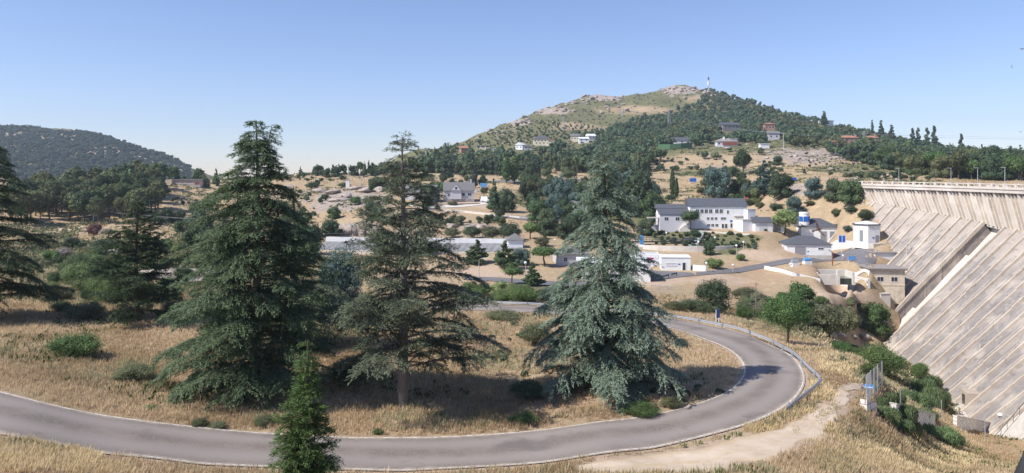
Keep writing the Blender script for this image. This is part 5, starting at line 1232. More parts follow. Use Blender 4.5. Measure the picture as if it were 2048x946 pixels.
bx(r, 'shed_roof', 'tile_red', -5.4, -3.0, -1.2, -.09, 2.9, 3.05)
p = at(1766, 584)
t = empty('concrete_box', (p[0], p[1] - 1.2, gz(p[0], p[1] - 1.2)), R(8), 'pale concrete box with streaked front below the pump house windows', 'box')
MB().box(-1.2, 1.2, 0, 1.6, -1, 2.1).build('body', MAT['concrete_pale'], t); MB().box(-1.3, 1.3, -.1, 1.7, 2.104, 2.25).build('lid', MAT['concrete'], t)
t = empty('railed_platform', (p[0] - 2.2, p[1] - 3.2, gz(p[0] - 2.2, p[1] - 3.2)), R(6), 'grey platform with thin railing in front of the concrete box', 'platform')
MB().box(-2.2, 2.2, 0, 2.4, -1.5, .3).build('deck', MAT['concrete'], t); mb = MB()
for x in np.linspace(-2.1, 2.1, 6): mb.tube([(x, .05, .3), (x, .05, 1.3)], .03, 5)
mb.tube([(-2.1, .05, 1.3), (2.1, .05, 1.3)], .03, 5).tube([(-2.1, .05, .85), (2.1, .05, .85)], .02, 5); mb.build('railing', MAT['dark_metal'], t)
p = at(1727, 610)
t = empty('outdoor_stairs', (p[0], p[1], gz(p[0], p[1])), R(0), 'narrow grey stair flight climbing the bank below the railed platform', 'stairs')
mb = MB()
for i in range(16): mb.box(-.6, .6, i * .42, i * .42 + .44, i * .26 - 1.6, i * .26 + .1)
mb.build('treads', MAT['concrete_pale'], t); MB().tube([(-.65, 0, .9), (-.65, 6.7, 5.0)], .04, 5).tube([(.65, 0, .9), (.65, 6.7, 5.0)], .04, 5).build('handrail', MAT['galv'], t)

# stone retaining wall of the yard
M_rub, nt, _, L = nodes('rubble_masonry')
tc = N(nt, 'ShaderNodeTexCoord'); br = N(nt, 'ShaderNodeTexBrick'); mp = N(nt, 'ShaderNodeMapping'); mp.inputs['Rotation'].default_value = (R(90), 0, 0); L.new(tc.outputs['Object'], mp.inputs[0]); L.new(mp.outputs[0], br.inputs['Vector'])
br.inputs['Color1'].default_value = rgba((.82, .79, .74)); br.inputs['Color2'].default_value = rgba((.68, .64, .60)); br.inputs['Mortar'].default_value = rgba((.30, .26, .23))
br.inputs['Scale'].default_value = 1.0; br.inputs['Mortar Size'].default_value = .03; br.inputs['Brick Width'].default_value = 1.2; br.inputs['Row Height'].default_value = .55; br.inputs['Bias'].default_value = -.2
finish(nt, mixc(nt, ramp(nt, noise(nt, 1.5, 7, .8), .55, .8), br.outputs[0], (.62, .56, .49)), .95, br.outputs['Fac'], .25, .03, .1); MAT['rubble'] = M_rub
def wallrun(name, label, pts, h, th, mat, cap=None, cat='wall', base=-1.5, group=None, top=None):
    """a wall over ground points; its top follows the ground plus h, or stays level at top"""
    c = np.mean(np.array(pts), 0); r = empty(name, (c[0], c[1], gz(c[0], c[1])), 0, label, cat, group)
    P2 = [Vector((p[0] - c[0], p[1] - c[1], (gz(p[0], p[1]) if top is None else top) - r.location.z)) for p in pts]
    mb = MB(); mc = MB()
    for a, b in zip(P2[:-1], P2[1:]):
        d = (b - a); n_ = Vector((-d.y, d.x, 0)).normalized() * th / 2; hh = h if top is None else 0
        f = lambda q, s, z: (q.x + s * n_.x, q.y + s * n_.y, q.z + z)
        mb.hexa([f(a, -1, base), f(b, -1, base), f(b, 1, base), f(a, 1, base)], [f(a, -1, hh), f(b, -1, hh), f(b, 1, hh), f(a, 1, hh)])
        if cap: mc.hexa([f(a, -1.3, hh + .004), f(b, -1.3, hh + .004), f(b, 1.3, hh + .004), f(a, 1.3, hh + .004)], [f(a, -1.3, hh + .14), f(b, -1.3, hh + .14), f(b, 1.3, hh + .14), f(a, 1.3, hh + .14)])
    if cap: mb.build('masonry', MAT[mat], r); mc.build('coping', MAT[cap], r)
    else:
        mb.build('masonry', MAT[mat], r)
    return r
wallrun('retaining_wall', 'rough white stone retaining wall left of the pump house', [at(1674, 563), at(1700, 568), at(1738, 577)], 2.2, .6, 'rubble')
wallrun('yard_kerb_wall', 'long low white wall edging the dry plot below the yard road', [at(1530, 538), at(1560, 544), at(1586, 552), at(1640, 564)], .75, .4, 'white', base=-1)

# ---- water works in the yard
p = at(1640, 553)
t = empty('intake_basin', (p[0], p[1], gz(p[0], p[1])), R(-3), 'open concrete intake basin with dark water in the yard plot', 'basin')
mb = MB(); mb.box(-6.5, -1.2, -.4, 0, -1.8, .8).box(-1.2, 3.6, -.4, 0, -1.8, .55).box(3.6, 4.2, -.6, .2, -1.8, 1.5).box(-6.5, 7, 4.0, 4.4, -1.8, 1.1).box(-6.5, -6.1, 0, 4.0, -1.8, .8).box(-.8, -.4, 0, 4.0, -1.8, .9).box(7, 7.5, -.4, 4.4, -1.8, 1.0); mb.build('walls', MAT['concrete_pale'], t)
MB().box(-6.1, 7, 0, 4, -1.8, -.4).build('water', MAT['water_dark'], t)
mb = MB(); mb.box(-9.5, -4.5, 4.6, 5.6, .1, .85).box(-2.2, 4.5, 4.6, 6.4, .1, .8); mb.build('pipe_bed', MAT['white'], t)
def pump(x, y, lab, mat):
    q = empty('pump', (p[0] + x, p[1] + y, gz(p[0] + x, p[1] + y)), R(10), lab, 'pump')
    MB().box(-.9, .9, -.6, .6, -.3, .7).build('base', MAT['white'], q)
    MB().tube([(-.8, 0, 1.1), (.5, 0, 1.1)], .45, 12).tube([(.5, 0, 1.1), (.9, 0, 1.1)], .3, 10).build('motor', MAT[mat], q)
    MB().tube([(-.5, 0, .7), (-.5, 0, 1.9), (.3, 0, 2.1)], .16, 8).build('pipe', MAT['galv'], q)
pump(-3.6, 5.6, 'grey pump with stacked motors at the left of the intake basin', 'galv')
pump(-.2, 6.9, 'bright blue pump above the intake basin', 'blue_light')
pump(8.0, 5.6, 'small white pump unit by the right end of the intake basin', 'white_metal')
p = at(1665, 531)
t = empty('davit_crane', (p[0], p[1], gz(p[0], p[1]) - .3), 0, 'dark upright lifting post standing by the blue pump', 'post'); MB().tube([(0, 0, 0), (0, 0, 3.6)], .16, 8).build('column', MAT['rust'], t); MB().tube([(0, 0, 3.6), (-1.0, .2, 4.3)], .09, 6).build('jib', MAT['dark_metal'], t)
# ---- main building
p = at(1420, 457)
z0 = gz(p[0], p[1]) + .1
r, *_ = house('main_building', 'large white plant building with two slate roofed wings and rows of windows', 'building', 1437, 458, 19.5, 10, 7.6, -3, 'gable', 2.6, wins=
    [('f', x, 5.2, 1.25, 1.5) for x in (-7.2, -5.7, -4.2, -2.7, -.6, .9)] + [('f', 3.2, 5.0, .8, 1.3)] + [('f', x, 2.9, 1.0, 1.0) for x in (-3.6, -2.2, -.9, 1.2, 2.1)] + [('f', x, .5, 1.1, 1.1) for x in (-3.4, -2.0, -.6)] + [('f', 1.5, 0, .9, 1.6, 'door'), ('f', 2.6, 0, .9, 1.6, 'door'), ('f', 4.4, .2, .8, 1.6)] +
    [('r', -2.6, 5.0, 1.3, 1.4), ('r', .2, 5.0, 1.3, 1.4), ('r', 2.8, 4.6, 1.1, 2.2, 'door')], z=z0)
bx(r, 'terrace', 'lilac_wall', 5.6, 12.6, -1.6, 6.5, -2, 4.2); bx(r, 'terrace_slab', 'concrete', 5.2, 13.1, -2.0, 6.9, 4.204, 4.5)
mb = MB()
for x in np.linspace(5.4, 12.9, 9): mb.tube([(x, -1.85, 4.5), (x, -1.85, 5.4)], .03, 5)
mb.tube([(5.3, -1.85, 5.4), (12.9, -1.85, 5.4), (12.9, 6.8, 5.4)], .035, 5); mb.build('terrace_railing', MAT['galv'], r)
mb = MB()
for i in range(9): mb.box(13.1, 14.5, -.6 + i * .42, -.16 + i * .42, -1, .15 + .2 * i)
mb.build('steps', MAT['concrete'], r)
bx(r, 'left_wing', 'lilac_wall', -20.4, -9.9, -1.8, 9.0, -2.5, 4.9)
rf = roof_mb(10.8, 6.0, 4.9, 'shed', 1.6, .3).build('wing_roof', MAT['slate'], r); rf.location = (-15.1, -1.8, 0)
rf = roof_mb(13.0, 5.2, 6.6, 'gable', 1.4, .2).build('wing_upper_roof', MAT['slate'], r); rf.location = (-14.2, 4.3, 0)
bx(r, 'wing_upper_wall', 'white', -20.2, -8, 4.2, 9.3, 4.9, 6.6)
for x in (-18.2, -14.4, -10.8 + .0): 
    o = opening(r, 0, 0, 'f', x, 2.7, 1.5, 1.3, 'window', 'white_metal', 'glass'); o.location.y = -1.8
mb = MB()
for i in range(10): mb.box(-13.6 - .36 + i * .36, -13.6 + i * .36, -3.4, -1.82, -1, .1 + i * .26)
mb.build('wing_stairs', MAT['concrete_pale'], r); MB().tube([(-13.8, -3.4, .9), (-10.2, -3.4, 3.5)], .04, 5).tube([(-13.8, -3.4, .4), (-10.2, -3.4, 3.0)], .03, 5).build('stair_rail', MAT['galv'], r)
r.scale = (.86, .86, .86)
bx(r, 'side_canopy', 'concrete', -24.5, -20.5, -.5, 3, 3.4, 3.7); bx(r, 'canopy_post', 'pole_grey', -24.3, -24.1, -.3, -.1, -2, 3.4); bx(r, 'canopy_wall', 'lilac_wall', -24.4, -20.5, 2.6, 2.9, -2, 1.0)
bx(r, 'number_plate', 'blue', 4.0, 4.7, -.06, -.005, 2.2, 2.9)
wallrun('bank_wall', 'pale kerb wall along the bank top in front of the main building', [at(1305, 458), at(1380, 462), at(1440, 466), at(1500, 470)], .35, .5, 'concrete_pale')
t = empty('flag', Vector(r.location) + Vector((10.6, 9.5, 0)), 0, 'small red and yellow flag on a pole behind the main building gable', 'flag')
MB().tube([(0, 0, 0), (0, 0, 9.6)], .06, 6).build('pole', MAT['pole_grey'], t); 
MB().box(0, 1.3, -.02, .02, 8.7, 9.0).build('red_band', MAT['red'], t); MB().box(0, 1.3, -.02, .02, 8.4, 8.7).build('yellow_band', MAT['orange'], t)
r, *_ = house('chimney_block', 'plain white block with a square white shaft on top right of the main building', 'building', 1503, 462, 5.6, 5, 3.2, 14, 'flat', .2, 'concrete', ov=.1)
bx(r, 'shaft', 'white', -.6, 1.9, 1.0, 3.2, 3.3, 6.2); bx(r, 'shaft_cap', 'concrete', -.7, 2.0, .9, 3.3, 6.204, 6.35)
house('garage', 'small white garage with pale blue door behind the pale broadleaf tree', 'garage', 1528, 462, 5.2, 5, 2.4, 4, 'gable', 1.4, wins=[('f', -.3, 0, 2.2, 2.1, 'garage_door', 'frame_grey')])
house('garage', 'white garage half hidden by the trunk side of the pale broadleaf tree', 'garage', 1553, 462, 4.6, 5, 2.2, 0, 'gable', 1.2, wins=[('f', .3, 0, 2.0, 1.9, 'garage_door', 'grey_door')])
# green stair ramp down the bank
def strip(name, label, cat, A, B, width, mat, lift=.15, n_=14, side=None):
    A, B = np.array(A), np.array(B); c = (A + B) / 2; d = (B - A); nrm = np.array([-d[1], d[0], 0]) / np.hypot(d[0], d[1]) * width / 2
    mb = MB(); ms = MB()
    for i in range(n_):
        P = [A + d * (i / n_), A + d * ((i + 1) / n_)]; zt_ = [gz(q[0], q[1]) for q in P]
        q0, q1 = P; e = lambda q, s, z: (q[0] + s * nrm[0] - c[0], q[1] + s * nrm[1] - c[1], z - c[2])
        mb.hexa([e(q0, -1, zt_[0] - 1), e(q0, 1, zt_[0] - 1), e(q1, 1, zt_[1] - 1), e(q1, -1, zt_[1] - 1)], [e(q0, -1, zt_[0] + lift), e(q0, 1, zt_[0] + lift), e(q1, 1, zt_[1] + lift), e(q1, -1, zt_[1] + lift)])
        if side:
            for s in (-1.14, 1.06): ms.hexa([e(q0, s, zt_[0] - 1), e(q0, s + .10, zt_[0] - 1), e(q1, s + .10, zt_[1] - 1), e(q1, s, zt_[1] - 1)], [e(q0, s, zt_[0] + .7), e(q0, s + .10, zt_[0] + .7), e(q1, s + .10, zt_[1] + .7), e(q1, s, zt_[1] + .7)])
    r_ = empty(name, tuple(c), 0, label, cat); mb.build('slab', MAT[mat], r_)
    if side: ms.build('side_wall', MAT[side], r_)
    return r_
strip('stair_ramp', 'long greenish stair ramp running down the scrub bank from the main building', 'stairs', at(1401, 464), at(1383, 493), 2.6, 'green_channel', .2, side='concrete')
# settling tank
p = at(1392, 502)
t = empty('settling_tank', (p[0], p[1] + 9, gz(p[0], p[1]) + .2), 0, 'round concrete settling tank with a dark railed scraper bridge', 'tank')
ring = MB(); n_ = 48; RO_, RI_ = 16.5, 15.7
for i in range(n_):
    a, b = 2 * math.pi * i / n_, 2 * math.pi * (i + 1) / n_
    f = lambda r_, an, z: (r_ * math.cos(an), .62 * r_ * math.sin(an), z)
    ring.hexa([f(RO_, a, -2), f(RI_, a, -2), f(RI_, b, -2), f(RO_, b, -2)], [f(RO_, a, 1.1), f(RI_, a, 1.1), f(RI_, b, 1.1), f(RO_, b, 1.1)])
ring.build('rim', MAT['concrete_pale'], t)
mb = MB(); mb.add([(15.7 * math.cos(2 * math.pi * i / n_), .62 * 15.7 * math.sin(2 * math.pi * i / n_), .35) for i in range(n_)], [tuple(range(n_))]); mb.build('water', MAT['water_dark'], t)
mb = MB().box(-15.5, 4, -.5, .5, 1.3, 1.6)
for x in np.linspace(-15.4, 3.8, 26): mb.box(x - .04, x + .04, -.55, -.49, 1.6, 2.6)
mb.box(-15.5, 4, -.58, -.48, 2.5, 2.62).box(-15.5, 4, -.58, -.48, 2.0, 2.1); mb.build('bridge', MAT['dark_metal'], t)
mb = MB().lathe([(1.6, .3), (1.6, 2.0), (.4, 2.6)], 12); mb.build('centre_drum', MAT['dark_metal'], t)
bx(t, 'bridge_frame', 'blue_light', -13.6, -12.6, -2.2, -.7, .3, 3.2)
r, *_ = house('flat_cabin', 'small white flat roofed cabin with dark door beside the parking yard', 'cabin', 1352, 541, 6.6, 5.5, 2.9, -6, 'flat', .2, 'white_metal', wins=[('f', 1.8, 0, .8, 1.9, 'door'), ('f', -1.0, 1.0, 2.4, .8, 'window', 'frame_grey')], ov=.1)
bx(r, 'number_plate', 'blue', .55, .95, -.05, .02, 1.3, 1.6)
wallrun('low_wall', 'white low wall right of the flat roofed cabin', [at(1386, 541), at(1412, 543)], 1.3, .3, 'white')
# treatment sheds and ramps left of the cabin, partly behind the blue green cedar
r, *_ = house('treatment_hall', 'long white hall with grey side wall behind the blue green cedar foot', 'building', 1228, 562, 15.0, 10, 3.6, -4, 'flat', .3, 'white_metal', wins=[('f', -4, .4, 2.2, 2.4, 'door', 'grey_door'), ('f', 2, 1.4, 1.6, 1.2)], ov=.2)
bx(r, 'side_panel', 'grey_wall', 7.505, 7.56, .2, 9.8, 0, 3.3)
r, *_ = house('hipped_lodge', 'pale lodge with grey hipped roof on the left edge of the blue green cedar', 'building', 1148, 531, 8.0, 7, 2.6, 6, 'hip', 1.6, 'slate_light', 'grey_wall', wins=[('f', -2, .9, 1.0, 1.1)])
p = at(1300, 536)
t = empty('filter_block', (p[0], p[1] + 3, gz(p[0], p[1])), R(-8), 'stepped white filter basins with ramps between tank and parking yard', 'basins')
mb = MB().box(-9, 3, 8, 13, -1.5, 2.2).box(-7, 5.5, 3.5, 7.6, -1.5, 1.2).box(-5, 6, 0, 3.1, -1.5, .7).box(5.8, 6.2, -1, 9, -1.5, 1.6); mb.build('basin_walls', MAT['white'], t)
mb = MB().box(-8.6, 2.6, 8.4, 12.6, 2.204, 2.24).box(-6.6, 5.1, 3.9, 7.2, 1.204, 1.24); mb.build('basin_floor', MAT['grey_wall'], t)
mb = MB()
for x in np.linspace(-6.8, 5.3, 12): mb.tube([(x, 3.6, 1.2), (x, 3.6, 2.2)], .035, 5)
mb.tube([(-6.8, 3.6, 2.2), (5.3, 3.6, 2.2)], .04, 5); mb.build('railing', MAT['galv'], t)
MB().hexa([(-1, -1.2, -1), (1, -1.2, -1), (5, 3, -1), (3, 3, -1)], [(-1, -1.2, .1), (1, -1.2, .1), (5, 3, 1.3), (3, 3, 1.3)]).build('ramp', MAT['grey_wall'], t)
t = empty('kayak', (p[0] - .8, p[1] + 4.8, gz(p[0], p[1]) + 1.35), R(-4), 'bright red and white boat hull lying on the white basins', 'boat')
mb = MB(); ring_ = [(-2.6, .05, .35), (-1.6, .38, .2), (0, .5, .15), (1.6, .38, .2), (2.6, .05, .35)]
vv = []; 
for x, wv, zz in ring_: vv += [(x, -wv, .55), (x, -wv * .6, zz - .1), (x, wv * .6, zz - .1), (x, wv, .55)]
mb.add(vv, [(i * 4 + j, i * 4 + (j + 1) % 4, i * 4 + 4 + (j + 1) % 4, i * 4 + 4 + j) for i in range(4) for j in range(4)] + [(3, 2, 1, 0), (16, 17, 18, 19)]); mb.build('hull', MAT['red'], t); MB().box(-1.0, .6, -.25, .25, .55, .66).build('deck', MAT['white_metal'], t)
# ---- the long covered basin behind the cedars
def longbox(name, label, A, B, depth, h, mats):
    A, B = np.array(A), np.array(B); c = (A + B) / 2; d = B - A; w = np.hypot(d[0], d[1]); a = math.atan2(d[1], d[0])
    r_ = empty(name, (c[0], c[1], min(gz(*A[:2]), gz(*B[:2]), gz(*c[:2])) - .2), a, label, 'basin'); return r_, w
r, w = longbox('covered_basin', 'long low basin with rippled grey cover and bright white parapet behind the cedars', at(628, 499), at(1040, 503), 10, 2, None)
mb = MB(); nx = 60
for i in range(nx):
    x0, x1 = -w / 2 + w * i / nx, -w / 2 + w * (i + 1) / nx; z0_ = .9 + .22 * (i % 2); z1_ = .9 + .22 * ((i + 1) % 2)
    mb.add([(x0, 0, z0_), (x1, 0, z1_), (x1, 9, 2.1 + z1_ * .3), (x0, 9, 2.1 + z0_ * .3)], [(0, 1, 2, 3)])
mb.build('cover', MAT['tarp'], r); MB().box(-w / 2, w / 2, -.4, -.01, -2, .95).build('front_wall', MAT['concrete_pale'], r)
MB().box(-w / 2, w / 2, 9.0, 9.5, -2, 3.6).build('parapet', MAT['white'], r)
mb = MB()
for x in np.linspace(-w / 2, w / 2, 40): mb.tube([(x, 9.7, 3.0), (x, 9.7, 4.5)], .04, 4)
mb.tube([(-w / 2, 9.7, 4.5), (w / 2, 9.7, 4.5)], .04, 4); mb.build('fence_rail', MAT['dark_metal'], r)
house('slate_hut', 'tiny white hut with grey slate roof at the right end of the long covered basin', 'hut', 1031, 497, 4.0, 4, 2.2, 5, 'hip', 1.6, 'slate_light')
# ---- the dormered house and its neighbour
r, w, d, h, p = house('dormered_house', 'grey stone house with steep roof and central gabled dormer above the dry field', 'house', 918, 404, 12.4, 8, 3.4, 5, 'gable', 3.4, 'slate_light', 'grey_wall', wins=[('f', 1.6, 1.2, 1.7, 1.4), ('f', 4.3, 1.3, 1.7, 1.2), ('f', -1.6, 1.2, 1.4, 1.6), ('f', -4.2, 1.2, 1.0, 1.2), ('f', -1.6, -1.4, .9, 1.3, 'door'), ('f', 1.4, -1.5, 1.2, .8)], found=3, dz=1.2)
MB().box(-3.4, 1.0, -.6, 3, 0, 3.5).build('gable_wall', MAT['lilac_wall'], r)
rf = roof_mb(4.6, 5.5, 3.5, 'gable_y', 2.5, .3).build('dormer_roof', MAT['slate_light'], r); rf.location = (-1.2, -.6, 0)
MB().add([(-3.4, -.62, 3.5), (1.0, -.62, 3.5), (-1.2, -.62, 5.7)], [(0, 1, 2)]); mb = MB(); mb.add([(-3.3, -1.0, 3.62), (.9, -1.0, 3.62), (-1.2, -1.0, 5.9), (-3.3, -.5, 3.62), (.9, -.5, 3.62), (-1.2, -.5, 5.9)], [(0, 1, 2), (5, 4, 3), (0, 3, 4, 1), (1, 4, 5, 2), (2, 5, 3, 0)]); mb.build('gable', MAT['lilac_wall'], r)
bx(r, 'gable_window', 'glass', -1.6, -.8, -1.04, -.99, 4.1, 5.0); bx(r, 'chimney', 'grey_wall', 4.6, 5.4, 3.5, 4.4, 6, 8.1); bx(r, 'plinth', 'granite', -6.3, 6.3, -.08, 8.08, -3.2, -.05)
MB().box(-6.26, -6.2, 0.1, 7.9, -1, 3.4).build('white_gable_wall', MAT['white'], r)
house('grey_roofed_house', 'second grey roofed house mostly hidden behind the thin cedar and dark tree', 'house', 838, 401, 13, 8, 3.0, -12, 'gable', 3.2, 'slate_light', 'grey_wall', wins=[('f', 2, 1, 1.2, 1.2)])
wallrun('drive_wall', 'low stone wall edging the drive in front of the dormered house', [at(845, 404), at(900, 410), at(960, 408)], .5, .5, 'granite')
wallrun('field_wall', 'thin pale wall along the lower edge of the dry field under the dormered house', [at(830, 414), at(880, 421), at(930, 425), at(985, 431), at(1040, 437), at(1100, 440)], .7, .5, 'concrete_pale')
house('small_white_house', 'small white house with grey roof behind the blue green cedar branches', 'house', 1150, 424, 7.0, 6, 2.6, 10, 'hip', 1.6, 'slate_light', wins=[('f', 1, .9, 1, 1.1)])
# ---- abandoned building on the left
r, w, d, h, p = house('abandoned_building', 'long abandoned grey building with flat roof and faded graffiti band left of the cedars', 'building', 373, 371, 13.5, 8, 2.9, 3, 'flat', .2, 'brown_roof', 'weathered', ov=.5)
bx(r, 'end_block', 'tan_stone', -10.4, -6.8, -1.2, 7, -2.5, 3.0); bx(r, 'tower_block', 'concrete', -14.4, -10.5, -.4, 7, -2.5, 4.6); bx(r, 'left_block', 'tan_stone', -16.8, -14.45, -.1, 6, -2.5, 3.0); bx(r, 'doorway', 'black', -13.2, -12.2, -.45, -.38, 0, 2.0)
rs_ = random.Random(4); mb = MB()
for i in range(11):
    x = -6.2 + i * 1.0 + rs_.uniform(-.1, .1); mb.box(x, x + rs_.uniform(.3, .7), -.05, -.004, rs_.uniform(.3, .6), rs_.uniform(.9, 1.5))
mb.build('graffiti', MAT['frame_grey'], r); bx(r, 'dark_graffiti', 'rust', 4.0, 6.4, -.052, -.003, .5, 1.5)
# ---- houses on the hill
def hill(label, px, py, w, d, h, rz, roof, rh, rmat, wall, wins, name='house', extra=None):
    r, *_ = house(name, label, 'house', px, py, w, d, h, rz, roof, rh, rmat, wall, wins, ov=.6, found=6, dz=1.5)
    if extra:
        for e in extra: bx(r, *e)
    D0 = 700 if px < 1320 else (565 if px < 1560 and py > 270 else 620)
    k_ = max(.72, .9 * _[3][1] / D0); r.scale = (k_, k_, k_)
    return r
W2_ = lambda w, n_, z, s=1.2: [('f', -w / 2 + w * (i + .5) / n_, z, s, 1.3) for i in range(n_)]
hill('cream two storey hill house with dark pyramid roof, largest left of the hill pines', 1084, 291, 17, 12, 5.2, 0, 'hip', 3.4, 'slate', 'cream', W2_(17, 5, 2.8) + W2_(15, 4, .4), extra=[('side_wing', 'cream', 6, 16, -2, 8, -4, 3.6), ('wing_roof', 'tile_red', 5.5, 16.5, -2.6, 8.5, 3.604, 4.2)])
hill('pink walled hill house with grey gable roof in the pines', 1150, 284, 9, 9, 4.6, -8, 'gable', 2.4, 'slate_light', 'cream', W2_(9, 3, 1.4), extra=[('chimney', 'brick_pink', 2, 3, 3, 4, 5, 8)])
hill('white hill house with low sloping roof, left of a touching pair', 1168, 286, 10, 8, 2.8, 0, 'shed', 2.0, 'white_metal', 'white', W2_(10, 2, .8))
hill('white hill house with pale roof, right of a touching pair', 1184, 281, 8, 8, 3.2, 14, 'gable', 2.2, 'white_metal', 'white', W2_(8, 2, .8))
hill('unfinished pale concrete house with open floors on the left hill slope', 966, 304, 13, 9, 5.2, 0, 'flat', .4, 'concrete', 'tan_stone', [('f', -4.5, 3.0, 3, 1.8), ('f', 0, 3.0, 3, 1.8), ('f', 4.5, 3.0, 3, 1.8)], extra=[('long_terrace', 'concrete', 6.6, 22, 1, 8, -4, 2.4)])
hill('small red roofed cottage low on the left hill flank', 929, 304, 7, 6, 2.4, 20, 'gable', 2.4, 'tile_red', 'brick_pink', W2_(7, 2, .7))
hill('white gabled house below the cream hill house, left one', 1038, 301, 8, 8, 4.0, -25, 'gable_y', 2.6, 'white_metal', 'white', W2_(8, 2, 1))
hill('dark roofed low house right below the cream hill house', 1056, 302, 8, 7, 2.6, 0, 'hip', 1.8, 'slate', 'grey_wall', W2_(8, 2, .8))
r = hill('white house with dark slate roof behind the green screen fence on the dry field', 1364, 292, 15, 9, 3.2, 0, 'gable', 2.6, 'slate', 'white', W2_(15, 3, 1.2), extra=[('annex', 'white', -14, -7.6, 0, 7, -4, 2.2)])
r = hill('brown roofed villa with white chimney and long porch at the top of the dry field', 1455, 294, 17, 9, 3.0, -4, 'hip', 2.6, 'brown_roof', 'lilac_wall', W2_(17, 5, .6), extra=[('chimney', 'white', -3.2, -1.8, 2, 3.2, 3, 6.8), ('upper_room', 'white', 3, 8, 1, 6, 3.2, 5.0), ('upper_roof', 'brown_roof', 2.4, 8.6, .4, 6.6, 5.004, 5.5), ('porch_wall', 'rust', -4, 8, -.6, -.1, 0, 2.2)])
hill('grey chalet with wide dark gable roof among the pines above the brown roofed villa', 1463, 263, 17, 10, 4.6, 12, 'gable', 2.6, 'slate', 'brown_roof', W2_(15, 4, 2.6))
hill('small brick house with bright orange roof right of the grey chalet', 1540, 261, 9.5, 8, 4.6, 0, 'hip', 1.2, 'tile_red', 'brick_pink', W2_(9, 3, 1.0))
hill('white shed at the left end of the rocky slope top', 1530, 297, 7.5, 5, 2.4, 0, 'flat', .2, 'white_metal', 'white', [])
hill('grey house among trees above the white shed', 1548, 280, 9, 7, 4.0, -6, 'gable', 2.0, 'slate_light', 'grey_wall', W2_(9, 2, 1))
hill('large pink brick villa with tiled roof at the wood edge', 1699, 289, 16, 10, 4.6, 0, 'hip', 2.2, 'tile_red', 'brick_pink', W2_(16, 4, 1.8), extra=[('chimney', 'brick_pink', 6, 7.4, 2, 3.4, 4, 7.6)])
hill('left pink wing of the brick villa, lower and with dark windows', 1667, 300, 8, 8, 6.0, 0, 'shed', 1.0, 'tile_red', 'brick_pink', W2_(8, 2, 3.2), name='villa_wing')
hill('small pink brick house with chimney right of the large villa', 1747, 285, 8, 7, 3.0, 0, 'gable', 1.8, 'tile_red', 'brick_pink', [], extra=[('chimney', 'brick_pink', 1.5, 3.2, 1, 2.6, 3, 6.4)])
hill('white flat roofed house near the skyline in the right wood', 1653, 250, 13, 8, 3.0, 0, 'flat', .3, 'white_metal', 'white', [])
hill('long low pale wall house deep in the right wood below the tall spires', 1848, 298, 15, 5, 2.2, 0, 'flat', .2, 'white_metal', 'white', [])
p = at(1368, 297); q_ = at(1316, 299)
wallrun('screen_fence', 'long dark green screen fence in front of the white hill house', [at(1316, 300), at(1340, 300), at(1362, 298), at(1384, 296)], 4.2, .2, 'hedge_screen', cat='fence')
wallrun('ruined_wall', 'row of grey ruined wall stumps near the right skyline', [at(1583, 236), at(1600, 236), at(1612, 237)], 4.5, .8, 'concrete')
# white gatehouse on the dam crest at the right edge
pt_ = dam(58, 8.5, ZC)
t = empty('gatehouse', dam(63.2, 8.2, ZC + .1), R(-6), 'small white gatehouse with flat grey roof on the dam crest, cut by the right edge', 'building')
MB().box(-2.6, 2.6, 0, 4, -.4, 3.1).build('wall', MAT['white'], t); MB().box(-3.1, 3.1, -.5, 4.5, 3.104, 3.5).build('roof', MAT['slate_light'], t)
opening(t, 5.2, 4, 'f', .5, 0.3, 1.4, 1.9, 'door', 'frame_grey', 'grey_door'); opening(t, 5.2, 4, 'f', -1.9, .9, .5, 1.4, 'window')
MAT['dust'] = simple('lane_dust', (.52, .41, .30), .12, .8, .97, .2)
# ------------------------------------------------------------------ yards and lanes of the plant
def lane(name, up, lo, mat, n_=40, across=6, lift=.10): return drape(name, pxs(up, n_), pxs(lo, n_), MAT[mat] if isinstance(mat, str) else mat, across, lift)
lane('yard_road', [(1392,545),(1440,541),(1500,531),(1545,523),(1600,518),(1640,514),(1675,504),(1705,498),(1756,501)], [(1392,552),(1450,548),(1510,539),(1550,531),(1600,525),(1650,521),(1690,520),(1710,523),(1738,540)], 'asphalt_far', 50, 10)
lane('paved_yard', [(1662,488),(1700,482),(1736,484)], [(1664,502),(1690,498),(1738,498)], 'pave_pale', 20, 6, .08)
lane('parking_yard', [(1272,549),(1300,541),(1340,543.5),(1384,546)], [(1272,561),(1310,562),(1350,556),(1392,551.5)], 'asphalt_far', 24, 8)
lane('plant_road', [(930,553),(1000,556),(1060,561),(1120,564),(1190,562)], [(930,560),(1000,564),(1060,570),(1120,573),(1190,571)], 'asphalt_far', 40, 6)
lane('house_lane', [(985,428),(1040,433),(1100,437),(1160,438)], [(985,434),(1040,440),(1100,444),(1160,445)], 'asphalt_far', 30, 5, .15)
lane('house_drive', [(820,408),(870,411),(930,410),(985,402)], [(820,413),(870,416),(930,414),(990,407)], 'pave_pale', 30, 5, .12)
lane('dirt_lane', [(56,462),(110,458),(165,453)], [(56,470),(110,467),(168,460)], 'dust', 24, 5, .12)
lane('upper_road', [(880,364),(950,363.5),(1050,363),(1150,362),(1300,361)], [(880,367),(950,366.5),(1050,366),(1150,365.5),(1300,364.5)], 'asphalt_far', 60, 5, .3)
lane('concrete_apron', [(1655,552),(1700,545),(1740,541)], [(1666,556),(1700,556.5),(1738,555)], 'concrete_pale', 24, 8, .25)
# footpath beside the dam foot
drape('footpath', pxs([(1896,769),(1905,800),(1913,838)], 24), pxs([(1930,776),(1934,805),(1937,838)], 24), MAT['pave_pale'], 5, .12)
STREAM = []
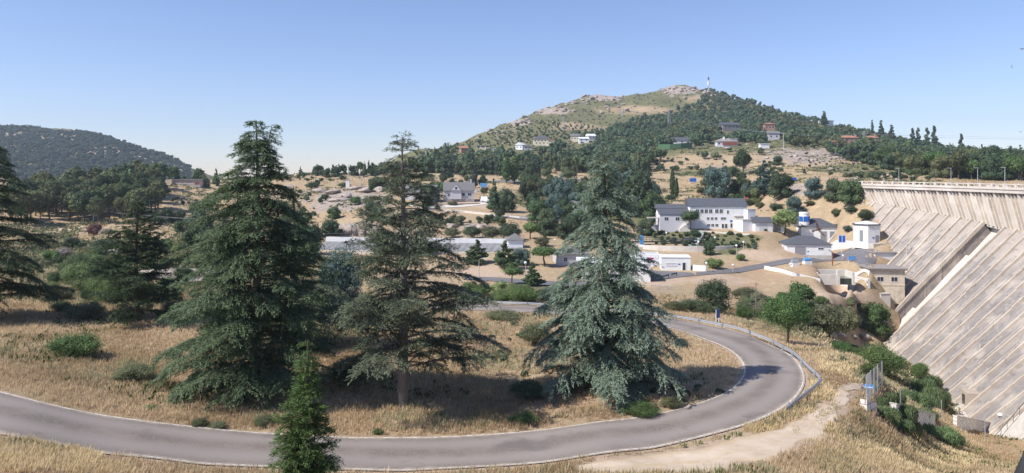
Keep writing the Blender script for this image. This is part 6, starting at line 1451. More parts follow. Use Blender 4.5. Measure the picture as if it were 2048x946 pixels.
# ------------------------------------------------------------------ guardrail
def guardrail(label, pts, h=.72, sag=0.0, n_=60, tilt=0.0):
    Q = resample([at(*p) for p in pts], n_, 4); c = Q[len(Q) // 2]
    r = empty('guardrail', (c[0], c[1], gz(c[0], c[1])), 0, label, 'guardrail'); o = np.array(r.location)
    mb = MB(); prof = [(0, .0), (.045, .03), (.045, .10), (0, .13), (0, .18), (.045, .21), (.045, .28), (0, .31)]
    T_ = np.gradient(Q[:, :2], axis=0); T_ /= np.linalg.norm(T_, axis=1)[:, None]
    sec = []
    for i, q in enumerate(Q):
        nx_, ny_ = -T_[i][1], T_[i][0]; z = gz(q[0], q[1]) + (h - .31) * (1 - sag * i / n_)
        sec.append([(q[0] - o[0] + nx_ * a, q[1] - o[1] + ny_ * a, z + b - o[2]) for a, b in prof])
    k = len(prof)
    mb.add([p for s in sec for p in s], [(i * k + j, (i + 1) * k + j, (i + 1) * k + j + 1, i * k + j + 1) for i in range(len(sec) - 1) for j in range(k - 1)])
    mb.build('beam', MAT['galv'], r)
    s = np.concatenate([[0], np.cumsum(np.linalg.norm(np.diff(Q[:, :2], axis=0), axis=1))])
    for d in np.arange(.6, s[-1], 4.0):
        x, y = np.interp(d, s, Q[:, 0]), np.interp(d, s, Q[:, 1]); i = int(np.searchsorted(s, d)) - 1
        MB().box(-.06, .06, -.06, .06, -.4, h - .02).build('post', MAT['galv'], r, (x - o[0] - T_[i][1] * -.10, y - o[1] - T_[i][0] * .10, gz(x, y) - o[2]))
    return r
guardrail('long grey metal guardrail following the outside of the road bend', [(900,608),(940,609.5),(1020,613),(1110,618),(1180,623),(1250,629),(1320,637),(1380,646),(1430,656),(1490,671),(1540,689),(1580,712),(1612,742),(1640,768)], n_=110)
guardrail('short bent end of the guardrail sagging towards the dirt track', [(1643,771),(1625,787),(1600,806),(1572,828)], .62, .35, 20)
# small things on posts
def signboard(name, label, px, py, w, h, clear, mat, rz=0, posts=2, pmat='white_metal', cat='sign', back='white_metal'):
    p = at(px, py); r = empty(name, (p[0], p[1], gz(p[0], p[1])), R(rz), label, cat)
    MB().box(-w / 2, w / 2, -.03, .0, clear, clear + h).build('panel', MAT[mat], r)
    for x in ([0] if posts == 1 else (-w / 2 + .06, w / 2 - .06)): MB().tube([(x, .06, -.4), (x, .06, clear + h * .98)], .045, 8).build('post', MAT[pmat], r)
    return r
signboard('road_sign', 'blue board on two white posts behind the guardrail', 1436, 652, .62, 1.0, .95, 'blue_dull', 35)
signboard('information_board', 'blue road board with white posts on the dry slope left of the dam', 1586, 366, 2.6, 1.1, .9, 'blue')
signboard('information_board', 'blue road board behind the tall narrow cypress', 1386, 366, 3.6, 2.0, .6, 'blue')
signboard('road_panel', 'white panel beside the upper road behind the blue green cedar', 1147, 364, 4.6, 1.9, .2, 'white')
signboard('road_panel', 'pale grey road panel right of the dormered house', 967, 378, 3.4, 2.0, 1.0, 'blue_light')
signboard('yard_board', 'small blue board standing on the kerb of the yard plot', 1704, 524, 1.9, 1.0, .5, 'blue_light')
p = at(1684, 508)
r = empty('notice_board', (p[0], p[1], gz(p[0], p[1])), 0, 'two blue panels in a white frame on one post in front of the tower building', 'sign')
MB().tube([(0, .05, -.3), (0, .05, 3.6)], .06, 8).build('post', MAT['white_metal'], r); MB().box(-1.0, 1.0, -.02, .03, 3.0, 5.1).build('frame', MAT['white_metal'], r)
for x in (-.47, .47): MB().box(x - .36, x + .36, -.05, -.022, 3.2, 4.9).build('panel', MAT['blue'], r)
def lamp(px, py, ytop, label, style='globe', group=None):
    p = at(px, py); h = (py - ytop) / F * p[1]; r = empty('lamp_post', (p[0], p[1], gz(p[0], p[1])), 0, label, 'lamp post', group)
    MB().tube([(0, 0, -.3), (0, 0, h - .3)], [.075, .05], 8).build('pole', MAT['pole_grey'], r)
    if style == 'globe': MB().lathe([(.08, h - .42), (.24, h - .32), (.30, h - .12), (.22, h + .08), (.05, h + .14)], 12).build('globe', MAT['white_metal'], r, smooth=True)
    else:
        mb = MB().tube([(0, 0, h - .35), (.12, 0, h), (.9, 0, h + .15)], .04, 6); mb.build('arm', MAT['pole_grey'], r); MB().box(.75, 1.5, -.13, .13, h + .06, h + .2).build('lantern', MAT['white_metal'], r)
for a in [(1626,514,489,'thin lamp post before the wall of the nearest hipped service building'),(1686,520,510,'low white globe lamp on the kerb under the two blue panels'),(1581,556,527,'globe lamp post at the corner of the long low white wall'),
          (1397,508,483,'globe lamp post in front of the settling tank'),(1473,514,490,'globe lamp post beside the clipped round bush, nearer one'),(1487,502,483,'globe lamp post on the scrub bank edge, farther one'),
          (1333,474,465,'globe lamp half sunk in the scrub bank left of the rounded pine'),(1430,484,474,'globe lamp half sunk in the scrub bank right of the stair ramp'),(1466,545,529,'short lamp post by the yard road bend'),
          (1051,560,524,'globe lamp post between the tallest fir and the stone pine'),(1110,492,479,'globe lamp post near the small cypress'),(1413,545,525,'globe lamp post beside the wide clipped green bush'),(1252,487,468,'globe lamp just right of the blue green cedar trunk')]: lamp(*a)
lamp(958, 578, 518, 'tall curved street lamp on the plant road', 'arm')
p = at(1811, 548); r = empty('vent_mast', (p[0] - 1.2, p[1] - 3, gz(p[0] - 1.2, p[1] - 3)), 0, 'grey twin pole mast beside the pump house roof', 'mast'); MB().tube([(0, 0, -1), (0, 0, 10.5)], .12, 8).build('pole', MAT['concrete'], r); MB().tube([(.8, 0, -1), (.8, 0, 10.0)], .10, 8).build('pole', MAT['concrete'], r)
for i, x in enumerate((1757, 1850, 1895, 1939, 1986, 2029)):
    t = (x - 1726) / 20 * 4.3; b = dam(t, 6.6, ZC)
    r = empty('crest_lamp', b, 0, 'thin street lamp standing along the far side of the dam crest road', 'lamp post', 'street lamps on the dam crest')
    MB().tube([(0, 0, 0), (0, 0, 4.6)], [.07, .05], 8).build('pole', MAT['pole_grey'], r); MB().box(-.9, .15, -.1, .1, 4.6, 4.72).build('lantern', MAT['pole_grey'], r)
for i, (x, h) in enumerate(((1999, 2.9), (2003, 3.3))):
    t = (x - 1726) / 20 * 4.3; b = dam(t, 5.6 + i, ZC)
    r = empty('warning_sign', b, R(30), ['lower', 'taller'][i] + ' of two triangular grey signs on the dam crest by the gatehouse', 'sign')
    MB().tube([(0, 0, 0), (0, 0, h)], .05, 6).build('post', MAT['pole_grey'], r); mb = MB(); mb.add([(-.6, -.06, h - .9), (.6, -.06, h - .9), (0, -.06, h + .1), (-.6, -.03, h - .9), (.6, -.03, h - .9), (0, -.03, h + .1)], [(0, 1, 2), (5, 4, 3), (0, 3, 4, 1), (1, 4, 5, 2), (2, 5, 3, 0)]); mb.build('panel', MAT['frame_grey'], r)
# barriers of the parking yard
for i, (a, b) in enumerate((((1320, 560), (1338, 555)), ((1343, 554), (1354, 551)))):
    A, B = at(*a), at(*b); r = empty('parking_barrier', (A[0], A[1], gz(A[0], A[1])), math.atan2(B[1] - A[1], B[0] - A[0]), ['longer dark', 'shorter dark'][i] + ' barrier rail on the edge of the parking yard', 'barrier')
    w = math.hypot(B[0] - A[0], B[1] - A[1]); MB().box(0, w, -.06, .06, .45, .75).build('rail', MAT['dark_metal'], r)
    for x in (.2, w - .2): MB().box(x - .07, x + .07, -.05, .05, -.3, .45).build('post', MAT['dark_metal'], r)
p = at(1325, 588); r = empty('pipe_frame', (p[0], p[1], gz(p[0], p[1])), 0, 'small grey pipe frame on the dry bank right of the blue green cedar', 'frame')
for x in (-2, -.6, .8, 2.2): MB().tube([(x, 0, -.3), (x, 0, 1.7 - .3 * (x > 0))], .06, 6).build('post', MAT['galv'], r)
MB().tube([(-2, 0, 1.6), (.8, 0, 1.3), (2.2, 0, 1.3)], .05, 6).tube([(-2, 0, .8), (2.2, 0, .8)], .04, 6).build('bar', MAT['galv'], r)
for x, y, h in ((990,566,1.6),(1014,563,1.5)):
    pass
# ------------------------------------------------------------------ fence and terrace by the dam
def wirefence(label, pts, h, n_, group=None, lean=0.0):
    Q = resample([np.array(p, float) for p in pts], n_, 0); c = Q[0]
    r = empty('wire_fence', (c[0], c[1], gz(c[0], c[1])), 0, label, 'fence'); o = np.array(r.location); P3 = [np.array([q[0], q[1], gz(q[0], q[1])]) - o for q in Q]
    for p in P3: MB().tube([(p[0], p[1], p[2] - .5), (p[0], p[1], p[2] + h)], .045, 8).build('post', MAT['galv'], r)
    mb = MB()
    for a, b in zip(P3[:-1], P3[1:]):
        for z in np.linspace(.15, h - .05, 6): mb.tube([(a[0], a[1], a[2] + z), (b[0], b[1], b[2] + z)], .006, 3, cap=False)
        m_ = int(np.linalg.norm(b - a) / .33)
        for k in range(1, m_): q = a + (b - a) * k / m_; mb.tube([(q[0], q[1], q[2] + .1), (q[0], q[1], q[2] + h - .05)], .008, 3, cap=False)
    mb.build('wire_mesh', MAT['galv'], r); return r
f_ = wirefence('tall wire mesh fence with grey posts beside the dirt track', [at(1733, 814), at(1741, 800), at(1752, 787), at(1764, 777)], 2.5, 7)
p = at(1736, 810); r = empty('warning_plate', (p[0], p[1] - .12, gz(p[0], p[1]) + 1.35), R(-20), 'small blue and white plate hung on the wire fence', 'sign'); MB().box(-.38, .38, -.02, 0, 0, .32).build('plate', MAT['blue_light'], r); MB().box(-.30, .30, -.03, -.021, .06, .13).build('white_band', MAT['white_metal'], r)
for i, (a, lab) in enumerate(((( 1801, 834, 2.6), 'thin grey post in front of the low terrace wall'), ((1883, 842, 2.6), 'thin grey post at the near end of the footpath'), ((1970, 884, 3.0), 'tall thin grey post before the right stone wall'))):
    p = at(a[0], a[1]); r = empty('fence_post', (p[0], p[1], gz(p[0], p[1])), 0, lab, 'post'); MB().tube([(0, 0, -.5), (0, 0, a[2])], .05, 8).build('shaft', MAT['galv'], r); MB().lathe([(.07, a[2]), (.07, a[2] + .06), (.01, a[2] + .1)], 8).build('cap', MAT['galv'], r)
wallrun('stone_wall', 'low white stone wall on the rosemary terrace, middle one', [at(1786, 834), at(1822, 842), at(1866, 848)], 1.15, .5, 'rubble', 'concrete_pale', base=-1.0)
wallrun('stone_wall', 'low white stone wall below the footpath end, right one running to the dam', [at(1910, 855), at(1960, 862), at(2022, 874)], 1.6, .5, 'rubble', 'concrete_pale', base=-1.0)
wallrun('stone_wall', 'short stub of white stone wall at the near end of the wire fence', [at(1727, 817), at(1747, 823)], .7, .5, 'rubble', None, base=-1.0)
A, B = at(1765, 790), at(1868, 830)
r = empty('handrail', (A[0], A[1], gz(A[0], A[1])), 0, 'black handrail slanting down across the rosemary terrace', 'handrail'); o = np.array(r.location); mb = MB()
P3 = [A * (1 - k / 6) + B * (k / 6) for k in range(7)]; P3 = [np.array([q[0], q[1], gz(q[0], q[1]) + 1.0]) - o for q in P3]
mb.tube(P3, .045, 6); mb.build('rail', MAT['dark_metal'], r)
for q in P3: MB().tube([q, (q[0], q[1], q[2] - 1.3)], .03, 6).build('baluster', MAT['dark_metal'], r)
def facehit(px, py):
    u, v = uv(px, py)
    for D in np.arange(60, 230, .1):
        x, y, z = u * D, D, -v * D; k = ((pp - [x, y]) ** 2).sum(1).argmin(); t = ts_[k]; a = PH0 + DPH * t
        o = (x - pp[k, 0]) * math.cos(a) - (y - pp[k, 1]) * math.sin(a)
        if o > UO1 - .9 - SL * max(zb(t) - z, 0): return t, zb(t) - z, np.array([x, y, z])
t_, s_, q = facehit(1942, 800)
dd = MB(); o_ = UO1 - .9 - SL * s_
dhexa(dd, t_ - 1.6, t_ + 1.9, o_ - 1.0, o_ + 1.4, zb(t_) - s_ - 1.6, zb(t_) - s_ + 1.5); dbuild(dd, 'gallery_porch', MAT['dam_rib'])
dd = MB(); dhexa(dd, t_ - .6, t_ + .8, o_ - 1.06, o_ - .9, zb(t_) - s_ - 1.5, zb(t_) - s_ + .9); dbuild(dd, 'gallery_door', MAT['glass'])
t_, s_, q = facehit(2003, 832)
r = empty('wall_lamp', tuple(q + np.array([-.4, -.3, .1])), 0, 'white dome lamp on a short bracket on the sloping dam face', 'lamp'); MB().lathe([(.05, -.5), (.05, .0), (.42, .02), (.40, .25), (.2, .45), (.02, .5)], 14).build('dome', MAT['white_metal'], r, smooth=True); MB().box(-.1, 1.2, -.1, .1, -.6, -.45).build('bracket', MAT['dark_metal'], r)
# wing wall in the bottom right corner
def wp(px, py, D): u, v = uv(px, py); return Vector((u * D, D, -v * D))
t_, s_, q = facehit(1998, 892)
r = empty('wing_wall', tuple(q), 0, 'sloping plain pale concrete wing wall in the lower right corner', 'wall'); mb = MB()
for k in range(9):
    ta_, tb_ = t_ + k * 4.0, t_ + (k + 1) * 4.0
    mb.hexa([slope_pt(ta_, 30, -1), slope_pt(tb_, 30, -1), slope_pt(tb_, -.2, -1), slope_pt(ta_, -.2, -1)], [slope_pt(ta_, 30, 1.6), slope_pt(tb_, 30, 1.6), slope_pt(tb_, -.2, 1.6), slope_pt(ta_, -.2, 1.6)])
mb.v = [tuple(Vector(v) - Vector(q)) for v in mb.v]; mb.build('slab', MAT['concrete'], r)
A, B = wp(1990, 886, 108), wp(2052, 815, 105)
r = empty('stair_railing', A, 0, 'thin dark double railing climbing beside the wing wall', 'railing'); mb = MB(); mb.tube([(0, 0, 1.0), B - A + Vector((0, 0, 1.0))], .045, 6).tube([(.5, 0, .5), B - A + Vector((.5, 0, .5))], .03, 6).build('rails', MAT['dark_metal'], r)
for k in range(6): q = (B - A) * (k / 5); MB().tube([q, q + Vector((0, 0, 1.0))], .03, 6).build('baluster', MAT['dark_metal'], r)
# rusty beam and wall at the stream
A, B = wp(1674, 672, 168), wp(1716, 649, 164)
r = empty('steel_beam', A, 0, 'rust red sloping steel beam over the stream wall', 'beam'); n_ = Vector((0, .5, 0)); up = Vector((0, 0, .55)); D_ = B - A
mb = MB().hexa([-n_, D_ - n_, D_ + n_, n_], [-n_ + up, D_ - n_ + up, D_ + n_ + up, n_ + up]); mb.build('web', MAT['rust'], r); MB().hexa([-n_ * 1.5 + up * 1.01, D_ - n_ * 1.5 + up * 1.01, D_ + n_ * 1.5 + up * 1.01, n_ * 1.5 + up * 1.01], [-n_ * 1.5 + up * 1.2, D_ - n_ * 1.5 + up * 1.2, D_ + n_ * 1.5 + up * 1.2, n_ * 1.5 + up * 1.2]).build('flange', MAT['rust'], r)
MB().box(-1.6, .6, -.8, .8, -1.2, .0).build('footing', MAT['concrete'], r)
for a_ in [(1662,674,22,16),(1684,674,26,12),(1706,676,22,14),(1730,678,26,18)]: STREAM.append(a_)
STREAM_ = 0
# ------------------------------------------------------------------ rocks
def rockmesh(seed, sub=3, sq=(1, 1, .7), amp=.35):
    bm = bmesh.new(); bmesh.ops.create_icosphere(bm, subdivisions=sub, radius=1)
    rs = np.random.default_rng(seed); V = np.array([v.co[:] for v in bm.verts]); F_ = np.array([[v.index for v in f.verts] for f in bm.faces]); bm.free()
    o = rs.uniform(0, 50, 3); r = 1 + amp * (np.abs(fbm(V[:, 0] + o[0] + V[:, 2] * .7, V[:, 1] + o[1] - V[:, 2] * .6, .55, 4, seed, .6)) * 2.6 - .4)
    for _ in range(12):
        n_ = unit(rs.normal(0, 1, 3)); h = rs.uniform(.5, .85); d = (V * r[:, None]) @ n_; V = np.where(d[:, None] > h, V - n_ * (d - h)[:, None] / np.maximum(r, .1)[:, None], V)
    return mesh_np('rock', V * r[:, None] * np.array(sq), [F_])
ROCKS = []
for s in range(5):
    me = rockmesh(s + 3); me.materials.append(MAT['boulder']); ROCKS.append(me)
def rock(px, py, w, h, label, dpt=None, group=None, name='boulder', rz=None, i=None):
    p = at(px, py); k = p[1] / F
    o = bpy.data.objects.new(name, ROCKS[(random.randrange(5) if i is None else i)]); COL.objects.link(o)
    o.location = (p[0], p[1], gz(p[0], p[1]) + h * k * .18); o.scale = (w * k * .5, (dpt or w * k * .45), h * k * .75); o.rotation_euler = (0, 0, random.uniform(0, 6.3) if rz is None else rz)
    return tag(o, label, 'rock', group)
for a_ in STREAM: rock(*a_, 'rough granite block of the stream bank beside the rust red beam', group='granite blocks of the stream bank', name='bank_rock')
rock(355, 556, 170, 30, 'big flat slab of granite behind the open pine on the left', dpt=6, name='rock_slab', rz=-.1, i=1)
rock(235, 506, 60, 14, 'flat granite ledge left of the open pine', dpt=4, name='rock_slab', rz=0, i=2)
for x, y, w, h in [(664,388,40,16),(690,396,36,18),(640,384,30,12),(676,402,44,12),(710,380,40,12),(735,384,50,16),(760,382,36,14),(700,424,12,8),(742,376,40,10),(655,396,20,10),(726,400,20,8),(790,388,30,10)]:
    rock(x, y, w, h, 'weathered granite outcrop on the dry slope behind the thin cedar', group='granite outcrops on the dry slope')
for i, (x, y, w, h) in enumerate([(693,468,26,34),(708,470,22,40),(724,470,26,38),(738,471,20,30),(752,472,24,26),(846,470,40,22),(940,458,34,14),(962,460,40,18),(984,462,30,14),(905,454,30,14)]):
    rock(x, y, w, h, 'vertical granite cliff block above the long covered basin', group='cliff blocks above the covered basin', name='cliff_block')
rs_ = random.Random(12)
for k in range(110):
    c = rs_.choice([(1360,178,60,10),(1340,190,60,14),(1380,178,30,8),(1210,194,40,8),(1110,218,60,10),(1160,204,40,6),(1050,243,40,8),(1250,215,80,14),(1420,190,25,8),(1010,262,30,10)])
    x = rs_.gauss(c[0], c[2] * .5); y = rs_.gauss(c[1], c[3] * .5); p = ray(VG, x, y)
    if p is None or p[1] > 1500: 
        y += 8; p = ray(VG, x, y)
        if p is None or p[1] > 1500: continue
    s = rs_.uniform(.5, 1.6); rock(x, y, 9 * s, 5 * s, 'pinkish granite boulder among many on the bare hill crest', group='boulders on the hill crest')
for k in range(46):
    x = rs_.gauss(1615, 55); y = 318 + (x - 1615) * .10 + rs_.gauss(0, 8); s = rs_.uniform(.5, 1.4); rock(x, y, 10 * s, 5 * s, 'low granite rock strewn on the bare slope above the dam end', group='rocks on the bare slope')
for k in range(24):
    x = rs_.uniform(1690, 1800); y = 356 + rs_.gauss(0, 4); rock(x, y, 12, 7, 'rusty rock of the road cutting behind the dam end', group='rocks of the road cutting')
# ------------------------------------------------------------------ poles, pylons, wires
def wpole(px, py, ytop, label, arms=1, mat='pole_grey', r0=.16, cat='utility pole'):
    p = at(px, py); h = (py - ytop) / F * p[1]; r = empty('utility_pole', (p[0], p[1], gz(p[0], p[1])), 0, label, cat)
    MB().tube([(0, 0, -.5), (0, 0, h)], [r0 * 1.2, r0 * .8], 8).build('shaft', MAT[mat], r)
    for k in range(arms): MB().box(-1.7, 1.7, -.09, .09, h - .5 - 1.5 * k, h - .28 - 1.5 * k).build('cross_arm', MAT[mat], r)
    mb = MB()
    for x in (-1.6, 0, 1.6): mb.tube([(x, 0, h - .28), (x, 0, h + .15)], .07, 6)
    mb.build('insulators', MAT['dark_metal'], r); return [Vector((p[0] + x, p[1], gz(p[0], p[1]) + h)) for x in (-1.6, 0, 1.6)]
PA = wpole(187, 446, 419, 'pale utility pole with cross arm at the edge of the pine wood', 2)
PB = wpole(299, 432, 398, 'pale utility pole with forked top on the slope right of the pine wood', 1)
PC = wpole(697, 376, 330, 'grey pole with white box on the ridge between the two left cedars', 0, r0=.22)
PD = wpole(722, 374, 352, 'short thin pole right of the pole with the white box', 0, r0=.12)
p = at(697, 376); r = empty('meter_box', (p[0] - .2, p[1] - .5, gz(p[0], p[1])), 0, 'white box at the foot of the ridge pole', 'box'); MB().box(-.9, .9, -.6, .3, -.5, 3.6).build('cabinet', MAT['white'], r); MB().box(-1, 1, -.7, .4, 3.604, 3.8).build('lid', MAT['concrete'], r)
PE = wpole(1567, 300, 266, 'tall grey steel pole with cross arm on the rocky slope', 1, r0=.22)
def pylon(px, py, ytop, label, wb=3.2):
    p = at(px, py); h = (py - ytop) / F * p[1]; r = empty('lattice_pylon', (p[0], p[1], gz(p[0], p[1]) - .5), .4, label, 'pylon'); mb = MB(); f = lambda z: wb / 2 * (1 - .82 * z / h)
    for sx, sy in ((1, 1), (1, -1), (-1, -1), (-1, 1)): mb.tube([(sx * f(0), sy * f(0), 0), (sx * f(h), sy * f(h), h)], .13, 4)
    for k in range(9):
        z0_, z1_ = h * k / 9, h * (k + 1) / 9; cs_ = [(1, 1), (1, -1), (-1, -1), (-1, 1)]
        for i in range(4): a_, b_ = cs_[i], cs_[(i + 1) % 4]; mb.tube([(a_[0] * f(z0_), a_[1] * f(z0_), z0_), (b_[0] * f(z1_), b_[1] * f(z1_), z1_)], .08, 3)
    mb.build('lattice', MAT['pole_grey'], r); mb = MB()
    for k, l in ((.97, 3.2), (.86, 4.2), (.75, 3.2)): mb.tube([(-l, 0, h * k), (l, 0, h * k)], .12, 4)
    mb.build('cross_arms', MAT['pole_grey'], r); c_ = math.cos(.4); s_ = math.sin(.4)
    return [Vector((p[0] + l * c_, p[1] + l * s_, gz(p[0], p[1]) - .5 + h * k)) for l, k in ((-4.2, .86), (3.2, .97), (4.2, .86))]
Y1 = pylon(1728, 292, 261, 'lattice pylon in front of the right wood by the pink villa', 3)
Y2 = pylon(1338, 258, 216, 'lattice pylon among the hill pines above the screen fence')
Y3 = pylon(1127, 262, 232, 'lattice pylon on the bare hill flank above the cream house')
Y4 = pylon(1245, 232, 222, 'small lattice pylon on the bare upper hill')
Y5 = pylon(896, 304, 283, 'thin pylon on the left hill skyline')
Y6 = pylon(853, 313, 297, 'faint small pylon left of the hill skyline')
def wires(label, A, B, sag=.03, r0=.018, name='power_line'):
    o = (A[0] + B[0]) / 2; r = empty(name, o, 0, label, 'cable'); 
    for a, b in zip(A, B):
        pts = [a.lerp(b, t) - o + Vector((0, 0, -4 * t * (1 - t) * sag * (b - a).length)) for t in np.linspace(0, 1, 14)]; MB().tube(pts, r0, 4).build('wire', MAT['wire'], r)
wires('three sagging wires between the two pale utility poles by the pine wood', PA, PB)
far_ = at(455, 478); wires('three wires running from the pine wood pole behind the forked cedar', PA, [Vector((far_[0] + x, far_[1], gz(far_[0], far_[1]) + 6)) for x in (-1.5, 0, 1.5)], .012)
wires('wires between the steel pole and the lattice pylon by the pink villa', PE, Y1, .012, .045)
wires('wires from the steel pole to the pylon among the hill pines', PE, Y2, .015, .045)
e_ = [q + Vector((160, -60, -8)) for q in Y1]; wires('wires leaving the right lattice pylon over the right wood', Y1, e_, .012, .045)
# mast on the summit
p = at(1417, 188); p = p if p[1] < 1500 else at(1415, 190)
h = -uv(0, 150)[1] * p[1] - gz(p[0], p[1]) + 1; r = empty('antenna_mast', (p[0], p[1], gz(p[0], p[1]) - 1), 0, 'tall thin antenna mast standing on the rocky hill summit', 'mast')
MB().tube([(0, 0, 0), (0, 0, h * .95)], [.95, .5], 8).build('shaft', MAT['pole_grey'], r); MB().lathe([(1.6, h * .46), (1.6, h * .68)], 12).build('white_sleeve', MAT['white_metal'], r); MB().lathe([(1.0, h * .76), (1.2, h * .84), (.8, h * .9)], 8).build('aerial_head', MAT['dark_metal'], r); MB().lathe([(2.4, h * .20), (2.4, h * .24)], 12).lathe([(2.9, h * .13), (2.9, h * .17)], 12).build('platform', MAT['pole_grey'], r); MB().tube([(0, 0, h * .95), (0, 0, h * 1.08)], .18, 5).build('spike', MAT['pole_grey'], r)
MB().box(-4, 3, -2, 3, -1, 4).build('hut', MAT['brick_pink'], r)
# ------------------------------------------------------------------ vehicles
def car(px, py, rz, label, mat, van=False):
    p = at(px, py); r = empty('parked_van' if van else 'parked_car', (p[0], p[1], gz(p[0], p[1]) + .16), R(rz), label, 'van' if van else 'car')
    L2, W2, H1, H2 = (2.6, .98, 1.2, 2.3) if van else (2.15, .88, .92, 1.46)
    side = [(-L2, .35), (-L2, H1), (-L2 + .15, H1 + .05)] + ([(-L2 + .2, H2), (L2 - 1.5, H2), (L2 - .75, H1 + .1)] if van else [(-L2 + .75, H2), (.35, H2), (1.1, H1 + .02)]) + [(L2 - .1, H1 - .12), (L2, .7), (L2, .35)]
    mb = MB(); n_ = len(side); mb.add([(x, -W2 * (1 - .10 * max(0, z - H1)), z) for x, z in side] + [(x, W2 * (1 - .10 * max(0, z - H1)), z) for x, z in side], [tuple(range(n_)), tuple(reversed(range(n_, 2 * n_)))] + [(i, n_ + i, n_ + (i + 1) % n_, (i + 1) % n_) for i in range(n_)]); mb.build('body', MAT[mat], r)
    for s in (-1, 1):
        if van: MB().box(L2 - 1.7, L2 - 1.05, s * (W2 - .02) - .06, s * (W2 - .02) + .06, H1 + .15, H2 - .2).build('side_window', MAT['glass'], r)
        else: MB().box(-L2 + .95, .55, s * (W2 - .03) - .06, s * (W2 - .03) + .06, H1 + .06, H2 - .12).build('side_window', MAT['glass'], r)
        for x in (-L2 + .85, L2 - .85):
            w = MB().tube([(x, s * (W2 - .12), .33), (x, s * (W2 + .03), .33)], .33, 14).build('wheel', MAT['black'], r); MB().tube([(x, s * (W2 + .0), .33), (x, s * (W2 + .045), .33)], .2, 10).build('rim', MAT['galv'], w)
        MB().box(L2 - .05, L2 + .02, s * .6 - .18, s * .6 + .18, .68, .84).build('headlight', MAT['white_metal'], r); MB().box(-L2 - .02, -L2 + .04, s * .7 - .1, s * .7 + .1, .75, .95).build('tail_light', MAT['red'], r)
    MB().box(L2 - (1.42 if van else 1.55), L2 - (.86 if van else 1.2), -W2 + .12, W2 - .12, H1 + .12, H1 + .16 if not van else H1 + .7).build('windscreen', MAT['glass'], r)
car(974, 405, -12, 'white van parked right of the grey dormered house', 'white_metal', True)
car(1080, 437, 2, 'dark blue car parked on the lane, left of two', 'dark_metal')
car(1107, 439, 0, 'black car parked on the lane, right of two', 'black')
# ------------------------------------------------------------------ birds
def bird(px, py, D, span, rz, roll, label, pitch=0.0, up=.25):
    q = wp(px, py, D); r = empty('bird', q, R(rz), label, 'bird'); r.rotation_euler = (R(roll), R(pitch), R(rz))
    s = span
    prof_ = [(.30, .004), (.27, .022), (.23, .030), (.19, .034), (.12, .058), (.0, .070), (-.12, .050), (-.20, .028), (-.26, .012)]
    mb = MB(); n_ = 10; vv = [(x * s, rr * s * .9 * math.cos(6.2832 * j / n_), rr * s * math.sin(6.2832 * j / n_) + (.012 * s if x > .18 else 0)) for x, rr in prof_ for j in range(n_)]; k = len(prof_)
    mb.add(vv, [(i * n_ + j, (i + 1) * n_ + j, (i + 1) * n_ + (j + 1) % n_, i * n_ + (j + 1) % n_) for i in range(k - 1) for j in range(n_)] + [tuple(range(n_)), tuple(reversed(range((k - 1) * n_, k * n_)))])
    # wings and tail belong to the one body mesh
    for sgn in (-1, 1):
        st = [(0.02, .17, .03, .05), (.16, .15, up * .35, .18), (.32, .12, up * .75, .34), (.5, .03, up, .52)]
        A = []
        for y, ch, z, _ in st: A += [((.08 - y * .12 + ch * .35) * s, sgn * y * s, z * s * .6), ((.08 - y * .12 - ch * .75) * s, sgn * y * s, z * s * .6)]
        b = [(x, y, z - .012 * s) for x, y, z in A]
        fs = []
        for i in range(3): fs += [(2 * i, 2 * i + 1, 2 * i + 3, 2 * i + 2), (8 + 2 * i + 2, 8 + 2 * i + 3, 8 + 2 * i + 1, 8 + 2 * i), (2 * i, 2 * i + 2, 8 + 2 * i + 2, 8 + 2 * i), (2 * i + 1, 8 + 2 * i + 1, 8 + 2 * i + 3, 2 * i + 3)]
        fs.append((6, 7, 15, 14)); mb.add(A + b, fs)
    mb.add([(-.20 * s, -.03 * s, 0), (-.20 * s, .03 * s, 0), (-.40 * s, .08 * s, 0), (-.40 * s, -.08 * s, 0), (-.20 * s, -.03 * s, .012 * s), (-.20 * s, .03 * s, .012 * s), (-.40 * s, .08 * s, .012 * s), (-.40 * s, -.08 * s, .012 * s)], [(3, 2, 1, 0), (4, 5, 6, 7), (0, 1, 5, 4), (1, 2, 6, 5), (2, 3, 7, 6), (3, 0, 4, 7)])
    mb.build('body', MAT['bird'], r, smooth=False); return r
MAT['bird'] = simple('bird_plumage', (.13, .085, .075), .5, 9, .8, .2, dirt=(.30, .22, .19))
bird(1636, 459, 62, 1.55, 20, 62, 'brown bird of prey with raised wings gliding in front of the tower building', -14, .30)
bird(2044, 98, 120, 1.3, 20, 10, 'dark bird cut by the right edge high in the sky')
bird(2023, 133, 160, 1.0, 80, 85, 'tiny dark bird below the one at the right edge of the sky')
bird(2041, 264, 170, .9, 10, 5, 'tiny dark bird low in the sky over the right wood')
# dark rail right beside the camera
r = empty('railing_corner', wp(2100, 900, 1.6), 0, 'blurred dark rail close to the viewer in the bottom right corner', 'railing'); a = Vector(r.location)
q0, q1 = wp(2021 + 50, 985, 1.6), wp(2021 + 50 + 62, 850, 1.6)
MB().tube([q0 - a, q1 - a], .047, 12).build('bar', MAT['dark_metal'], r, smooth=True)
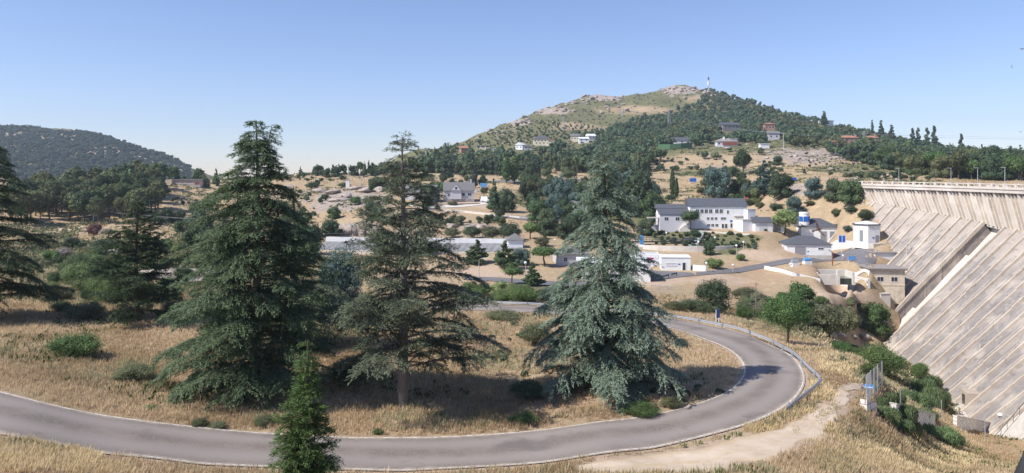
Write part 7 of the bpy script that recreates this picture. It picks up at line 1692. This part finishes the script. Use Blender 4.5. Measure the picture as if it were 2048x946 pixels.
# ------------------------------------------------------------------ woods
def place(px, py, Dmin=8.0): 
    p = ray(VG, px, py, Dmin); return p
def poly_in(x, y, P_):
    c = False; n_ = len(P_); j = n_ - 1
    for i in range(n_):
        if ((P_[i][1] > y) != (P_[j][1] > y)) and x < (P_[j][0] - P_[i][0]) * (y - P_[i][1]) / (P_[j][1] - P_[i][1]) + P_[i][0]: c = not c
        j = i
    return c
HOUSES = [o for o in scene.objects if o.parent is None and o.get('category') in ('house',)]
HP = [(o.location.x / o.location.y, o.location.y) for o in HOUSES]
def clear_of_house(u, D, h):
    for hu, hd in HP:
        if abs(u - hu) < .0145 and -2 < hd - D < (100 if hd > 620 else 50): return False
        if abs(u - hu) < .012 and abs(hd - D) < 12: return False
    return True
rs_ = random.Random(99)
# the pine wood on the left: each pine a thing
WOOD = [(20,452),(60,452),(100,448),(150,447),(200,450),(250,440),(300,432),(318,420),(318,372),(290,366),(240,372),(180,385),(120,392),(60,400),(20,410)]
cnt = 0; tries = 0; used_ = []
while cnt < 135 and tries < 6000:
    tries += 1; x = rs_.uniform(15, 320); y = rs_.uniform(366, 452)
    if not poly_in(x, y, WOOD): continue
    p = place(x, y)
    if p is None or any((p[0] - a) ** 2 + (p[1] - b) ** 2 < 12 for a, b in used_): continue
    used_.append((p[0], p[1])); h = rs_.uniform(8.5, 13.5) * (1.0 if y < 430 else .95)
    front = y > 425
    lab = 'tall pine with bare trunk in the front row of the left pine wood' if front else 'pine deeper in the left pine wood'
    loc = (p[0], p[1], gz(p[0], p[1]) - .1); w = h * rs_.uniform(.58, .85); lf = rs_.choice(['pine', 'pine_olive', 'pine_olive', 'pine_olive', 'oak'])
    if front: plant('pine', 'mid', 'pine_tree', loc, h, w, lab, 'pine tree', 'front pines of the left wood', lf)
    else: smalltree('pine', 'pine_tree', loc, h, w, lab, 'pine tree', 'pines of the left wood', lf, 'mid' if p[1] < 330 else 'far')
    cnt += 1
# trees on the ridge between the left hill and the big hill
RIDGE = []
for x in np.arange(598, 850, 4.2):
    x = x + rs_.uniform(-2, 2); y = np.interp(x, [598, 700, 850], [352, 349, 340]) + rs_.uniform(-2, 5)
    if 610 < x < 625 or 690 < x < 702: continue
    p = place(x, y) 
    if p is None or p[1] > 900: continue
    hp = rs_.uniform(10, 30) * np.interp(x, [598, 720, 850], [.8, 1.0, 1.1]); h = hp / F * p[1]
    kd = rs_.choice(['dense', 'dense', 'pine', 'cone', 'spire']); w = h * {'dense': .95, 'pine': .7, 'cone': .5, 'spire': .35}[kd]
    smalltree(kd, {'spire': 'fir_tree', 'cone': 'cedar_tree', 'pine': 'pine_tree', 'dense': 'evergreen_tree'}[kd], (p[0], p[1], gz(p[0], p[1]) - .2), h, w, {'dense': 'rounded evergreen in the tree row on the far ridge', 'pine': 'pine in the tree row on the far ridge', 'cone': 'broad conifer in the tree row on the far ridge', 'spire': 'narrow fir in the tree row on the far ridge'}[kd], 'tree', 'tree row on the far ridge, ' + kd, rs_.choice(['pine', 'oak', 'cedar_dark']), 'far')
for i, x in enumerate((448, 462, 476, 500, 540, 556, 570)):
    p = place(x, 352 + rs_.uniform(0, 6)); 
    if p is None or p[1] > 900: continue
    h = rs_.uniform(10, 18) / F * p[1]; smalltree('dense', 'evergreen_tree', (p[0], p[1], gz(p[0], p[1]) - .2), h, h, 'small evergreen on the ridge beside the forked cedar', 'tree', 'small ridge evergreens beside the forked cedar', 'oak', 'far')
# skyline pines above the abandoned building
for x, yb, ht in [(322,372,40),(336,371,22),(296,370,30),(378,367,32),(372,368,28),(388,370,24),(348,368,22)]:
    p = place(x, yb); h = ht / F * p[1]; smalltree('pine' if ht > 30 else 'dense', 'pine_tree', (p[0], p[1] + 12, gz(p[0], p[1] + 12) - .2), h, h * .8, 'dark pine standing behind the abandoned building', 'pine tree', 'pines behind the abandoned building', 'pine', 'far')
# named spires on the right skyline
for i, (x, yb, yt, w, lab) in enumerate([(1868,300,250,14,'tallest pointed spire tree on the right skyline'),(1854,300,254,15,'second pointed spire tree just left of the tallest'),(1922,312,266,13,'lone pointed spire tree right of the tall pair'),(1762,282,242,14,'pointed fir on the skyline left of the tall pair'),(1783,288,251,16,'blunt pointed fir right of the first skyline fir'),(1744,276,241,9,'thin feathery fir on the skyline over the right lattice pylon'),(1648,250,223,14,'dark fir on the skyline above the white flat house'),(1825,296,255,13,'feathery fir left of the two tall spires'),(1836,298,254,13,'feathery fir touching the second spire'),(1964,322,287,8,'thin fir at the skyline near the flat topped cedar'),(2040,330,290,26,'dark fir cut near the right edge above the crest')]):
    p = at(x, yb); h = (yb - yt) / F * p[1]; plant('spire' if w < 20 else 'cone', 'mid', 'fir_tree', (p[0], p[1], gz(p[0], p[1]) - .3), h, w / F * p[1] * 1.15, lab, 'fir tree', None, 'cedar_dark' if i % 2 else 'pine')
for i, (x, yb, yt, w, lab) in enumerate([(1985,322,287,26,'flat topped dark cedar on the right skyline'),(2028,328,293,28,'ragged cedar on the skyline near the right edge')]):
    p = at(x, yb); h = (yb - yt) / F * p[1]; plant('umbrella', 'mid', 'cedar_tree', (p[0], p[1], gz(p[0], p[1]) - .3), h, w / F * p[1], lab, 'cedar tree', None, 'cedar_dark')
# the wood on the slope and the big hill: candidate trees, nearest ones as things, the rest one wood
LOWER = [(818,338),(860,318),(905,305),(960,306),(1040,306),(1100,296),(1200,292),(1290,300),(1310,318),(1300,345),(1270,352),(1200,352),(1120,345),(1080,352),(1000,352),(930,350),(860,348)]
UPPER = [(1130,280),(1200,268),(1260,246),(1330,232),(1395,212),(1415,180),(1470,175),(1540,185),(1600,195),(1650,208),(1720,225),(1800,245),(1900,262),(2052,275),(2052,342),(1900,338),(1790,332),(1700,308),(1640,296),(1560,292),(1480,286),(1440,284),(1390,292),(1310,296),(1200,290)]
RIGHTW = [(1640,292),(1700,296),(1800,300),(1900,305),(2052,315),(2052,362),(1960,362),(1880,357),(1830,350),(1790,343),(1720,328),(1660,310)]
FLANK = [(830,312),(900,296),(960,275),(1020,252),(1080,240),(1160,246),(1200,258),(1130,282),(1040,290),(940,300)]
cand = []
def fill(P_, n_, h0, h1, tagname, kinds, minsp):
    xs = [a for a, b in P_]; ys = [b for a, b in P_]; k = 0; tr = 0
    cell = {}
    while k < n_ and tr < n_ * 30:
        tr += 1; x = rs_.uniform(min(xs), max(xs)); y = rs_.uniform(min(ys), max(ys))
        if not poly_in(x, y, P_): continue
        p = place(x, y)
        if p is None or p[1] > 1400: continue
        u = p[0] / p[1]
        if not clear_of_house(u, p[1], 8): continue
        sp = minsp * (p[1] / 600) ** .6; key = (int(p[0] / sp), int(p[1] / sp))
        if any((p[0] - a) ** 2 + (p[1] - b) ** 2 < sp * sp for i in (-1, 0, 1) for j in (-1, 0, 1) for a, b in cell.get((key[0] + i, key[1] + j), ())): continue
        cell.setdefault(key, []).append((p[0], p[1])); h = rs_.uniform(h0, h1); cand.append((p[1], p[0], h, rs_.choice(kinds), tagname)); k += 1
fill(LOWER, 330, 7, 12.5, 'lower', ['pine', 'dense', 'dense', 'pine', 'cone'], 4.5)
fill(RIGHTW, 300, 8, 13.5, 'right', ['dense', 'dense', 'pine', 'cone', 'broad'], 5.0)
fill(UPPER, 2600, 6, 10.5, 'upper', ['pine', 'dense', 'dense', 'pine'], 5.0)
fill(FLANK, 420, 2.5, 5, 'flank', ['dense', 'bush'], 6)
cand.sort()
LABEL = {('lower', 'pine'): 'pine in the dense wood on the lower hill slope behind the dormered house', ('lower', 'dense'): 'rounded evergreen in the dense wood on the lower hill slope', ('lower', 'cone'): 'conical cedar in the dense wood on the lower hill slope',
         ('right', 'pine'): 'pine in the wood above the dam crest', ('right', 'dense'): 'rounded evergreen in the wood above the dam crest', ('right', 'cone'): 'conical cedar in the wood above the dam crest', ('right', 'broad'): 'leafy tree in the wood above the dam crest',
         ('upper', 'pine'): 'pine on the wooded side of the big hill', ('upper', 'dense'): 'rounded evergreen on the wooded side of the big hill', ('flank', 'dense'): 'small evergreen on the bare flank of the big hill', ('flank', 'bush'): 'low bush on the bare flank of the big hill'}
NAME = {'pine': 'pine_tree', 'dense': 'evergreen_tree', 'cone': 'cedar_tree', 'broad': 'broadleaf_tree', 'bush': 'bush'}
LFS = {'pine': ['hillpine', 'pine', 'pine_olive'], 'dense': ['hillpine', 'oak', 'hillpine', 'pine_olive'], 'cone': ['cedar_dark', 'blue_fir'], 'broad': ['broad', 'oak'], 'bush': ['oak', 'scrub']}
WR = {'pine': .72, 'dense': 1.0, 'cone': .52, 'broad': 1.05, 'bush': 1.3}
limit = {'pine_tree': 95, 'evergreen_tree': 130, 'bush': 0}; count = {}; rest = []
for (D, X, h, kd, tg) in cand:
    nm = NAME[kd]
    if count.get(nm, 0) >= limit.get(nm, 200): rest.append((D, X, h, kd, tg)); continue
    count[nm] = count.get(nm, 0) + 1
    smalltree(kd, nm, (X, D, gz(X, D) - .2), h, h * WR[kd] * rs_.uniform(.85, 1.15), LABEL[(tg, kd)], 'bush' if kd == 'bush' else 'tree', {'lower': 'wood on the lower hill slope', 'right': 'wood above the dam crest', 'upper': 'wood on the big hill', 'flank': 'shrubs on the hill flank'}[tg] + ', ' + nm.replace('_', ' '), rs_.choice(LFS[kd]), 'mid' if D < 430 else 'far')
def woodland(name, items, leaf, label_nl=70, seed=5, core=.8):
    """many far trees of the same make gathered in one mass"""
    rs = np.random.default_rng(seed); protos = []
    for s in range(5):
        lob = lobes_dome(np.random.default_rng(s + 40), 6, .40, .58, .40, .45); r2 = np.random.default_rng(s); p, d, _ = crown_pts(r2, lob, label_nl)
        nr = unit(d + r2.normal(0, .5, p.shape)); td = unit(np.cross(nr, r2.normal(0, 1, p.shape))); V = diamonds(p - td * .10, td, nr, np.full(len(p), .24), np.full(len(p), .17))
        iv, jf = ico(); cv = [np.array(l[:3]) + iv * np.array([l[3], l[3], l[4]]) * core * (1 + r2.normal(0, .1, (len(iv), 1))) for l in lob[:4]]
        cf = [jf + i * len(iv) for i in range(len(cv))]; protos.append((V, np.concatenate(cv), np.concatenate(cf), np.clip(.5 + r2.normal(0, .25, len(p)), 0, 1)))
    Vs = []; Qs = []; Ts = []; TQ = []; TT = []; n_ = 0; Vt_ = []
    for (D, X, h, w) in items:
        V, C, Fc, t = protos[rs.integers(5)]; a = rs.uniform(0, 6.28); M2 = np.array([[math.cos(a), -math.sin(a), 0], [math.sin(a), math.cos(a), 0], [0, 0, 1]])
        s = np.array([w, w, h]); o = np.array([X, D, gz(X, D) - .2 - .12 * h]); off_ = rs.normal(0, .28)
        W_ = (np.concatenate([V, C]) * s) @ M2.T + o; Vs.append(W_); Qs.append(np.arange(len(V)).reshape(-1, 4) + n_); TQ.append(np.clip(t + off_, 0, 1)); Ts.append(Fc + len(V) + n_); TT.append(np.full(len(Fc), np.clip(.15 + off_, 0, 1))); n_ += len(W_)  # cores get a darker tint than the leaves: painted shade inside each crown
    me = mesh_np(name, np.concatenate(Vs), [np.concatenate(Qs), np.concatenate(Ts)], tint=np.concatenate(TQ + TT))
    o = link(name, me, [LEAF[leaf]]); tag(o, 'dense far wood of rounded evergreens covering the hillside', 'wood', kind='stuff'); return o
allr = [(D, X, h * rs_.choice([.7, .85, 1.0, 1.0, 1.25]), h * .95 * rs_.uniform(.8, 1.3)) for (D, X, h, kd, tg) in rest]
pick = [fbm(np.array([X]), np.array([D]), 60, 3, 88)[0] + rs_.gauss(0, .12) for (D, X, h, w) in allr]
woodland('woodland', [q for q, v in zip(allr, pick) if v < .10], 'hillpine')
o = woodland('woodland', [q for q, v in zip(allr, pick) if v >= .10], 'pine_olive', 70, 6); o['label'] = 'paler olive part of the far wood covering the hillside'
# the far wooded hill on the left reads as one mass
items = []; tr = 0
while len(items) < 5200 and tr < 60000:
    tr += 1; D = rs_.uniform(820, 1640); u = rs_.uniform(-.80, -.425); X = u * D
    if fbm(np.array([X]), np.array([D]), 120, 4, 44)[0] > .62: continue
    zz_ = gz(X, D)
    if zz_ < -15: continue
    h = rs_.uniform(7, 13)
    if any(((u * F + CX - b[0]) / b[2]) ** 2 + ((-zz_ / D * F + HY - b[1]) / b[3]) ** 2 < .75 for b in LH) and rs_.random() < .5: continue
    items.append((D, X, h, h * rs_.uniform(.9, 1.35)))
o = woodland('far_woodland', items, 'farpine', 46, 8); o['label'] = 'bluish far wood covering the round hill on the left horizon'
# patches of scrub on the slopes
items = []; tr = 0
while len(items) < 900 and tr < 20000:
    tr += 1; x = rs_.uniform(840, 1420); y = rs_.uniform(176, 300); p = place(x, y, 500)
    if p is None or p[1] > 1400: continue
    if gi(green, np.array([x / F - CX / F]), np.array([p[1]]))[0] < .35: continue
    h = rs_.uniform(1.0, 2.6); items.append((p[1], p[0], h, h * rs_.uniform(1.2, 2.2)))
if items: o = woodland('hill_scrub', items, 'scrub', 40, 9); o['label'] = 'low olive scrub scattered over the bare part of the hill'; o['category'] = 'scrub'

# the bushes and trees of the slopes: the largest in view are things, the rest one mass of scrub
PENDING.sort(reverse=True); lim = {'bush': 165, 'dense': 85, 'pine': 40, 'cone': 40, 'broad': 60}; cn = {}; rest2 = []
for (a_, kd, xy, h, w, label, group, lf) in PENDING:
    if cn.get(kd, 0) >= lim[kd]: rest2.append((xy[1], xy[0], h, w)); continue
    cn[kd] = cn.get(kd, 0) + 1
    det = 'near' if xy[1] < 120 and (kd, 'near') in PROTO else ('mid' if xy[1] < 460 else 'far')
    plant(kd, det, {'bush': 'bush', 'dense': 'evergreen_tree', 'pine': 'pine_tree', 'cone': 'cedar_tree', 'broad': 'broadleaf_tree'}[kd], (xy[0], xy[1], gz(*xy) - .12), h, w, label if kd in label or kd in ('bush', 'dense') else label, 'bush' if kd == 'bush' else 'tree', group, lf)
o = woodland('scattered_scrub', rest2, 'oak', 200, 15, .7); o['label'] = 'small scrub bushes dotted over the dry slopes of the valley'; o['category'] = 'scrub'
# ------------------------------------------------------------------ light
world = bpy.data.worlds.new("World"); scene.world = world; world.use_nodes = True
wn = world.node_tree; bg = wn.nodes['Background']
sky = wn.nodes.new('ShaderNodeTexSky'); sky.sky_type = 'NISHITA'; sky.sun_disc = False
SUN = Vector((-14.0, -6.0, 16.5)).normalized()
sky.sun_elevation = math.asin(SUN.z); sky.sun_rotation = math.atan2(SUN.x, SUN.y) % (2 * math.pi)
sky.altitude = 1000; sky.air_density = 1.0; sky.dust_density = .25; sky.ozone_density = 3.5
tn = wn.nodes.new('ShaderNodeMix'); tn.data_type = 'RGBA'; tn.blend_type = 'MULTIPLY'; tn.inputs[0].default_value = 1.0; tn.inputs[7].default_value = (.99, .93, 1.05, 1)
wn.links.new(sky.outputs[0], tn.inputs[6]); wn.links.new(tn.outputs[2], bg.inputs[0]); bg.inputs[1].default_value = .105
sd = bpy.data.lights.new('sun', 'SUN'); sd.energy = 4.2; sd.angle = R(.53); sd.color = (1.0, .95, .87)
so = bpy.data.objects.new('sun', sd); COL.objects.link(so); so.rotation_euler = SUN.to_track_quat('Z', 'Y').to_euler()
vs = scene.view_settings; scene.display_settings.display_device = 'sRGB'
vs.view_transform = 'Standard'; vs.look = 'None'; vs.gamma = 1.0; vs.use_curve_mapping = False; vs.exposure = EXPOSURE
cy = scene.cycles
cy.max_bounces = 5; cy.diffuse_bounces = 2; cy.glossy_bounces = 2; cy.transmission_bounces = 2; cy.transparent_max_bounces = 4; cy.volume_bounces = 0
cy.use_denoising = True

# ------------------------------------------------------------------ the summer air over the valley
mb = MB(); zlo = float(ZG.min()) - 1.5; zhi = float(ZG.max()) + 45.0
mb.box(-4800, 4800, -60, 2900, zlo, zhi)
m = bpy.data.materials.new('summer_haze'); m.use_nodes = True; nt = m.node_tree; nt.nodes.clear()
pv = nt.nodes.new('ShaderNodeVolumePrincipled'); pv.inputs['Density'].default_value = HAZE; pv.inputs['Color'].default_value = (.78, .89, 1.0, 1); pv.inputs['Anisotropy'].default_value = .25
om = nt.nodes.new('ShaderNodeOutputMaterial'); nt.links.new(pv.outputs[0], om.inputs['Volume'])
hz = mb.build('haze', m); tag(hz, 'pale blue summer haze over the valley', None, None, 'stuff')
